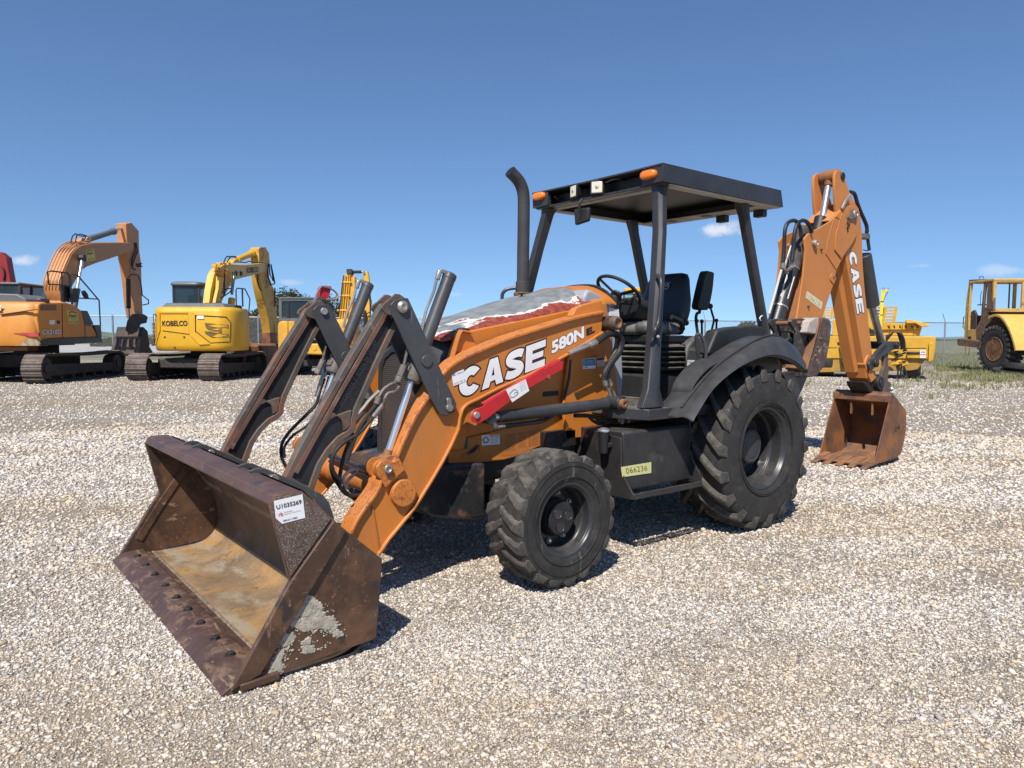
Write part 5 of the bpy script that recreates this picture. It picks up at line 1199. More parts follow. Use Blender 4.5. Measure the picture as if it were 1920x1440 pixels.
# posts
def post(pts, wx, wy, s, nm='canopy_post'):
    mb = M(); rows = []
    for (x, y, z), a, b in zip(pts, wx, wy):
        rows.append([(x-a/2, s*(y-b/2), z), (x+a/2, s*(y-b/2), z), (x+a/2, s*(y+b*.2), z), (x+a*.22, s*(y+b/2), z), (x-a*.22, s*(y+b/2), z), (x-a/2, s*(y+b*.2), z)])
    return mb.loft(rows).build(nm, m_dark, BH, bevel=.006, ang=30)
for s in (1, -1):
    post([(.800, .635, 2.665), (.815, .645, 2.60), (.875, .70, 2.3), (.96, .755, 1.9), (1.05, .81, 1.5), (1.115, .85, 1.16), (1.13, .862, 1.03)], [.13, .10, .09, .095, .10, .13, .24], [.10, .085, .085, .085, .085, .08, .08], s)
    post([(-.262, .625, 2.665), (-.30, .626, 2.55), (-.45, .632, 2.1), (-.67, .64, 1.46), (-.78, .645, 1.1)], [.12, .085, .08, .08, .08], [.09, .08, .08, .08, .08], s)
# grab rail on the near front post
q = [P('y', y, *z) for y, z in zip((.78, .84, .86, .87, .88, .86), d3((672, 95), (715, 150), (712, 350), (685, 620), (650, 710), (612, 790)))]
M().tube([tuple(v) for v in q], .0155, n=12, sub=5).build('grab_rail', m_dark, BH, bevel=0)
M().ball(P('y', .88, *d3((684, 788))[0]), .014, 8).build('rail_bolt', m_zinc, BH, bevel=0)
# small wire hook on the rear post
hose(((30, 870), (22, 850), (35, 830), (60, 826), (74, 845), (66, 862)), .66, .005, BH, m_label, 'wire_hook', d4)

# ================================================================ fenders
up_ = sm2([(1270, 782), (1291.6, 752), (1315.5, 721), (1352, 684), (1393, 655), (1424, 638), (1455, 631), (1485, 650), (1507, 684)], 4)
lo_ = sm2([(1300, 790), (1310, 772), (1337.6, 730), (1374.4, 697), (1411, 676), (1448, 665), (1478, 670), (1498, 682), (1511, 694)], 4)
U2 = [P('y', 1.00, *q) for q in up_]; L2 = [P('y', 1.13, *q) for q in lo_]
fcen = Vector((.02, 0, .70))
for s in (1, -1):
    rows = []
    for u_, l_ in zip(U2, L2):
        m1_ = Vector((u_.x*.45+l_.x*.55, 1.085, u_.z*.55+l_.z*.45+.012)); hi_ = Vector((u_.x*.8+l_.x*.2, 1.045, u_.z*.88+l_.z*.12+.012))
        ins = [Vector((u_.x, yy, u_.z+.004)) for yy in (.80, .87, .94)]
        lip_ = l_+(fcen-Vector((l_.x, 0, l_.z))).normalized()*.012
        rows.append([(v.x, s*v.y, v.z) for v in ins+[u_, hi_, m1_, l_, Vector((lip_.x, 1.10, lip_.z))]])
    M().sheet(rows, (0, s*.006, .006)).build('rear_fender', m_fender, BH, bevel=0, ang=60)
    # raised seam along the crown
    M().tube([(u_.x, s*.985, u_.z+.010) for u_ in U2[2:-1]], .010, n=6, smooth=False).build('fender_seam', m_dark, BH, bevel=0)
    M().py([(p_[0], p_[1]) for p_ in TY(.80, [(1262, 766), (1275, 735), (1292, 708), (1318, 685), (1345, 665)])]+[(.0, 1.50), (-.3, 1.50), (-.55, 1.42), (-.62, 1.25), (-.62, 1.0), (.55, .98)], s*.80, s*.79).build('fender_inner_wall', m_fender, BH, bevel=.004)
    tk = TY(.66, c6((672, 500), (700, 430), (722, 378), (800, 362), (900, 354), (960, 362), (990, 385), (1020, 420)))+[(-.50, 1.40), (.05, 1.36)]
    M().py(tk, s*.66, s*.54).build('fender_tank', m_plast, BH, bevel=.02, seg=3)
# lit inner fender skin seen inside the near fender
iq = [TY(.80, [(a, b)])[0] for a, b in d3((835, 1430), (850, 1330), (940, 1190), (1060, 1080), (1180, 1030))]
M().sheet([[(x, .785, z-.05), (x, .80, z-.0), (x-.01, .97, z-.02)] for x, z in sm2(iq, 3)], (0, 0, .01)).build('inner_fender_skin', m_fender, BH, bevel=0)
# grab hoop inside the fender
hose(((1150, 1100), (1122, 900), (1112, 800), (1130, 762), (1170, 780), (1200, 840), (1222, 960), (1215, 1080), (1190, 1150)), [.74, .73, .73, .74, .76, .78, .80, .81, .82], .014, BH, m_dark, 'grab_hoop', d3)
M().lathe(P('y', .70, *d3((1175, 1028))[0]), (0, 0, 1), [(.03, -.03), (.03, .02), (.02, .03)], 14).build('fuel_cap', m_plast, BH, bevel=.003)

# ================================================================ tool box step
m_box = mat('scuffed_toolbox_paint', (.016, .016, .017), .4, var=.2, vscale=2.5, dust=.2, layers=[((.055, .050, .045), 6, .56, .74, .7), ((.13, .07, .035), 3, .64, .74, .8)], edge=((.16, .12, .09), .006, .5), bump=.05)
X0, X1 = 1.445, .70
for s in (1, -1):
    M().loft([[(x, s*.40, .875), (x, s*.845, .875), (x, s*.865, .86), (x, s*.885, .47), (x, s*.40, .45)] for x in (X0-.02, X1)]).build('tool_box', m_box, BH, bevel=.006)
    M().px([(s*.43, .880), (s*.862, .835), (s*.868, .60), (s*.985, .455), (s*.975, .425), (s*.70, .42), (s*.55, .45)], X0, X0-.014).build('front_step_plate', m_box, BH, bevel=.003)
    M().px([(s*.60, 1.0), (s*.84, 1.0), (s*.875, .93), (s*.875, .66), (s*.985, .50), (s*.985, .445), (s*.60, .45)], X1+.007, X1-.007).build('rear_step_plate', m_box, BH, bevel=.003)
    M().box(X1, X0-.014, s*.972, s*.985, .425, .465).build('step_lip', m_box, BH, bevel=.003)
    for k in range(4): M().box(X1, X0-.014, s*(.888+.024*k), s*(.899+.024*k), .425, .437).build('step_tread_bar', m_box, BH, bevel=0)
    M().box(1.03, 1.06, s*.886, s*.975, .420, .425).build('step_cross_bar', m_box, BH, bevel=0)
    mb = M()
    for i in range(24):
        x = X0-.04-i*.029
        for k in range(2):
            mb.lathe((x+.012*(k % 2), s*(.915+.035*k), .437), (0, 0, 1), [(.010, 0), (.009, .008), (.005, .008), (.004, .002)], 6)
    mb.build('tread_teeth', m_box, BH, bevel=0)
# loose chrome-topped canister strapped on the front plate
q = P('x', X0+.06, 1132, 806); q2 = P('x', X0+.06, 1133, 842)
cq = M().cyl((q.x, q.y, q2.z-.03), (q.x, q.y, q.z-.005), .031, .038, n=24).build('breather_canister', m_ink, BH, bevel=.004)
M().lathe((q.x, q.y, q.z-.012), (0, 0, 1), [(.041, 0), (.043, .006), (.040, .016), (.025, .024), (.018, .028), (.0, .029)], 24).build('canister_cap', m_chrome, cq, bevel=0)
M().box(q.x-.06, q.x-.02, q.y-.03, q.y+.03, q2.z+.01, q2.z+.04).build('canister_bracket', m_box, BH, bevel=.003)
M().lathe(P('x', X0+.001, *c4((998, 146))[0]), (1, 0, 0), [(.012, 0), (.010, .006), (0, .007)], 8).build('plate_bolt', m_rustbk, BH, bevel=0)
M().box(1.50, 1.78, .30, .47, .70, .86).lathe((1.66, .471, .80), (0, 1, 0), [(.035, 0), (.034, .006), (0, .007)], 20).build('battery_box', m_black, BH, bevel=.006)
# yellowed number label
lq = [P('y', .886, *q) for q in c4((1246, 368), (1464, 332), (1464, 410), (1256, 440))]
o = M().extr([(p.x, p.y, p.z) for p in lq], [(p.x, p.y-.002, p.z) for p in lq]).build('fleet_number_label', mat('yellowed_label', (.62, .60, .26), .6, var=.06, layers=[((.25, .25, .2), 40, .64, .7, .8)]), BH, bevel=0)
dec('printed_number', '066236', c4((1284, 416))[0], c4((1436, 392))[0], c4((1280, 376))[0], mat('faded_print', (.12, .12, .04), .6, var=.3, vscale=100), o, .8875, off=-.005)
# ================================================================ backhoe: frame, stabilisers, boom, dipper, bucket
m_tan = mat('faded_orange_boom', (.50, .18, .036), .55, var=.08, vscale=1.5, dust=.2, layers=[((.26, .10, .04), 9, .64, .76, .7), ((.07, .045, .035), 50, .71, .75, .8)], edge=((.12, .06, .035), .006, .5))
m_tan2 = mat('darker_boom_inside', (.30, .115, .04), .65, var=.15, dust=.15, layers=[((.12, .06, .035), 8, .58, .72, .8)])  # darker orange than the boom plates, with brown patches
M().box(-1.15, -.55, -.50, .50, .55, .80).box(-1.25, -.95, -.45, .45, .50, 1.35).build('rear_frame', m_black, BH, bevel=.015)
M().box(-.60, -.35, -.55, .55, .75, 1.40).build('rear_bulkhead', m_black, BH, bevel=.01)
M().cyl((-1.45, 0, .55), (-1.45, 0, 1.45), .11, n=20).box(-1.62, -1.25, -.2, .2, .9, 1.30).build('swing_post', m_black, BH, bevel=.01)
st_ = TY(.56, c8((470, 620), (530, 610), (540, 660), (465, 840), (450, 845), (380, 700), (350, 640)))
for s in (1, -1):
    M().py(st_, s*.56, s*.48).build('stabiliser_leg_base', m_dark, BH, bevel=.006)
    sg = empty('stabiliser'); sg.parent = BH
    if s < 0: sg.location = (0, 0, -.22)
    ys = .62
    brk = TY(ys, c7((365, 1092), (385, 1075), (430, 1068), (492, 1076), (520, 1110), (540, 1200), (500, 1330), (470, 1390), (415, 1320), (402, 1290), (408, 1160)))
    M().py(brk, s*ys, s*(ys-.03)).py(brk, s*(ys-.22), s*(ys-.25)).build('stabiliser_plate', mat('muddy_dark_plate', (.03, .03, .031), .6, var=.2, dust=.15, layers=[((.13, .105, .08), 14, .52, .66, .9)]), sg, bevel=.005)
    pad = TY(ys+.06, d4((580, 842), (600, 838), (655, 856), (670, 920), (660, 1000), (655, 1060), (640, 1140), (628, 1210), (612, 1270), (575, 1320), (540, 1370), (450, 1384), (440, 1300), (470, 1220), (505, 1130), (530, 1040), (560, 950)))
    M().py(pad, s*(ys+.06), s*(ys-.14)).build('rubber_pad', mat('crumbling_rubber', (.085, .055, .045), .9, var=.4, vscale=14, dust=.3, layers=[((.30, .25, .20), 10, .57, .68, .95), ((.035, .028, .026), 22, .52, .62, .9)], bump=1.6, bscale=28), sg, bevel=.012)
    pf = TY(ys+.075, d4((555, 850), (582, 842), (505, 1120), (455, 1320), (445, 1300), (500, 1130), (540, 990)))
    M().py(pf, s*(ys+.075), s*(ys-.15)).build('pad_clamp_plate', m_rustbk, sg, bevel=.004)
    lp_ = TY(ys+.07, d4((470, 872), (520, 842), (556, 842), (545, 912), (525, 992), (442, 978)))
    M().py(lp_, s*(ys+.07), s*(ys-.05)).build('worn_pad_block', mat('chalky_block', (.42, .36, .32), .85, var=.2, vscale=6, layers=[((.18, .14, .12), 12, .55, .7, .9)], bump=.3), sg, bevel=.01)
    for q_, r_ in (((368, 892), .022), ((456, 1035), .030)):
        p = P('y', ys, *d4(q_)[0]); M().cyl((p.x, s*(ys+.03), p.z), (p.x, s*(ys-.26), p.z), r_, n=14).build('stabiliser_pin', m_rustbk if r_ < .03 else m_black, sg, bevel=.003)
    for q_ in ((545, 1110), (525, 1185), (570, 1030)):
        p = P('y', ys+.065, *d4(q_)[0]); M().ball((p.x, s*(ys+.062), p.z), .014, 8).build('pad_bolt', m_rustbk, sg, bevel=0)
    cyq = TY(.50, d4((275, 960), (350, 985), (340, 1150), (270, 1100)))
    M().py(cyq, s*.52, s*.42).build('stabiliser_cylinder', m_dark, sg, bevel=.02)
    hose(((250, 1095), (262, 1050), (290, 1030), (300, 1050)), .56, .018, sg, m_dark, 'elbow_fitting', d4) if s > 0 else None
# boom
BY = .155
bm = empty('boom'); bm.parent = BH
bo = TY(BY, [(1470, 668), (1480, 640), (1494, 597), (1506, 517), (1510.5, 467), (1508, 448), (1516, 437.5), (1535.5, 428), (1558, 414), (1574, 396), (1586, 386), (1599, 385.5), (1609, 394), (1612, 411), (1607, 440), (1598, 458), (1585.5, 474), (1569, 505.5), (1562, 536), (1546.7, 580.5), (1541, 600), (1530, 650), (1520, 690), (1490, 700)])
for s in (1, -1):
    M().py(bo, s*BY, s*(BY-.022)).build('boom_side_plate', m_tan, bm, bevel=.005)
M().strip(TY(BY, [(1541, 600), (1546.7, 580.5), (1562, 536), (1569, 505.5), (1585.5, 474), (1598, 458)]), .014, .14, -.14).build('boom_back_plate', m_tan, bm, bevel=.003)
M().strip(TY(BY, [(1586, 387), (1574, 397), (1558, 415)]), .014, .14, -.14).build('boom_top_plate', m_tan, bm, bevel=.003)
inw = TY(BY, [(1494, 640), (1520, 520), (1526, 470), (1560, 440), (1590, 420), (1590, 450), (1560, 520), (1535, 600), (1520, 660)])
M().py(inw, .133, -.133).build('boom_inner_box', m_tan2, bm, bevel=.004)
# raised doubler ribs near the knuckle
M().py(TY(BY, c7((668, 385), (700, 350), (742, 312), (770, 330), (690, 620), (720, 640), (705, 668), (660, 610), (668, 500), (700, 400))), BY+.006, BY+.0005).build('boom_doubler', m_tan, bm, bevel=.003)
M().strip(TY(BY, c7((672, 740), (602, 632), (615, 540), (640, 450), (662, 398))), .006, BY+.008, BY+.0005).build('boom_doubler_edge', m_tan, bm, bevel=.002)
M().strip(TY(BY, c7((706, 665), (660, 606), (668, 510), (692, 410), (716, 345))), .006, BY+.014, BY+.0065).build('boom_doubler_edge', m_tan, bm, bevel=.002)
for q_, r_ in (((522, 562), .030), ((790, 365), .038)):
    p = P('y', BY, *c7(q_)[0]); M().cyl((p.x, .19, p.z), (p.x, -.19, p.z), r_, n=20).lathe((p.x, .188, p.z), (0, 1, 0), [(r_*1.25, -.02), (r_*1.2, 0), (r_*.7, .014), (r_*.6, .006)], 18).build('boom_pin', m_zinc, bm, bevel=.002)
M().py(TY(BY+.015, c7((748, 385), (785, 330), (820, 355), (815, 395), (770, 402))), BY+.022, BY+.0145).build('pin_keeper', m_gland, bm, bevel=.003)
for q_ in ((572, 602), (485, 985), (652, 790)):
    p = P('y', BY, *c7(q_)[0]); M().lathe((p.x, BY, p.z), (0, 1, 0), [(.016, 0), (.014, .02), (.006, .024)], 10).build('boom_stud', m_gland, bm, bevel=.001)
M().py(TY(BY, c7((630, 790), (645, 765), (672, 795), (655, 840), (632, 810))), BY+.010, BY+.0005).build('lift_lug', m_tan, bm, bevel=.003)
pts_ = TY(BY, c7((745, 420), (765, 440), (748, 455), (752, 488))); M().strip(pts_, .006, BY+.004, BY+.0145).build('hook_scar', m_ink, bm, bevel=0)
lq = c7((480, 885), (584, 962), (573, 1008), (469, 930))
o = M().py(TY(BY+.001, lq), BY+.002, BY+.0005).build('boom_number_label', mat('yellowed_boom_label', (.68, .62, .42), .6, var=.05), bm, bevel=0)
dec('printed_number', '1106623B', c7((474, 926))[0], c7((566, 994))[0], c7((484, 896))[0], mat('faint_green_print', (.28, .33, .12), .6, var=0), o, BY+.003, off=-.01)
# boom cylinder and hoses on the near-front side of the boom
ba = P('y', 0, *c7((440, 540))[0]); b2 = P('y', 0, *c7((242, 1150))[0])
cyl_pts = [P('y', .02, *z) for z in ((1494, 462), (1462, 560), (1447, 600), (1425, 660))]
bc = empty('boom_cylinder'); bc.parent = BH
A3 = P('y', .03, *c7((402, 640))[0]); B3 = P('y', .03, *c7((225, 1230))[0]); dvb = (B3-A3).normalized()
M().cyl(A3+dvb*.16, B3, .080, n=28).build('barrel', m_dark, bc, bevel=0)
M().cyl(A3-dvb*.32, A3+dvb*.18, .088, n=24).build('gland', mat('grimy_gland', (.06, .052, .048), .75, var=.4, vscale=12, layers=[((.02, .018, .018), 9, .5, .65, .7)]), bc, bevel=.01)
for t in (.16, .62, 1.10):
    p_ = A3+dvb*t; M().lathe(p_, dvb, [(.083, 0), (.088, .004), (.088, .018), (.083, .022)], 28).build('cylinder_band', m_zinc, bc, bevel=0)
M().bar(A3+dvb*.26+Vector((.055, .050, 0)), A3+dvb*.52+Vector((.055, .050, 0)), .006, .085, up=(-.75, .66, 0)).build('cylinder_sticker', mat('worn_sticker', (.60, .54, .44), .7, var=.15, vscale=30, layers=[((.4, .12, .08), 60, .66, .7, .7)]), bc, bevel=0)
m_pipe = mat('cream_pipe', (.55, .50, .40), .5, var=.1)
hose(((318, 700), (290, 800), (255, 930), (222, 1040)), .14, .013, bc, m_pipe, 'rigid_pipe', c7)
hose(((372, 580), (350, 650), (330, 720), (326, 752)), .10, .014, bc, m_zinc, 'rigid_pipe', c7)
for pts in (((318, 690), (325, 600), (330, 480), (350, 425), (392, 408), (420, 430), (436, 470), (440, 520)), ((378, 685), (388, 600), (395, 500), (412, 435), (450, 408), (485, 425), (505, 465), (512, 490))):
    hose(pts, .16 if pts[0][0] == 318 else .17, .020, bc, m_hose, 'hose', c7)
for q_ in ((316, 692), (376, 690)):
    p = P('y', .15, *c7(q_)[0]); M().cyl(p+Vector((0, 0, .03)), p-Vector((.0, 0, .06)), .026, n=8).build('hose_fitting', m_zinc, bc, bevel=.003)
hose(((380, 720), (350, 745), (330, 755)), .14, .022, bc, m_gland, 'elbow_fitting', c7)
M().py(TY(-.10, c7((372, 1050), (440, 800), (455, 620), (470, 600), (455, 780), (420, 1080), (400, 1200), (300, 1260), (330, 1150))), .12, -.14).build('boom_dark_side', m_black, bm, bevel=.01)
# dipper cylinder inside the top of the boom
q1 = P('y', 0, *c7((632, 120))[0]); q2 = P('y', 0, *c7((572, 462))[0])
M().cyl((q1.x, 0, q1.z), (q2.x, 0, q2.z), .036, n=20).build('dipper_cylinder_rod', m_chrome, BH, bevel=0)
M().cyl((q1.x, .095, q1.z+.01), (q1.x, -.095, q1.z+.01), .075, n=20).cyl((q1.x, 0, q1.z), (q1.x+.02, 0, q1.z-.10), .06, .05, n=16).build('rod_head', m_rustbk, BH, bevel=.01)
M().cyl((q2.x, 0, q2.z+.12), (q2.x+.5, 0, q2.z-1.2), .07, n=20).build('dipper_cylinder_barrel', m_black, BH, bevel=.01)
q1 = P('y', .02, *c7((655, 310))[0]); M().cyl((q1.x, .05, q1.z), (q1.x+.05, .05, q1.z-.35), .07, n=14).build('dirty_guard', m_rustbk, BH, bevel=.02)
# dipper
DY = .118
dp_ = empty('dipper'); dp_.parent = BH
ear_ = TY(DY+.02, c7((668, 100), (676, 76), (692, 66), (706, 68), (720, 84), (740, 135), (765, 210), (790, 270), (830, 330), (835, 420), (780, 480), (700, 430), (676, 330), (668, 200)))
for s in (1, -1): M().py(ear_, s*(DY+.02), s*(DY-.012)).build('dipper_head_plate', m_tan, dp_, bevel=.006)
do = TY(DY, c7((700, 330), (720, 470), (735, 620), (762, 780), (800, 1000), (875, 1440), (880, 1475), (925, 1470), (918, 1300), (893, 1080), (870, 880), (856, 700), (850, 480), (835, 350), (800, 280)))
M().py(do, DY, -DY).build('dipper_box', m_tan, dp_, bevel=.006)
# front reinforcing strip (a shallow raised face along the inner side of the stick)
da = P('y', DY, *c7((736, 625))[0]); db = P('y', DY, *c7((872, 1430))[0])
fwd = Vector((db.x-da.x, 0, db.z-da.z)).normalized(); nrm = Vector((-fwd.z, 0, fwd.x)); nrm = nrm if nrm.x > 0 else -nrm
M().extr([da+nrm*.001+Vector((0, -.075, 0)), da+nrm*.001+Vector((0, -DY*2, 0)), da+nrm*.035+Vector((0, -DY*2, 0)), da+nrm*.035+Vector((0, -.115, 0))],
         [db+nrm*.001+Vector((0, -.075, 0)), db+nrm*.001+Vector((0, -DY*2, 0)), db+nrm*.035+Vector((0, -DY*2, 0)), db+nrm*.035+Vector((0, -.115, 0))]).build('dipper_front_plate', m_tan, dp_, bevel=.004)
p = P('y', DY, *c7((706, 112))[0]); M().cyl((p.x, DY+.035, p.z), (p.x, -DY-.035, p.z), .042, n=20).build('head_pin', m_black, dp_, bevel=.004)
# lettering down the dipper
a, b, c = (P('y', DY+.0015, *q) for q in c7((758, 622), (818, 1040), (808, 616)))
block_word('CASE', a, b-a, c-a, dp_, .0, m_white, m_ink, .05, .0, .008)
# bucket cylinder behind the dipper
q0_ = P('y', 0, *c7((852, 640))[0]); q1_ = P('y', 0, *c7((915, 985))[0]); q2_ = P('y', 0, *c7((980, 1225))[0])
M().cyl((q0_.x-.02, 0, q0_.z), (q1_.x, 0, q1_.z), .095, n=24).build('bucket_cylinder_barrel', m_fender, BH, bevel=.01)
M().cyl((q1_.x, 0, q1_.z), (q2_.x, 0, q2_.z), .045, n=18).build('bucket_cylinder_rod', m_steel, BH, bevel=0)
hose(((860, 700), (895, 712), (905, 780), (935, 850), (945, 920)), -.02, .012, BH, m_hose, 'hose', c7)
hose(((770, 215), (800, 230), (822, 300), (850, 370), (880, 440), (885, 490)), .10, .022, BH, m_hose, 'hose', c7)
hose(((715, 330), (738, 280), (770, 235)), .17, .018, BH, m_zinc, 'hose_end', c7)
hose(((880, 480), (890, 540), (900, 610)), .08, .020, BH, m_dark, 'hose_end', c7)
p = P('y', .08, *c7((865, 515))[0]); M().box(p.x-.09, p.x+.06, .03, .11, p.z-.03, p.z+.03).build('hose_clamp_block', m_gland, BH, bevel=.005)
hose(((865, 722), (885, 716), (896, 716)), .0, .014, BH, m_black, 'hose_bracket', c7)
hose(((860, 605), (880, 612), (905, 608)), .06, .006, BH, m_black, 'wire', c7)
# links to the bucket
e1 = lambda *p: [(1600+x/12, 620+y/12) for x, y in p]
lk = TY(.14, e1((410, 640), (430, 560), (500, 470), (620, 330), (740, 240), (860, 240), (930, 250), (950, 300), (940, 400), (880, 430), (800, 460), (700, 520), (600, 590), (520, 680), (480, 800), (400, 870), (320, 860), (300, 760), (340, 660)))
for s in (1, -1):
    M().py(lk, s*.165, s*.125).build('bucket_lever', m_dark, BH, bevel=.006)
    r2 = TY(.14, e1((700, 470), (790, 470), (790, 780), (800, 900), (780, 1120), (860, 1200), (820, 1440), (720, 1520), (640, 1440), (650, 960), (700, 800)))
    M().py(r2, s*.14, s*.10).build('bucket_link_bar', m_linkrim, BH, bevel=.006)
M().py(TY(.167, e1((560, 520), (720, 330), (755, 345), (720, 410), (560, 550), (520, 570))), .168, .1655).build('lever_slot', m_ink, BH, bevel=0)
for q_, r_, y in (((915, 330), .05, .19), ((450, 730), .05, .19), ((570, 1180), .085, .17), ((850, 1310), .03, .16)):
    p = P('y', .14, *e1(q_)[0]); M().cyl((p.x, y, p.z), (p.x, -y, p.z), r_, n=20).cyl((p.x, y+.012, p.z), (p.x, y-.01, p.z), r_*.5, n=14).build('linkage_pin', m_black if r_ > .04 else m_chrome, BH, bevel=.005)
M().py(TY(.13, e1((255, 760), (270, 660), (330, 545), (380, 560), (330, 720), (310, 880), (490, 900), (510, 1060), (400, 1170), (330, 1000))), .135, -.135).build('dipper_foot', m_tan, dp_, bevel=.008)
M().py(TY(.16, c8((1000, 705), (1020, 712), (1040, 712), (1060, 690), (1090, 720), (1140, 800), (1080, 806), (1040, 790), (1010, 740))), .11, -.13).build('bucket_ears', mat('greasy_casting', (.030, .024, .022), .6, .2, var=.3, layers=[((.09, .06, .05), 14, .55, .68, .8)]), BH, bevel=.012)
# backhoe bucket
BW = .345
hk = empty('backhoe_bucket'); hk.parent = BH
so_ = TY(BW, c8((1150, 862), (1152, 805), (1172, 790), (1200, 830), (1240, 880), (1275, 925), (1276, 1050), (1262, 1140), (1238, 1235), (1200, 1270), (1120, 1295), (1050, 1315), (1044, 1300)))
for s in (1, -1):
    M().py(so_, s*BW, s*(BW-.014)).build('bucket_side', m_rustbk, hk, bevel=.004)
back = so_[2:12]
M().strip(back, -.012, BW-.003, -BW+.003).build('bucket_shell', m_rustbk, hk, bevel=0, ang=50)
ctr = Vector((sum(p[0] for p in so_)/len(so_), 0, sum(p[1] for p in so_)/len(so_)))
M().py([so_[0], so_[1], so_[2], (so_[2][0]-.05, so_[2][1]-.03), (so_[0][0]-.03, so_[0][1]-.0)], BW+.006, -BW-.006).build('bucket_top_beam', m_rustbk, hk, bevel=.012)
M().box(so_[1][0]-.06, so_[1][0]-.03, -.14, -.12, so_[1][1]-.26, so_[1][1]-.08).build('inner_rib', m_rustbk, hk, bevel=.003)
M().box(so_[1][0]-.06, so_[1][0]-.03, .12, .14, so_[1][1]-.26, so_[1][1]-.08).build('inner_rib', m_rustbk, hk, bevel=.003)
M().box(so_[1][0]-.05, so_[1][0]-.02, -.15, .15, so_[1][1]-.10, so_[1][1]-.08).build('inner_rib', m_rustbk, hk, bevel=.003)
ed = so_[12]
M().py([(ed[0]+.10, .035), (ed[0]+.10, .055), (ed[0]-.12, .095), (ed[0]-.12, .065)], BW+.004, -BW-.004).build('bucket_lip', m_rustbk, hk, bevel=.004)
for i in range(5):
    y = -BW+.045+i*(2*BW-.09)/4; x0 = ed[0]+.02
    M().extr([(x0-.14, y-.050, .06), (x0-.14, y+.050, .06), (x0-.14, y+.050, .115), (x0-.14, y-.050, .115)], [(x0+.04, y-.040, .03), (x0+.04, y+.040, .03), (x0+.04, y+.040, .08), (x0+.04, y-.040, .08)]).extr([(x0+.02, y-.037, .035), (x0+.02, y+.037, .035), (x0+.02, y+.037, .075), (x0+.02, y-.037, .075)], [(x0+.19, y-.038, .012), (x0+.19, y+.038, .012), (x0+.19, y+.038, .024), (x0+.19, y-.038, .024)]).build('bucket_tooth', m_rustbk, hk, bevel=.006)
dec('cast_mark', '24', c8((1185, 1085))[0], c8((1228, 1060))[0], c8((1190, 1045))[0], m_ink, hk, BW+.002, off=.02)
M().extr([P('y', BW, *q) for q in c8((1140, 960), (1150, 920), (1168, 880))]+[P('y', BW, *c8((1165, 900))[0])], [P('y', BW+.004, *q) for q in c8((1140, 960), (1150, 920), (1168, 880))]+[P('y', BW+.004, *c8((1165, 900))[0])]).build('weld_seam', m_rustbk, hk, bevel=0)
# ================================================================ machines at the back of the yard
m_track = mat('worn_track_pads', (.15, .115, .095), .7, .3, var=.3, vscale=3, dust=.5, layers=[((.06, .045, .04), 9, .5, .66, .8)])
m_under2 = mat('dark_undercarriage', (.022, .020, .019), .8, var=.3, dust=.35)
m_xo = mat('excavator_orange', (.62, .24, .035), .5, var=.06, dust=.15, layers=[((.3, .14, .05), 2, .66, .8, .7)])
m_xo2 = mat('faded_excavator_orange', (.50, .22, .075), .55, var=.08, dust=.15)
m_ky = mat('excavator_yellow', (.66, .36, .014), .45, var=.05, dust=.12)
m_cy = mat('worn_yellow', (.66, .35, .03), .55, var=.1, dust=.2, layers=[((.32, .16, .04), 2.5, .6, .75, .8)])
m_gpl = mat('grey_engine_cover', (.10, .11, .12), .5, var=.1, dust=.25)
m_brown = mat('brown_dirty_steel', (.05, .035, .03), .8, .2, var=.3, vscale=3, dust=.3)
m_glass = bpy.data.materials.new('cab_glass'); m_glass.use_nodes = True
_n = m_glass.node_tree; _b = _n.nodes['Principled BSDF']; _b.inputs['Base Color'].default_value = (.022, .034, .038, 1); _b.inputs['Roughness'].default_value = .08; _b.inputs['Alpha'].default_value = .62
def gp(px_, D): q = c0+vd_*D+vr_*((px_-960)/FPX*D); return q
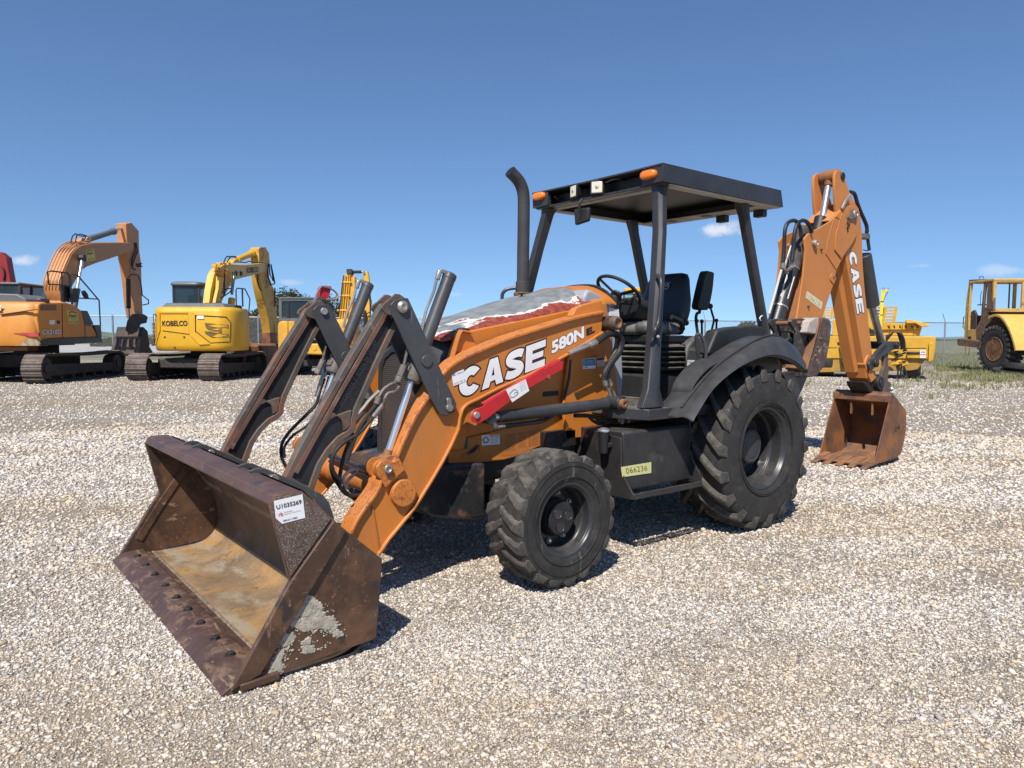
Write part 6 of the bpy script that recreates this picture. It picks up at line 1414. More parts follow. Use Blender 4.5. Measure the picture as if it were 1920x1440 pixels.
def track(par, x0, x1, yc, W, H=.86, hide=False):
    tr = empty('track'); tr.parent = par; r = H/2; th = .07
    lp = []; n = 10
    for i in range(n+1): t = -math.pi/2+math.pi*i/n; lp.append((x1-r+math.cos(t)*r*1.0, r+math.sin(t)*r))
    for i in range(1, 6): lp.append((x1-r+(x0-x1+2*r)*i/6, H-.02-.035*math.sin(math.pi*i/6)))
    for i in range(n+1): t = math.pi/2+math.pi*i/n; lp.append((x0+r+math.cos(t)*r, r+math.sin(t)*r))
    inn = offs(lp, .055)
    M().ringy(lp, inn, yc-W/2+.03, yc+W/2-.03).build('track_belt', m_under2, tr, bevel=0)
    # pads
    L = []; tot = 0
    for a, b in zip(lp, lp[1:]+lp[:1]): L.append((tot, a, b)); tot += math.hypot(b[0]-a[0], b[1]-a[1])
    N = int(tot/.19); mb = M()
    for k in range(N):
        s = tot*k/N
        for (t0, a, b) in L:
            l = math.hypot(b[0]-a[0], b[1]-a[1])
            if t0 <= s < t0+l or (a, b) == (L[-1][1], L[-1][2]):
                f = (s-t0)/l; x = a[0]+(b[0]-a[0])*f; z = a[1]+(b[1]-a[1])*f; tx, tz = (b[0]-a[0])/l, (b[1]-a[1])/l; break
        nx, nz = tz, -tx
        def q(u, v): return (x+tx*u+nx*v, z+tz*u+nz*v)
        mb.py([q(-.082, 0), q(.082, 0), q(.082, .018), q(.060, .018), q(.052, .040), q(.036, .040), q(.030, .018), q(-.010, .018), q(-.016, .036), q(-.030, .036), q(-.036, .018), q(-.082, .018)], yc-W/2, yc+W/2)
    mb.build('track_pads', m_track, tr, bevel=0)
    s_ = 1 if yc > 0 else -1
    M().py([(x0+r*.9, .22), (x1-r*.9, .22), (x1-r*.9, .50), (x0+r*.9, .60)], yc-.18, yc+.18).build('track_frame', m_under2, tr, bevel=.02)
    for x in (x0+r, x1-r): M().cyl((x, yc-.20, r), (x, yc+.20, r), r*.72, n=24).cyl((x, yc-.24, r), (x, yc+.24, r), r*.35, n=16).build('drive_wheel', m_under2, tr, bevel=.01)
    for i in range(7): x = x0+r+.25+(x1-x0-2*r-.5)*i/6; M().cyl((x, yc-.16, .17), (x, yc+.16, .17), .09, n=12).build('track_roller', m_under2, tr, bevel=0)
    return tr
def rail(fr, par, pts, y, r=.022, m=None, nm='handrail', ax='y'):
    ys = y if isinstance(y, (list, tuple)) else [y]*len(pts)
    q = [fr.P(ax, yy, *z) for yy, z in zip(ys, pts)]
    return M().tube([tuple(v) for v in q], r, n=7, sub=1, smooth=False).build(nm, m or m_black, par, bevel=0)
def poly(fr, par, pts, y0, y1, m, nm, bevel=.01, ax='y', rnd=0):
    q = fr.Y(y0, pts) if ax == 'y' else fr.X(y0, pts)
    if rnd: q = sm2(q, rnd, True)
    mb = M().py(q, y0, y1) if ax == 'y' else M().px(q, y0, y1)
    return mb.build(nm, m, par, bevel=bevel)
def ftext(fr, par, s, o, u, v, pl, m, ax='y', **k):
    a, b, c = (fr.P(ax, pl, *q) for q in (o, u, v)); return text(k.pop('nm', 'lettering'), s, a, b-a, c-a, m, par, **k)

# ---------------------------------------------------------------- orange excavator
F1 = Frame(2.30, -24.7, -125)
e2 = lambda *p: [(x/5.143, 460+y/5.143) for x, y in p]
ca = lambda *p: [(x/4.235, 400+y/4.235) for x, y in p]
X1 = empty('orange_excavator', F1, 'large orange tracked excavator with arched boom and yellow rental stickers', 'excavator', 'tracked excavators parked along the fence')
track(X1, -2.45, 3.1, -1.2, .6, .92); track(X1, -2.45, 2.35, 1.2, .6, .92)
M().cyl((0, 0, .75), (0, 0, 1.2), .65, n=32).box(-.9, .9, -.95, .95, .45, .85).build('slewing_base', m_under2, X1, bevel=.02)
body = F1.Y(-1.33, e2((395, 968), (362, 700), (372, 570), (400, 552), (640, 550), (720, 575), (790, 630), (850, 700), (900, 790), (952, 885), (405, 902)))
M().py(body, -1.33, -.45).build('engine_side', m_xo, X1, bevel=.06, seg=3)
rows = []
for y, dx in ((1.34, .50), (1.32, .20), (1.20, .05), (1.0, 0), (0, -.02), (-1.0, 0), (-1.20, .05), (-1.31, .20), (-1.325, .50)):
    xr = -2.30+dx
    rows.append([(xr, y, 1.17), (xr-.05, y, 1.30), (xr-.05, y, 1.75), (xr+.02, y, 2.35), (xr+.10, y, 2.47), (xr+.30, y, 2.52), (-1.75, y, 2.52), (-1.75, y, 1.17)])
M().loft(rows).build('counterweight', m_xo, X1, bevel=.02, ang=45)
M().box(-1.6, 1.5, -.5, 1.33, 1.15, 2.20).build('left_side_body', m_xo, X1, bevel=.04)
poly(F1, X1, e2((405, 903), (980, 884), (988, 935), (402, 968)), -1.36, -.6, m_dark, 'side_skirt')
poly(F1, X1, e2((905, 768), (975, 768), (982, 886), (945, 886)), -1.36, -.6, m_dark, 'corner_step')
poly(F1, X1, e2((790, 628), (845, 632), (905, 765), (820, 765)), -1.345, -.75, m_dark, 'tank_cover')
for a, b in (((598, 560), (604, 895)), ((812, 640), (822, 888))):
    poly(F1, X1, e2(a, (a[0]+5, a[1]), (b[0]+5, b[1]), b), -1.338, -1.332, m_ink, 'panel_gap', bevel=0)
poly(F1, X1, e2((820, 767), (950, 768), (950, 773), (822, 772)), -1.338, -1.332, m_ink, 'panel_gap', bevel=0)
vn = poly(F1, X1, e2((385, 570), (545, 570), (552, 628), (402, 626)), -1.336, -1.331, m_xo2, 'side_vent', bevel=0)
for i in range(7): poly(F1, vn, e2((392, 575+i*8), (544, 575+i*8), (544, 579+i*8), (392, 579+i*8)), -1.339, -1.335, m_ink, 'vent_slot', bevel=0)
for (a, b, c, d), (to, tu, tv), (so_1, so_2, so_3) in ((e2((640, 632), (738, 628), (765, 752), (668, 755)), e2((668, 698), (740, 694), (666, 662)), e2((672, 745), (752, 742), (671, 733))),):
    o = M().extr([F1.P('y', -1.336, *q) for q in (a, b, c, d)], [F1.P('y', -1.333, *q) for q in (a, b, c, d)]).build('rental_sticker', mat('sticker_yellow', (.70, .52, .05), .5, var=.03), X1, bevel=0)
    ftext(F1, o, 'Herc', to, tu, tv, -1.34, m_ink, off=.02); ftext(F1, o, 'Rentals', *e2((690, 715), (738, 713), (689, 703)), -1.34, m_gland); ftext(F1, o, '888.777.2700', so_1, so_2, so_3, -1.34, m_ink)
    rail(F1, o, e2((665, 650), (690, 640), (715, 643), (735, 652)), -1.34, .014, m_ink, 'sticker_arc')
ftext(F1, X1, 'CX210D', *e2((408, 862), (590, 858), (406, 812)), -1.338, m_ink, off=.02, pad=.035, shear=.15, nm='lettering_outline')
ftext(F1, X1, 'CX210D', *e2((408, 862), (590, 858), (406, 812)), -1.342, m_white, off=.02, shear=.15)
poly(F1, X1, e2((476, 722), (528, 720), (530, 760), (480, 762)), -1.338, -1.332, m_label, 'number_label', bevel=0)
poly(F1, X1, e2((550, 726), (578, 726), (578, 756), (552, 756)), -1.338, -1.332, m_ink, 'door_latch', bevel=0)
# scraped paint and red transfer on the counterweight corner, dark seam, logo edge
poly(F1, X1, e2((130, 848), (225, 842), (370, 843), (372, 878), (300, 880), (240, 868)), -2.378, -2.30, mat('red_transfer', (.42, .05, .05), .7, var=.2), 'red_scrape', bevel=0, ax='x')
poly(F1, X1, e2((210, 950), (225, 925), (280, 900), (330, 905), (380, 945), (380, 968), (140, 968)), -2.385, -2.30, mat('bare_filler', (.30, .24, .15), .8, var=.3, vscale=8), 'scraped_patch', bevel=0, ax='x')
poly(F1, X1, e2((0, 664), (350, 614), (350, 620), (0, 671)), -2.38, -2.30, m_brown, 'counterweight_seam', bevel=0, ax='x')
a, b, c = (F1.P('x', -2.375, *q) for q in e2((-190, 650), (8, 628), (-180, 600)))
block_word('CASE', a, b-a, c-a, X1, .0, m_white, m_ink, .05, .1, .05)
M().box(-2.1, -1.5, -.9, .3, 1.02, 1.15).build('rusty_belly_plate', m_rustbk, X1, bevel=.01)
# engine covers and cab
M().loft([[(x, y, z) for y, z in ((.6, 2.45), (.6, 2.68), (.45, 2.78), (-.55, 2.76), (-.8, 2.62), (-.85, 2.45))] for x in (-1.9, -.6)]).build('engine_hood', m_gpl, X1, bevel=.04)
M().box(-1.25, -.75, -.9, -.2, 2.5, 2.66).build('louvred_cover', m_dark, X1, bevel=.03)
cb = empty('cab'); cb.parent = X1
M().box(-.15, 1.75, .42, 1.36, 1.15, 2.3).build('cab_lower', m_dark, cb, bevel=.05)
for x in (-.12, .55, 1.68):
    for y in (.46, 1.32): M().bar((x, y, 2.25), (x+(.12 if x < 1 else -.15), y, 3.18), .09, .08).build('cab_pillar', m_dark, cb, bevel=.01)
M().loft([[(x, y, z) for x, y in ((-.1, .42), (1.65, .42), (1.65, 1.36), (-.1, 1.36))] for z in (3.16, 3.24)]).build('cab_roof', m_gpl, cb, bevel=.04, seg=3)
for y in (.45, 1.34): M().box(0, 1.55, y-.008, y+.008, 2.3, 3.16).build('cab_window', m_glass, cb, bevel=0)
M().box(-.05, -.035, .5, 1.3, 2.35, 3.12).build('rear_window', m_glass, cb, bevel=0)
M().box(.3, .8, .7, 1.1, 2.2, 2.85).build('cab_seat', m_black, cb, bevel=.08)
# boom with pipes
B1 = empty('boom'); B1.parent = X1
bpx = ca((505, 695), (478, 610), (480, 540), (505, 470), (540, 385), (570, 320), (600, 285), (650, 250), (740, 232), (980, 230), (1050, 234), (1068, 262), (1050, 300), (900, 352), (760, 398), (690, 425), (652, 452), (610, 520), (580, 570), (545, 640), (525, 700), (515, 800), (480, 800))
M().py(F1.Y(-.28, bpx), -.28, .28).build('boom_box', m_xo2, B1, bevel=.03)
for k in range(5):
    yy = -.22+k*.11
    q = [F1.P('y', -.28, *z) for z in ca((480, 600), (478, 540), (502, 468), (536, 384), (566, 318), (597, 282), (648, 247), (735, 229))]
    q = [Vector((v.x-.08, yy, v.z+.05)) for v in q]
    M().tube([tuple(v) for v in q], .022, n=6, sub=3).build('boom_pipe', m_xo2, B1, bevel=0)
for pts in (((560, 235), (575, 180), (600, 162), (640, 180), (690, 185)), ((595, 235), (610, 175), (640, 165), (690, 180))):
    rail(F1, B1, ca(*pts), -.1, .022, m_black, 'hose')
a, b = F1.P('y', 0, *ca((700, 205))[0]), F1.P('y', 0, *ca((905, 142))[0]); c = F1.P('y', 0, *ca((1020, 92))[0])
M().cyl(a, b, .115, n=20).cyl(b-(b-a).normalized()*.12, b, .14, n=20).build('stick_cylinder', m_gpl, B1, bevel=.005); M().cyl(b, c, .055, n=14).build('cylinder_rod', m_chrome, B1, bevel=0)
poly(F1, B1, ca((640, 225), (665, 195), (680, 225)), -.15, .15, m_xo2, 'cylinder_lug'); poly(F1, B1, ca((672, 230), (700, 185), (722, 228)), -.2, -.1, m_xo2, 'cylinder_lug')
o = M().extr([F1.P('y', -.286, *q) for q in ca((680, 290), (748, 278), (758, 372), (690, 384))], [F1.P('y', -.282, *q) for q in ca((680, 290), (748, 278), (758, 372), (690, 384))]).build('rental_sticker', bpy.data.materials['sticker_yellow'], B1, bevel=0)
ftext(F1, o, 'Herc', *ca((694, 335), (742, 326), (692, 308)), -.289, m_ink, off=.02); ftext(F1, o, '888.777.2700', *ca((698, 370), (746, 362), (697, 362)), -.289, m_ink)
rail(F1, o, ca((690, 302), (715, 290), (740, 296)), -.289, .012, m_ink, 'sticker_arc')
for y in (-.42, .42):
    a, b, c = F1.P('y', -.42, *ca((655, 355))[0]), F1.P('y', -.42, *ca((612, 600))[0]), F1.P('y', -.42, *ca((590, 700))[0])
    M().cyl((a.x, y, a.z), (b.x, y, b.z), .055, n=14).build('cylinder_rod', m_chrome, B1, bevel=0)
    M().cyl((b.x, y, b.z), (c.x-.3, y, c.z-.9), .11, n=18).build('boom_cylinder', m_gpl, B1, bevel=0)
    M().cyl((a.x, y-.08, a.z), (a.x, y+.08, a.z), .13, n=18).build('cylinder_eye', m_black, B1, bevel=.01)
S1 = empty('stick'); S1.parent = X1
sp1 = ca((1000, 82), (1045, 74), (1103, 140), (1106, 290), (1122, 400), (1128, 650), (1134, 800), (1112, 850), (1080, 830), (1058, 700), (1045, 560), (1030, 450), (1010, 330), (1010, 240), (1005, 150))
M().py(F1.Y(-.2, sp1), -.2, .2).build('stick_box', m_xo2, S1, bevel=.02)
rail(F1, S1, ca((1080, 235), (1092, 300), (1060, 380), (1050, 430), (1075, 448)), -.26, .03, m_black, 'hose')
rail(F1, S1, ca((1070, 235), (1075, 300), (1045, 370), (1048, 420)), -.26, .03, m_black, 'hose')
rail(F1, S1, ca((1015, 510), (1050, 482), (1095, 490), (1120, 560), (1130, 650), (1180, 690), (1180, 718), (1135, 728)), -.28, .025, m_black, 'hose')
a, b, c = (F1.P('y', -.28, *q) for q in ca((1018, 520), (1022, 755), (1030, 930)))
M().cyl(a, b, .09, n=16).build('bucket_cylinder', m_black, S1, bevel=0); M().cyl(b, c, .045, n=12).build('cylinder_rod', m_steel, S1, bevel=0)
poly(F1, S1, ca((1085, 400), (1135, 395), (1120, 408), (1136, 425), (1095, 428)), -.24, -.1, m_brown, 'step_bracket')
K1 = empty('bucket'); K1.parent = X1
for y0, y1 in ((-.42, -.36), (.0, .06), (.3, .36)):
    poly(F1, K1, ca((1005, 930), (1022, 850), (1060, 800), (1140, 800), (1175, 820), (1165, 870), (1120, 880), (1090, 940), (1050, 960)), y0, y1, m_brown, 'link_plate')
poly(F1, K1, ca((1140, 900), (1175, 935), (1190, 1060), (1218, 1105), (1140, 1135), (1085, 1120), (1120, 990)), -.55, .55, m_brown, 'bucket_shell', bevel=.03)
gx_ = -.60
for q in (((950, 985), (975, 985), (955, 1085), (930, 1085)), ((1000, 985), (1018, 985), (1000, 1090), (980, 1090)), ((1045, 980), (1062, 980), (1060, 1085), (1040, 1085)), ((1098, 980), (1120, 980), (1105, 1130), (1075, 1120)), ((945, 978), (1120, 978), (1120, 1000), (940, 1000)), ((930, 1060), (1110, 1060), (1105, 1082), (925, 1082))):
    poly(F1, K1, ca(*q), -.62, -.52, m_linkrim, 'coupler_bar')
# handrails and mirror
for q in (((390, 700+0), (388, 505+0)),): pass
rail(F1, X1, e2((600, 540), (590, 380), (470, 375), (458, 255), (500, 248), (655, 268), (665, 300), (668, 390), (600, 385), (595, 265)), -1.0, .025)
rail(F1, X1, e2((690, 545), (678, 285), (745, 285), (955, 530), (968, 770)), -1.2, .025); rail(F1, X1, e2((745, 508), (935, 518)), -1.2, .022)
rail(F1, X1, e2((600, 540), (598, 395), (665, 395), (690, 540)), -.9, .05)
poly(F1, X1, e2((590, 385), (670, 385), (670, 545), (600, 545)), -.85, -.80, m_black, 'step_guard')
poly(F1, X1, e2((700, 420), (760, 415), (755, 550), (690, 550)), -.75, -.6, m_black, 'pump_cover')
poly(F1, X1, e2((800, 440), (822, 432), (850, 470), (862, 515), (838, 520), (812, 480)), -1.22, -1.14, m_brown, 'mirror', bevel=.02)

# ---------------------------------------------------------------- big yellow excavator
F2 = Frame(-2.86, -22.73, -130)
e3 = lambda *p: [(230+x/4.8, 440+y/4.8) for x, y in p]
k3 = lambda *p: [(380+x/9.6, 450+y/9.6) for x, y in p]
X2 = empty('yellow_excavator', F2, 'bright yellow short-tail tracked excavator seen from behind, black lettering on its rounded tail', 'excavator', 'tracked excavators parked along the fence')
track(X2, -2.30, 2.1, -.78, .70, .88); track(X2, -2.30, 2.1, 1.62, .70, .88)
M().cyl((0, .2, .72), (0, .2, 1.1), .6, n=32).box(-1.5, 1.4, -.5, 1.3, .40, .72).build('slewing_base', m_under2, X2, bevel=.04)
def xt(y): return -1.90+1.9*max(0, abs(y)-.90)**2
def tail(z, g):   # plan outline of the rounded tail, g shrinks it
    pl = [(-.05, -1.28+g*.5), (-.9, -1.36+g)]+[(xt(y)+g, y*(1-g*.4)) for y in [-1.36+2.72*i/26 for i in range(27)]]+[(-.9, 1.37-g), (-.3, 1.37-g), (.6, 1.3-g), (.6, -.4)]
    return [(x, y, z) for x, y in pl]
M().loft([tail(.99, .10), tail(1.03, .04), tail(1.2, .0), tail(1.9, .0), tail(2.30, .02), tail(2.42, .07), tail(2.46, .16)]).build('tail_body', m_ky, X2, bevel=0, ang=50)
def tx(z): return -1.905
# recessed rear panels, vents and bolts
for side, pts in ((1, ((345, 700), (585, 700), (600, 895), (352, 862))),):
    poly(F2, X2, e3(*pts), -1.935, -1.86, m_ky, 'rear_panel', bevel=.012, ax='x')
poly(F2, X2, e3((345, 700), (585, 700), (585, 716), (345, 716)), -1.944, -1.90, mat('shadow_groove', (.30, .16, .01), .6, var=0), 'panel_groove', bevel=0, ax='x')
m_groove = bpy.data.materials['shadow_groove']
vp = [F2.P('x', -1.66, *q) for q in e3((665, 725), (925, 740), (975, 790), (975, 965), (800, 980), (668, 870))]
def decal_wrap(pts, nm, m, off=0.0):
    "panel lying on the rounded tail: each point pushed out to the tail outline"
    out = []
    for p in pts:
        y = p.y; x = xt(min(1.36, max(-1.36, y)))-.006-off
        out.append((x, y, p.z))
    return M().extr(out, [(x+.05, y, z) for x, y, z in out]).build(nm, m, X2, bevel=0)
def dense(fr, pts, x, n=6):
    out = []
    for a, b in zip(pts, pts[1:]+pts[:1]):
        for k in range(n): out.append(fr.P('x', x, a[0]+(b[0]-a[0])*k/n, a[1]+(b[1]-a[1])*k/n))
    return out
for pts in (((665, 725), (925, 740), (952, 790), (950, 965), (800, 975), (668, 870)), ((232, 715), (290, 715), (310, 745), (308, 905), (250, 975), (240, 975))):
    L_1 = dense(F2, e3(*pts), -1.82); rr = []
    for p in L_1+L_1[:1]:
        y = p.y; x = xt(min(1.36, max(-1.36, y)))-.004
        rr.append((x, y, p.z))
    M().tube(rr, .012, n=6, smooth=False).build('panel_seam', m_ink, X2, bevel=0)
m_vent = mat('vent_mesh_brown', (.16, .10, .03), .7, var=.4, vscale=60)
for pts in (((758, 795), (945, 812), (948, 840), (765, 825)), ((765, 832), (900, 842), (905, 868), (785, 855)), ((755, 870), (905, 870), (900, 888), (765, 884)), ((760, 888), (950, 892), (952, 922), (820, 925))):
    decal_wrap(dense(F2, e3(*pts), -1.75, 4), 'tail_vent', m_vent, .012)
for pts in (((232, 795), (266, 790), (266, 815), (234, 822)), ((234, 830), (266, 825), (262, 848), (236, 852)), ((236, 862), (262, 860), (256, 884), (238, 888)), ((238, 895), (254, 893), (246, 918), (240, 920))):
    decal_wrap(dense(F2, e3(*pts), -1.75, 3), 'tail_vent', m_vent, .012)
decal_wrap(dense(F2, e3((678, 728), (738, 730), (738, 758), (680, 758)), -1.85, 2), 'tail_label', m_label, .02); decal_wrap(dense(F2, e3((262, 728), (290, 728), (290, 760), (264, 760)), -1.78, 2), 'tail_label', m_label, .03)
ftext(F2, X2, 'KOBELCO', *e3((356, 824), (584, 822), (354, 775)), -1.947, m_ink, ax='x', off=.03)
for q in ((380, 922), (555, 922), (468, 1017), (460, 708)):
    p = F2.P('x', -1.9, *e3(q)[0]); M().cyl((-1.895, p.y, p.z), (-1.915, p.y, p.z), .032, n=12).build('tail_bolt_hole', m_brown, X2, bevel=0)
# raised shoulders that frame the tail
for pts in (((598, 700), (640, 700), (660, 735), (662, 880), (790, 985), (700, 990), (612, 900)), ((312, 700), (342, 700), (345, 860), (290, 980), (262, 985), (312, 900))):
    decal_wrap(dense(F2, e3(*pts), -1.85, 3), 'tail_shoulder', m_ky, .03)
sd_ = F2.Y(-1.30, e3((985, 700), (1050, 705), (1110, 745), (1135, 800), (1150, 1010), (1000, 1035), (985, 1000)))
M().py(sd_, -1.30, -.5).build('right_tank', m_ky, X2, bevel=.07, seg=3)
rail(F2, X2, e3((1024, 980), (1022, 850), (1045, 845), (1095, 930), (1100, 978), (1024, 980)), -1.31, .010, m_groove, 'panel_seam')
p = F2.P('y', -1.3, *e3((1042, 826))[0]); M().cyl((p.x, -1.31, p.z), (p.x, -1.295, p.z), .04, n=12).build('filler_hole', m_ink, X2, bevel=0)
M().loft([[(x, y, z) for x, y in ((-1.6, -1.1), (-.4, -1.05), (-.4, 1.15), (-1.6, 1.1))] if z < 2.5 else [(x, y, z) for x, y in ((-1.45, -.95), (-.5, -.9), (-.5, 1.0), (-1.45, .98))] for z in (2.44, 2.60)]).build('engine_hood', m_gpl, X2, bevel=.04)
for i in range(3):
    for yy in (-.55, .25): M().box(-1.40+i*.14, -1.32+i*.14, yy-.22, yy+.22, 2.598, 2.612).build('hood_slot', m_ink, X2, bevel=0)
cb = empty('cab'); cb.parent = X2
M().box(-.3, 1.5, .35, 1.34, 1.0, 2.45).build('cab_lower', m_dark, cb, bevel=.05)
for x in (-.26, 1.42):
    for y in (.40, 1.28): M().bar((x, y, 2.4), (x, y, 3.30), .09, .09).build('cab_pillar', m_dark, cb, bevel=.01)
M().box(.45, .53, .37, .43, 2.4, 3.3).build('cab_pillar', m_dark, cb, bevel=.01)
M().box(-.31, -.27, .45, 1.25, 2.40, 2.62).build('rear_lower_trim', m_black, cb, bevel=.01)
M().loft([rsq(.6, .85, z, 1.02-g, .56-g, 28, 8) for z, g in ((3.26, .02), (3.30, 0), (3.36, .02), (3.40, .12))]).build('cab_roof', m_gpl, cb, bevel=0)
M().box(-.305, -.295, .42, 1.28, 2.6, 3.27).build('rear_window', m_glass, cb, bevel=0); M().box(-.25, 1.4, .375, .385, 2.5, 3.27).build('cab_window', m_glass, cb, bevel=0); M().box(-.25, 1.4, 1.30, 1.31, 2.5, 3.27).build('cab_window', m_glass, cb, bevel=0)
M().box(.2, .6, .6, 1.05, 2.2, 2.95).build('cab_seat', m_black, cb, bevel=.08)
B2 = empty('boom'); B2.parent = X2
bq = k3((160, 1260), (120, 1180), (125, 1100), (150, 900), (200, 640), (235, 560), (300, 490), (420, 440), (520, 430), (760, 445), (1080, 415), (1170, 420), (1180, 500), (1130, 570), (1000, 610), (760, 670), (620, 705), (575, 730), (540, 800), (480, 850), (400, 1000), (350, 1100), (340, 1260))
M().py(F2.Y(-.22, bq), -.22, .02).build('boom_box', mat('boom_yellow', (.66, .42, .12), .5, var=.06, dust=.15), B2, bevel=.02)
poly(F2, B2, k3((105, 1200), (120, 1105), (145, 905), (205, 625), (285, 650), (245, 860), (205, 1105), (190, 1200)), -.28, -.10, m_ky, 'boom_side_cover'); poly(F2, B2, k3((225, 1180), (245, 1050), (285, 870), (300, 655), (385, 690), (350, 900), (320, 1060), (300, 1180)), -.42, -.30, m_ky, 'boom_side_cover')
ftext(F2, B2, 'KOBELCO', *k3((795, 600), (1005, 580), (793, 495)), -.226, m_ink, off=.04)
for k, pts in enumerate((((200, 560), (260, 590), (385, 660), (380, 1000)), ((215, 520), (300, 560), (395, 640), (400, 800)), ((270, 470), (330, 540), (420, 600), (480, 700)), ((440, 540), (500, 600), (490, 740), (460, 800)), ((430, 600), (500, 690), (545, 810), (520, 850)), ((340, 460), (400, 520), (440, 560), (440, 620)))):
    rail(F2, B2, k3(*pts), -.34-.02*k, .028, m_ky, 'boom_pipe')
for pts in (((375, 420), (410, 330), (440, 295), (510, 300), (600, 310)), ((440, 400), (480, 330), (520, 295), (600, 300)), ((400, 480), (390, 800), (395, 1000)), ((540, 580), (545, 700), (520, 850)), ((250, 1080), (330, 960), (430, 880), (520, 870)), ((300, 1060), (400, 1000), (500, 930), (530, 860)), ((590, 560), (610, 640)), ((670, 400), (780, 405), (830, 380), (900, 400), (1080, 410))):
    rail(F2, B2, k3(*pts), -.38, .022, m_black, 'hose')
for q in ((250, 470), (330, 440), (400, 440), (480, 430), (300, 540)):
    p = F2.P('y', -.33, *k3(q)[0]); M().box(p.x-.10, p.x+.10, -.35, -.2, p.z-.05, p.z+.06).build('pipe_clamp', m_ky, B2, bevel=.01)
for q in ((600, 600), (690, 605)):
    p = F2.P('y', -.23, *k3(q)[0]); M().cyl((p.x, -.26, p.z), (p.x, -.2, p.z), .09, n=14).build('boom_lamp', m_black, B2, bevel=0)
a, b, c = (F2.P('y', .05, *q) for q in k3((620, 355), (900, 240), (1080, 170)))
M().cyl(a, b, .115, n=18).cyl(b-(b-a).normalized()*.2, b, .15, n=18).build('stick_cylinder', m_ky, B2, bevel=.01); M().cyl(b, c, .055, n=12).build('cylinder_rod', m_steel, B2, bevel=0)
poly(F2, B2, k3((540, 420), (590, 350), (650, 345), (665, 410)), -.1, .2, m_ky, 'cylinder_lug')
a, b, c = (F2.P('y', -.45, *q) for q in k3((570, 600), (525, 980), (500, 1260)))
M().cyl(a, b, .05, n=12).build('cylinder_rod', m_steel, B2, bevel=0); M().cyl(b-Vector((0, 0, .15)), c, .12, n=16).build('boom_cylinder', m_ky, B2, bevel=0)
S2 = empty('stick'); S2.parent = X2
poly(F2, S2, k3((1015, 400), (1015, 150), (1035, 130), (1140, 130), (1160, 180), (1195, 230), (1210, 400), (1185, 450), (1200, 700), (1280, 880), (1330, 1200), (1345, 1440), (1330, 1700), (1240, 1820), (1190, 1440), (1100, 1050), (1040, 760), (1030, 620)), -.18, .18, mat('rusty_yellow_stick', (.60, .34, .05), .55, var=.1, layers=[((.26, .10, .03), 2.5, .52, .66, .8)]), 'stick_box')
poly(F2, S2, e3((1325, 880), (1385, 880), (1392, 985), (1330, 980)), -.19, .19, m_rustbk, 'stick_foot')
for pts in (((1180, 430), (1170, 640), (1230, 800), (1290, 790), (1300, 770), (1230, 440)), ((1200, 420), (1210, 620), (1270, 740), (1230, 450)), ((990, 615), (990, 760), (1020, 860), (1065, 905))):
    rail(F2, S2, k3(*pts), -.28, .028, m_black, 'hose')
rail(F2, S2, k3((1300, 860), (1300, 1200)), -.24, .03, m_brown, 'rigid_pipe')
poly(F2, S2, e3((1255, 1000), (1395, 1000), (1420, 1080), (1395, 1180), (1300, 1175), (1262, 1060)), -.6, .6, m_rustbk, 'bucket', bevel=.03)
rail(F2, X2, k3((545, 1310), (605, 1230), (600, 900), (620, 868), (760, 880), (850, 1060), (820, 1400)), -1.15, .022); rail(F2, X2, k3((712, 880), (722, 1200)), -1.15, .028)
poly(F2, X2, k3((620, 1170), (700, 1180), (720, 1230), (700, 1300), (630, 1280)), -1.12, -1.0, m_black, 'mirror', bevel=.02)

# ---------------------------------------------------------------- smaller yellow excavator with upright boom
hh3 = -123; o3 = gp(590, 27.2); fw = Vector((math.cos(R_(hh3)), math.sin(R_(hh3)), 0)); o3 = o3+fw*1.6
F3 = Frame(o3.x, o3.y, hh3)
e4 = lambda *p: [(500+x/6.545, 490+y/6.545) for x, y in p]
X3 = empty('compact_yellow_excavator', F3, 'golden yellow tracked excavator facing away, dark glazed cab at left, boom folded upright', 'excavator', 'tracked excavators parked along the fence')
track(X3, -1.6, 2.3, -1.0, .5, .75); track(X3, -1.6, 2.3, 1.0, .5, .75)
M().cyl((0, 0, .6), (0, 0, .95), .5, n=24).box(-1.0, 1.0, -.8, .8, .35, .62).build('slewing_base', m_under2, X3, bevel=.02)
def shell3(pts, x0, x1, m, nm, bv=.05): return M().px(F3.X(-1.6, e4(*pts)), x0, x1).build(nm, m, X3, bevel=bv, seg=3)
shell3(((135, 790), (150, 745), (190, 732), (260, 735), (262, 1095), (240, 1125), (140, 1105)), -1.6, -.2, m_cy, 'left_corner_panel', .04)
shell3(((265, 735), (340, 735), (345, 1100), (265, 1100)), -1.58, -.2, m_cy, 'rear_side_panel', .02)
shell3(((335, 745), (850, 745), (850, 1010), (335, 1010)), -1.5, 1.0, m_black, 'rear_screen', .02)
shell3(((400, 1012), (1040, 1005), (1045, 1130), (960, 1155), (430, 1140)), -1.68, 1.0, m_cy, 'counterweight', .05)
shell3(((860, 735), (1050, 760), (1060, 1020), (860, 1020)), -1.60, .5, m_cy, 'right_rear_panel', .05)
M().py([(-1.5, .85), (-1.5, 2.0), (-1.3, 2.15), (.4, 2.05), (.8, 1.5), (.9, .85)], -1.32, -.4).build('right_side_panel', m_cy, X3, bevel=.05, seg=3)
poly(F3, X3, e4((495, 965), (560, 905), (610, 960)), -1.62, -1.52, m_cy, 'logo_triangle', bevel=0, ax='x'); poly(F3, X3, e4((520, 880), (555, 860), (610, 960), (600, 965)), -1.63, -1.53, m_white, 'logo_panel', bevel=0, ax='x')
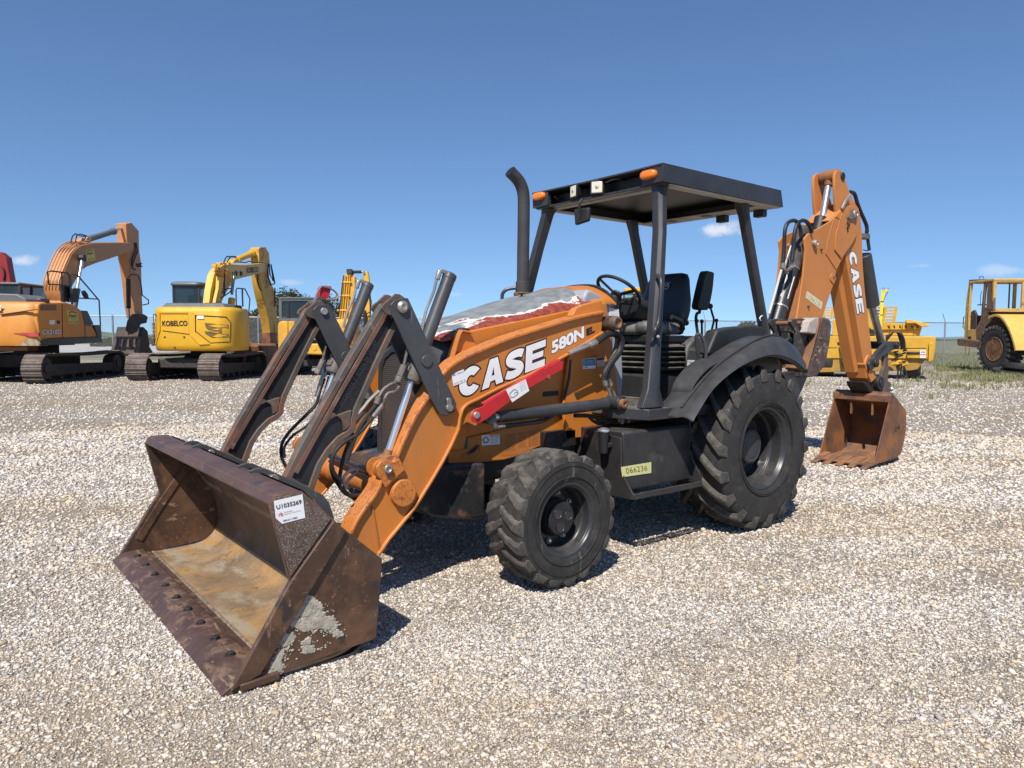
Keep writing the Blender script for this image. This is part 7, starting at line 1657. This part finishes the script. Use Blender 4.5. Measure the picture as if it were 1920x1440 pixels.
for q, r_ in (((495, 1080), .07), ((588, 1072), .07)):
    p = F3.P('x', -1.69, *e4(q)[0]); M().lathe((-1.69, p.y, p.z), (-1, 0, 0), [(r_, 0), (r_, .01), (r_*.7, .012)], 14).build('counterweight_plug', m_black if q[0] < 550 else m_cy, X3, bevel=0)
cb = empty('cab'); cb.parent = X3
def cx3(pts, x0, x1, m, nm, bv=.02): return M().px(F3.X(-1.2, e4(*pts)), x0, x1).build(nm, m, cb, bevel=bv)
out3 = F3.X(-1.2, e4((148, 735), (148, 470), (165, 450), (200, 440), (560, 440), (590, 455), (590, 735)))
in3 = F3.X(-1.2, e4((185, 700), (185, 495), (190, 490), (205, 488), (545, 488), (550, 492), (550, 700)))
n_ = len(out3); vs = []; fs = []
for x in (-1.2, -1.1): vs += [(x, y, z) for y, z in out3]+[(x, y, z) for y, z in in3]
for i in range(n_):
    j = (i+1) % n_; fs += [(i, j, n_+j, n_+i), (2*n_+j, 2*n_+i, 3*n_+i, 3*n_+j), (j, i, 2*n_+i, 2*n_+j), (n_+i, n_+j, 3*n_+j, 3*n_+i)]
M().add(vs, fs).build('cab_frame', m_gpl, cb, bevel=.01)
M().px(F3.X(-1.2, e4((150, 440), (590, 440), (590, 490), (150, 490))), -1.2, .35).build('cab_roof', m_gpl, cb, bevel=.04)
for pts in (((148, 480), (185, 480), (185, 735), (148, 735)), ((555, 480), (590, 480), (590, 735), (555, 735))):
    M().px(F3.X(-1.2, e4(*pts)), .2, .35).build('cab_pillar', m_gpl, cb, bevel=.01)
cx3(((185, 700), (555, 700), (555, 735), (185, 735)), -1.1, .35, m_black, 'cab_sill')
cx3(((188, 492), (552, 492), (552, 700), (188, 700)), -1.16, -1.15, m_glass, 'rear_window', 0)
cx3(((188, 492), (552, 492), (552, 700), (188, 700)), .28, .29, m_glass, 'front_window', 0)
cx3(((255, 490), (275, 490), (275, 700), (255, 700)), -1.19, -1.14, m_black, 'window_bar', 0)
cx3(((350, 600), (400, 590), (470, 640), (480, 700), (340, 700)), -.9, -.5, m_black, 'cab_seat', .04)
cx3(((320, 506), (365, 506), (365, 526), (320, 526)), -1.10, -1.09, mat('green_visor', (.1, .55, .25), .4, var=0), 'green_sticker', 0)
B3 = empty('boom'); B3.parent = X3
def bx3(pts, x0, x1, m, nm, bv=.015): return M().px(F3.X(x0, e4(*pts)), x0, x1).build(nm, m, B3, bevel=bv)
bx3(((890, 730), (905, 600), (930, 380), (960, 160), (1035, 150), (1085, 190), (1080, 400), (1040, 600), (990, 740)), -.1, .35, m_cy, 'boom_box')
for xx in ((895, 700, 948, 160), (925, 690, 968, 165), (955, 690, 1000, 160), (985, 690, 1022, 165)):
    rail(F3, B3, e4((xx[0], xx[1]), (xx[2], xx[3])), -.16, .022, m_cy, 'boom_pipe', 'x')
for yy in (245, 410, 590): bx3(((905-(yy-245)*.12, yy), (1040-(yy-245)*.12, yy), (1040-(yy-245)*.12, yy+22), (905-(yy-245)*.12, yy+22)), -.20, -.12, m_cy, 'pipe_clamp')
rail(F3, B3, e4((880, 680), (905, 500), (925, 300), (945, 170)), -.2, .018, m_black, 'hose', 'x')
bx3(((975, 95), (1040, 90), (1045, 150), (985, 160)), -.2, .5, m_brown, 'boom_tip'); bx3(((1045, 112), (1155, 110), (1160, 142), (1050, 142)), .0, .3, m_black, 'cross_cylinder')
bx3(((1155, 118), (1200, 122), (1200, 135), (1158, 135)), .1, .18, m_steel, 'cylinder_rod')
bx3(((1180, 185), (1200, 130), (1235, 112), (1252, 185), (1270, 420), (1262, 700), (1250, 950), (1215, 950), (1195, 700), (1170, 420)), .2, .6, m_cy, 'folded_stick')
bx3(((1180, 600), (1215, 600), (1215, 880), (1190, 880)), .05, .2, m_black, 'stick_cylinder')
for pts in (((1255, 380), (1285, 500), (1270, 620), (1230, 640)), ((1150, 720), (1220, 740), (1225, 640)), ((1260, 420), (1275, 600), (1260, 900)), ((1225, 700), (1235, 820), (1215, 960))): rail(F3, B3, e4(*pts), .1, .022, m_black, 'hose', 'x')
poly(F3, X3, e4((-200, 1010), (135, 1010), (160, 1060), (150, 1180), (-160, 1180)), 2.4, 2.6, m_rustbk, 'dozer_blade', bevel=.02, ax='x')

# ---------------------------------------------------------------- red excavator mostly hidden at the left edge
o4 = gp(-40, 31); F4 = Frame(o4.x, o4.y, -118)
X4 = empty('red_excavator', F4, 'dark red excavator boom rising at the left edge behind the orange excavator', 'excavator', 'tracked excavators parked along the fence')
m_xr = mat('excavator_red', (.26, .015, .015), .5, var=.1)
bq = [(-90, 520), (-60, 480), (-30, 470), (0, 472), (12, 482), (15, 500), (20, 527), (10, 560), (-20, 600), (-60, 600)]
M().px(F4.X(0, bq), 0, .5).build('boom', m_xr, X4, bevel=.02)
hq = [F4.P('x', -.05, *q) for q in ((2, 500), (7, 506), (8, 518), (6, 526))]; M().tube([tuple(v) for v in hq], .03, n=7).build('hose', m_black, X4, bevel=0)
M().box(-1.6, 1.6, -1.2, 1.2, 1.1, 2.3).build('body', m_xr, X4, bevel=.08); track(X4, -2, 2, -1.1, .55); track(X4, -2, 2, 1.1, .55)

# ---------------------------------------------------------------- cab machine seen through the canopy
o5 = gp(1190, 24); F5 = Frame(o5.x, o5.y, 40)
e7 = lambda *p: [(1140+x/12, 520+y/12) for x, y in p]
X5 = empty('glazed_cab_loader', F5, 'yellow machine with tinted cab glass, seen between the steering wheel and the seat', 'loader')
def bx5(pts, x0, x1, m, nm, bv=.02): return M().px(F5.X(x0, e7(*pts)), x0, x1).build(nm, m, X5, bevel=bv)
bx5(((360, 270), (380, 245), (760, 225), (1300, 225), (1300, 310), (560, 320), (365, 320)), 0, -1.5, m_ky, 'cab_roof')
bx5(((555, 300), (640, 300), (640, 370), (560, 370)), .05, -.1, m_amber, 'roof_lamp'); bx5(((600, 320), (1300, 320), (1300, 380), (610, 385)), 0, -1.4, m_dark, 'cab_header')
for x0_ in (340, 560, 1250): bx5(((x0_, 310), (x0_+35, 310), (x0_+35, 960), (x0_, 960)), -.05, -.12, m_dark, 'cab_pillar')
bx5(((345, 330), (1280, 330), (1280, 960), (345, 960)), -.10, -.11, mat('teal_glass', (.18, .34, .36), .1, var=.2, vscale=1.5), 'cab_window', 0)
q = F5.X(0, e7((300, 960), (1400, 960))); zt = q[0][1]
M().box(-2.0, .3, q[0][0], q[1][0], .9, zt).build('cab_base', m_dark, X5, bevel=.04)
for y in (q[0][0]+.1, q[1][0]-.3):
    for x in (-1.5, .1): M().cyl((x, y-.2, .6), (x, y+.2, .6), .6, n=28).build('wheel', m_rubber, X5, bevel=.06)

# ---------------------------------------------------------------- yellow scraper bowl behind the backhoe bucket
o6 = gp(1650, 27.6); F6 = Frame(o6.x, o6.y, 24.5)
e5 = lambda *p: [(1540+x/6.858, 530+y/6.858) for x, y in p]
X6 = empty('towed_scraper', F6, 'yellow earth-scraper bowl with slotted guard panels and an upright hose mast', 'scraper')
m_sy = mat('scraper_yellow', (.55, .31, .02), .5, var=.08, dust=.15, layers=[((.3, .16, .04), 3, .62, .75, .8)])
m_sy2 = mat('shaded_scraper_yellow', (.34, .19, .03), .6, var=.1)  # darker copy of the scraper yellow: belly shade put into the colour
def bx6(pts, x0, x1, m=m_sy, nm='panel', bv=.02, par=None): return M().px(F6.X(x0, e5(*pts)), x0, x1).build(nm, m, par or X6, bevel=bv)
bx6(((-300, 690), (1440, 690), (1475, 712), (1465, 850), (1440, 1000), (1390, 1025), (1350, 980), (-300, 975)), 0, -2.2, nm='bowl_front', bv=.03)
bx6(((-300, 975), (1345, 978), (1240, 1115), (1160, 1130), (-300, 1160)), -.05, -2.2, m_sy2, 'bowl_belly')
bx6(((-300, 835), (195, 832), (200, 840), (-300, 842)), .01, 0, m_brown, 'seam', 0); bx6(((930, 840), (1350, 838), (1350, 848), (930, 850)), .01, 0, m_brown, 'seam', 0)
bx6(((1385, 775), (1440, 775), (1410, 1015), (1375, 1015)), .12, 0, nm='side_flange')
bx6(((1100, 890), (1270, 890), (1270, 912), (1100, 915)), .16, .02, m_ink, 'dark_bar'); bx6(((1105, 855), (1350, 855), (1350, 975), (1100, 970)), .10, 0, nm='lower_beam')
o = bx6(((1268, 872), (1345, 870), (1342, 970), (1270, 968)), .125, .11, m_label, 'number_sticker', 0)
a, b, c = (F6.P('x', .13, *q) for q in e5((1276, 905), (1335, 904), (1276, 885))); text('printed_number', '228', a, b-a, c-a, m_ink, o, off=.02)
bx6(((1270, 920), (1342, 918), (1342, 932), (1270, 934)), .13, .124, m_inkred, 'sticker_stripe', 0)
bx6(((205, 765), (330, 768), (335, 805), (210, 800)), .02, -.0, m_ink, 'rod_slot', 0)
for i in range(4):
    a, b = F6.P('x', .15, *e5((240+i*28, 775))[0]), F6.P('x', .35, *e5((300+i*22, 1010))[0]); M().cyl(a, b, .03, .05, n=10).build('hydraulic_rod', m_linkrim, X6, bevel=0)
bx6(((140, 600), (600, 600), (780, 602), (1285, 600), (1262, 684), (140, 684)), -.5, -2.0, nm='hopper_rim')
bx6(((620, 575), (690, 640), (690, 660), (620, 650)), -.3, -.5, m_ink, 'dark_opening', 0)
rb = bx6(((600, 520), (790, 485), (830, 525), (1200, 518), (1292, 520), (1290, 602), (600, 604)), -.4, -.46, nm='ribbed_guard', bv=.005)
for x in (885, 1045, 1200): bx6(((x, 525), (x+8, 525), (x+8, 602), (x, 602)), -.30, -.40, nm='guard_rib', bv=0)
for x in (850, 925, 1000, 1075, 1150, 1225): bx6(((x, 550), (x+18, 552), (x+26, 580), (x+10, 582)), -.38, -.399, m_ink, 'guard_hole', 0)
bx6(((140, 480), (290, 480), (290, 600), (140, 600)), -.6, -.66, nm='guard_plate', bv=.005)
bx6(((1090, 480), (1160, 478), (1385, 535), (1388, 560), (1290, 565), (1210, 520), (1095, 520)), -.2, -1.2, m_cy, 'folded_flap', .01)
# slotted panels with real openings
def slotted(xa, xb, ya, yb, lean, rows, c0_, c1_):
    mb = M(); ys = [ya]
    st = (yb-ya)/(rows*2+1)
    for r in range(rows): ys += [ya+st*(2*r+1), ya+st*(2*r+2)]
    ys.append(yb)
    def pt(x, y): return (x+lean*(y-ya)/(yb-ya), y)
    for i in range(len(ys)-1):
        if i % 2 == 0: segs = [(xa, xb)]
        else: segs = [(xa, c0_), (c1_, xb)]
        for s0, s1 in segs:
            if s1 > s0: mb.px(F6.X(-.9, e5(pt(s0, ys[i]-.5), pt(s1, ys[i]-.5), pt(s1, ys[i+1]+.5), pt(s0, ys[i+1]+.5))), -.9, -.95)
    mb.build('slotted_panel', m_sy, X6, bevel=0)
slotted(30, 160, 315, 465, -20, 4, 52, 132); slotted(160, 330, 315, 465, -10, 4, 190, 305); slotted(330, 600, 315, 500, 0, 4, 420, 560)
slotted(590, 790, 310, 530, -5, 5, 640, 760); slotted(790, 985, 310, 530, -38, 5, 845, 945)
a, b = F6.P('x', -.3, *e5((755, 575))[0]), F6.P('x', -.3, *e5((795, 95))[0])
m_by = mat('bright_yellow_mast', (.80, .58, .02), .45, var=.04)
M().bar(a, b, .12, .12).build('hose_mast', m_by, X6, bevel=.01); bx6(((785, 92), (865, 92), (865, 108), (810, 125), (785, 125)), -.24, -.36, m_by, 'mast_arm', .005)
for x in (785, 805, 855): bx6(((x, 62), (x+8, 62), (x+8, 95), (x, 95)), -.28, -.31, m_brown, 'mast_pin', 0)
for y_ in (238, 410): bx6(((760, y_), (808, y_), (808, y_+7), (760, y_+7)), -.22, -.24, m_ink, 'mast_strap', 0)
rail(F6, X6, e5((858, 110), (820, 180), (800, 230)), -.25, .012, m_black, 'cable', 'x')
for i in range(5):
    q = [F6.P('x', .5+.04*i, *z) for z in e5((925, 625), (975+i*12, 640+i*3), (1010+i*14, 740), (1030+i*12, 860))]; M().tube([tuple(v) for v in q], .032, n=7).build('hose', m_black, X6, bevel=0)
for i in range(5):
    q = [F6.P('x', .5, *z) for z in e5((925, 640), (880, 665+i*8), (825, 680+i*22))]; M().tube([tuple(v) for v in q], .024, n=6).build('hose_tail', m_black, X6, bevel=0)
r_ = random.Random(4)
for i in range(16):
    p = F6.P('x', .45, *e5((r_.uniform(920, 1100), r_.uniform(870, 1060)))[0]); s = r_.uniform(.04, .10); M().bar(p-Vector((0, s, s*.4)), p+Vector((.1, s, s*.4)), s, s*.8).build('valve_piece', r_.choice((m_brown, m_cy, m_black)), X6, bevel=.01)
for pts in (((975, 1060), (985, 1160), (950, 1300)), ((1050, 1050), (1090, 1150), (1100, 1230), (1050, 1330)), ((1060, 1080), (1050, 1200), (1030, 1300), (1060, 1330)), ((1040, 1040), (1020, 1180), (1040, 1320))):
    q = [F6.P('x', .45, *z) for z in e5(*pts)]; M().tube([tuple(v) for v in q], .03, n=7).build('hanging_hose', m_black, X6, bevel=0)
for px_, r in ((1165, .55), (420, .6), (60, .6)):
    p = F6.P('x', -.6, *e5((px_, 1080))[0]); M().cyl((-.6, p.y-.28, r), (-.6, p.y+.28, r), r, n=32).build('scraper_wheel', m_rubber, X6, bevel=.06)

# ---------------------------------------------------------------- old scraper tractor at the right edge
o7 = gp(1900, 32.5); F7 = Frame(o7.x, o7.y, 53)
e6 = lambda *p: [(1780+x/6.543, 500+y/6.543) for x, y in p]
X7 = empty('old_scraper_tractor', F7, 'old faded yellow scraper tractor with an empty cab and one large rusty-rimmed tyre', 'scraper tractor')
m_oy = mat('faded_tractor_yellow', (.50, .31, .08), .65, var=.12, dust=.15, layers=[((.20, .11, .05), 3, .56, .68, .85), ((.10, .05, .03), 9, .62, .7, .9)])
m_oy2 = mat('old_tractor_yellow', (.60, .38, .085), .6, var=.08, layers=[((.35, .2, .07), 6, .62, .72, .8)])
m_ob = mat('shaded_tractor_brown', (.17, .10, .055), .8, var=.3, layers=[((.09, .045, .03), 4, .5, .64, .9)])  # brown with rust patches; the door side's shade is put into this colour
YC = F7.P('x', 0, *e6((545, 350))[0]).y
def bf7(pts, dx, th, m, nm, bv=.01): return M().px(F7.X(dx, e6(*pts)), dx, dx-th).build(nm, m, X7, bevel=bv)
def bs7(pts, dy, th, m, nm, bv=.01): return M().py(F7.Y(YC+dy, e6(*pts)), YC+dy, YC+dy+th).build(nm, m, X7, bevel=bv)
# window face
for q in (((545, 150), (1150, 138), (1150, 192), (548, 192)), ((545, 190), (585, 190), (562, 515), (540, 515)), ((902, 190), (955, 190), (935, 515), (885, 515)), ((540, 513), (1150, 513), (1150, 560), (540, 552)), ((1110, 190), (1150, 190), (1150, 515), (1110, 515))):
    bf7(q, 0, .09, m_oy, 'cab_frame')
bf7(((736, 200), (752, 200), (738, 510), (722, 510)), -.02, .03, m_black, 'window_bar', 0)
bf7(((560, 552), (1150, 545), (1150, 640), (600, 630)), -.10, .5, m_brown, 'lower_wall')
# door side with its open bays
for q, m in ((((240, 160), (430, 152), (545, 150), (545, 192), (430, 190), (240, 198)), m_ob), (((240, 190), (270, 190), (235, 500), (232, 780), (180, 780), (205, 420)), m_oy), (((425, 185), (445, 185), (415, 500), (395, 500)), m_ob), (((470, 185), (548, 185), (540, 540), (450, 540)), m_ob), (((425, 180), (480, 180), (476, 255), (445, 215), (430, 240)), m_ob),
             (((395, 490), (545, 530), (470, 560), (400, 760), (330, 900), (320, 760), (385, 640)), m_ob), (((205, 770), (330, 770), (330, 905), (180, 895), (185, 780)), m_oy)):
    bs7(q, 0, .10, m, 'cab_side_frame')
bs7(((240, 570), (300, 530), (330, 600), (330, 770), (240, 770)), .12, .1, m_brown, 'control_box')
bs7(((225, 855), (268, 855), (262, 895), (230, 895)), -.01, .02, m_ink, 'vent_opening', 0)
XL = F7.P('y', YC, *e6((240, 170))[0]).x; zr_ = F7.P('x', 0, *e6((600, 150))[0]).z; zw_ = F7.P('x', 0, *e6((600, 515))[0]).z
M().box(XL, .02, YC-.02, YC+2.3, zr_-.10, zr_+.02).build('cab_roof', m_oy, X7, bevel=.03)
M().box(XL, XL+.08, YC, YC+.12, 1.6, zr_-.1).build('cab_pillar', m_oy, X7, bevel=.01); M().box(XL, XL+.08, YC+2.1, YC+2.25, 1.6, zr_-.1).build('cab_pillar', m_oy, X7, bevel=.01)
M().box(XL, XL+.06, YC+.1, YC+2.2, 1.6, zw_-.25).build('far_cab_wall', m_ob, X7, bevel=.01); M().box(XL, -.1, YC+2.2, YC+2.28, 1.6, zw_).build('far_side_wall', m_ob, X7, bevel=.01)
sc = F7.P('y', YC+.9, *e6((412, 468))[0]); M().tube([(sc.x+math.cos(t)*.22, sc.y+math.sin(t)*.22, sc.z) for t in [6.283*i/20 for i in range(21)]], .02, n=6, smooth=False).build('steering_wheel', m_black, X7, bevel=0)
M().box(XL+.2, -.2, YC+.2, YC+2.0, 1.3, 1.7).build('cab_floor', m_brown, X7, bevel=.02)
bs7(((90, 890), (110, 880), (350, 905), (385, 930), (385, 1000), (100, 965)), -.12, .5, m_ob, 'bumper', .03); bs7(((320, 905), (385, 920), (385, 998), (320, 990)), -.14, .1, m_rustbk, 'bumper_end', .01)
rail(F7, X7, e6((200, 980), (196, 1070), (240, 1085), (248, 980)), YC-.14, .02, m_rustbk, 'step_stirrup'); rail(F7, X7, e6((190, 615), (175, 620), (168, 750), (185, 755)), YC-.05, .02, m_brown, 'handrail')
rail(F7, X7, e6((372, 150), (372, 122), (416, 122), (416, 150)), YC+.1, .016, m_brown, 'roof_hook'); rail(F7, X7, e6((380, 470), (385, 340), (400, 305)), YC+.8, .012, m_brown, 'lever')
# wheel on the door side, fender arching over its tread
YO = YC-.15
wc = F7.P('y', YO, *e6((535, 1018))[0]); rr = max(.95, min(1.12, wc.z+.02)); wy = YO+.33
fi = sm2(F7.Y(YO-.05, e6((470, 622), (530, 596), (590, 596), (645, 630), (700, 705), (750, 810), (790, 930), (812, 1030))), 3)
M().strip(fi, .035, YO-.05, YO+1.35).build('fender_top', m_oy2, X7, bevel=.008)
M().strip(fi, -.06, YO-.05, YO-.02).build('fender_edge', m_oy2, X7, bevel=.005)
bs7(((335, 905), (345, 790), (400, 690), (470, 625), (520, 610), (520, 660), (440, 740), (400, 905)), .02, .06, m_ob, 'wheel_house', 0)
wt = empty('wheel'); wt.parent = X7
M().lathe((wc.x, wy, rr), (0, -1, 0), [(.50*rr, -.28), (.75*rr, -.33), (.93*rr, -.28), (.95*rr, 0), (.93*rr, .28), (.75*rr, .33), (.62*rr, .30), (.52*rr, .27), (.50*rr, .18), (.50*rr, -.2)], 56, closed=True).build('tyre', m_rubber, wt, bevel=0)
mb = M()
for i in range(26):
    a = 6.283*i/26
    for s in (1, -1):
        A = a+(.12 if s < 0 else 0)
        mb.extr([(wc.x+math.cos(A+t)*k*rr, wy+s*.02, rr+math.sin(A+t)*k*rr) for t, k in ((-.05, .93), (.05, .93), (.05, 1), (-.05, 1))], [(wc.x+math.cos(A+t+.1)*k*rr, wy+s*.34, rr+math.sin(A+t+.1)*k*rr) for t, k in ((-.06, .85), (.06, .85), (.06, .98), (-.06, .98))])
mb.build('tread_lugs', m_tread, wt, bevel=0)
m_rr = mat('rusty_tractor_rim', (.17, .075, .03), .75, var=.3, vscale=6, layers=[((.34, .19, .05), 5, .52, .64, .7), ((.05, .025, .02), 9, .52, .66, .9)])
M().lathe((wc.x, wy, rr), (0, -1, 0), [(.51*rr, .28), (.49*rr, .30), (.46*rr, .16), (.41*rr, .08), (.36*rr, .12), (.34*rr, .20), (.26*rr, .21), (.24*rr, .28), (.10*rr, .30), (.02, .30)], 40).build('rim', m_rr, wt, bevel=0, ang=30)
for i in range(18):
    a = 6.283*i/18; M().cyl((wc.x+math.cos(a)*.385*rr, wy-.10, rr+math.sin(a)*.385*rr), (wc.x+math.cos(a)*.385*rr, wy-.20, rr+math.sin(a)*.385*rr), .035, n=6).build('rim_bolt', m_rr, wt, bevel=0)
M().box(XL, 3.2, YC+.9, YC+1.7, .8, 1.4).build('main_frame', m_under2, X7, bevel=.03)
o8 = P('z', 0, 1905, 703)
TF = empty('flattened_tyres', label='pile of collapsed black rubber tyre carcasses lying under the old scraper tractor', cat='scrap tyre'); TF.location = (o8.x, o8.y, 0)
for k, (dx, z, R0) in enumerate(((0, .12, .85), (.15, .36, .75))):
    M().lathe((dx, .3*k, z), (.08*(-1)**k, .05, 1), [(R0*.5, -.09), (R0, -.11), (R0*1.04, 0), (R0, .12), (R0*.5, .10)], 30, closed=True).build('tyre_carcass', m_rubber, TF, bevel=0)
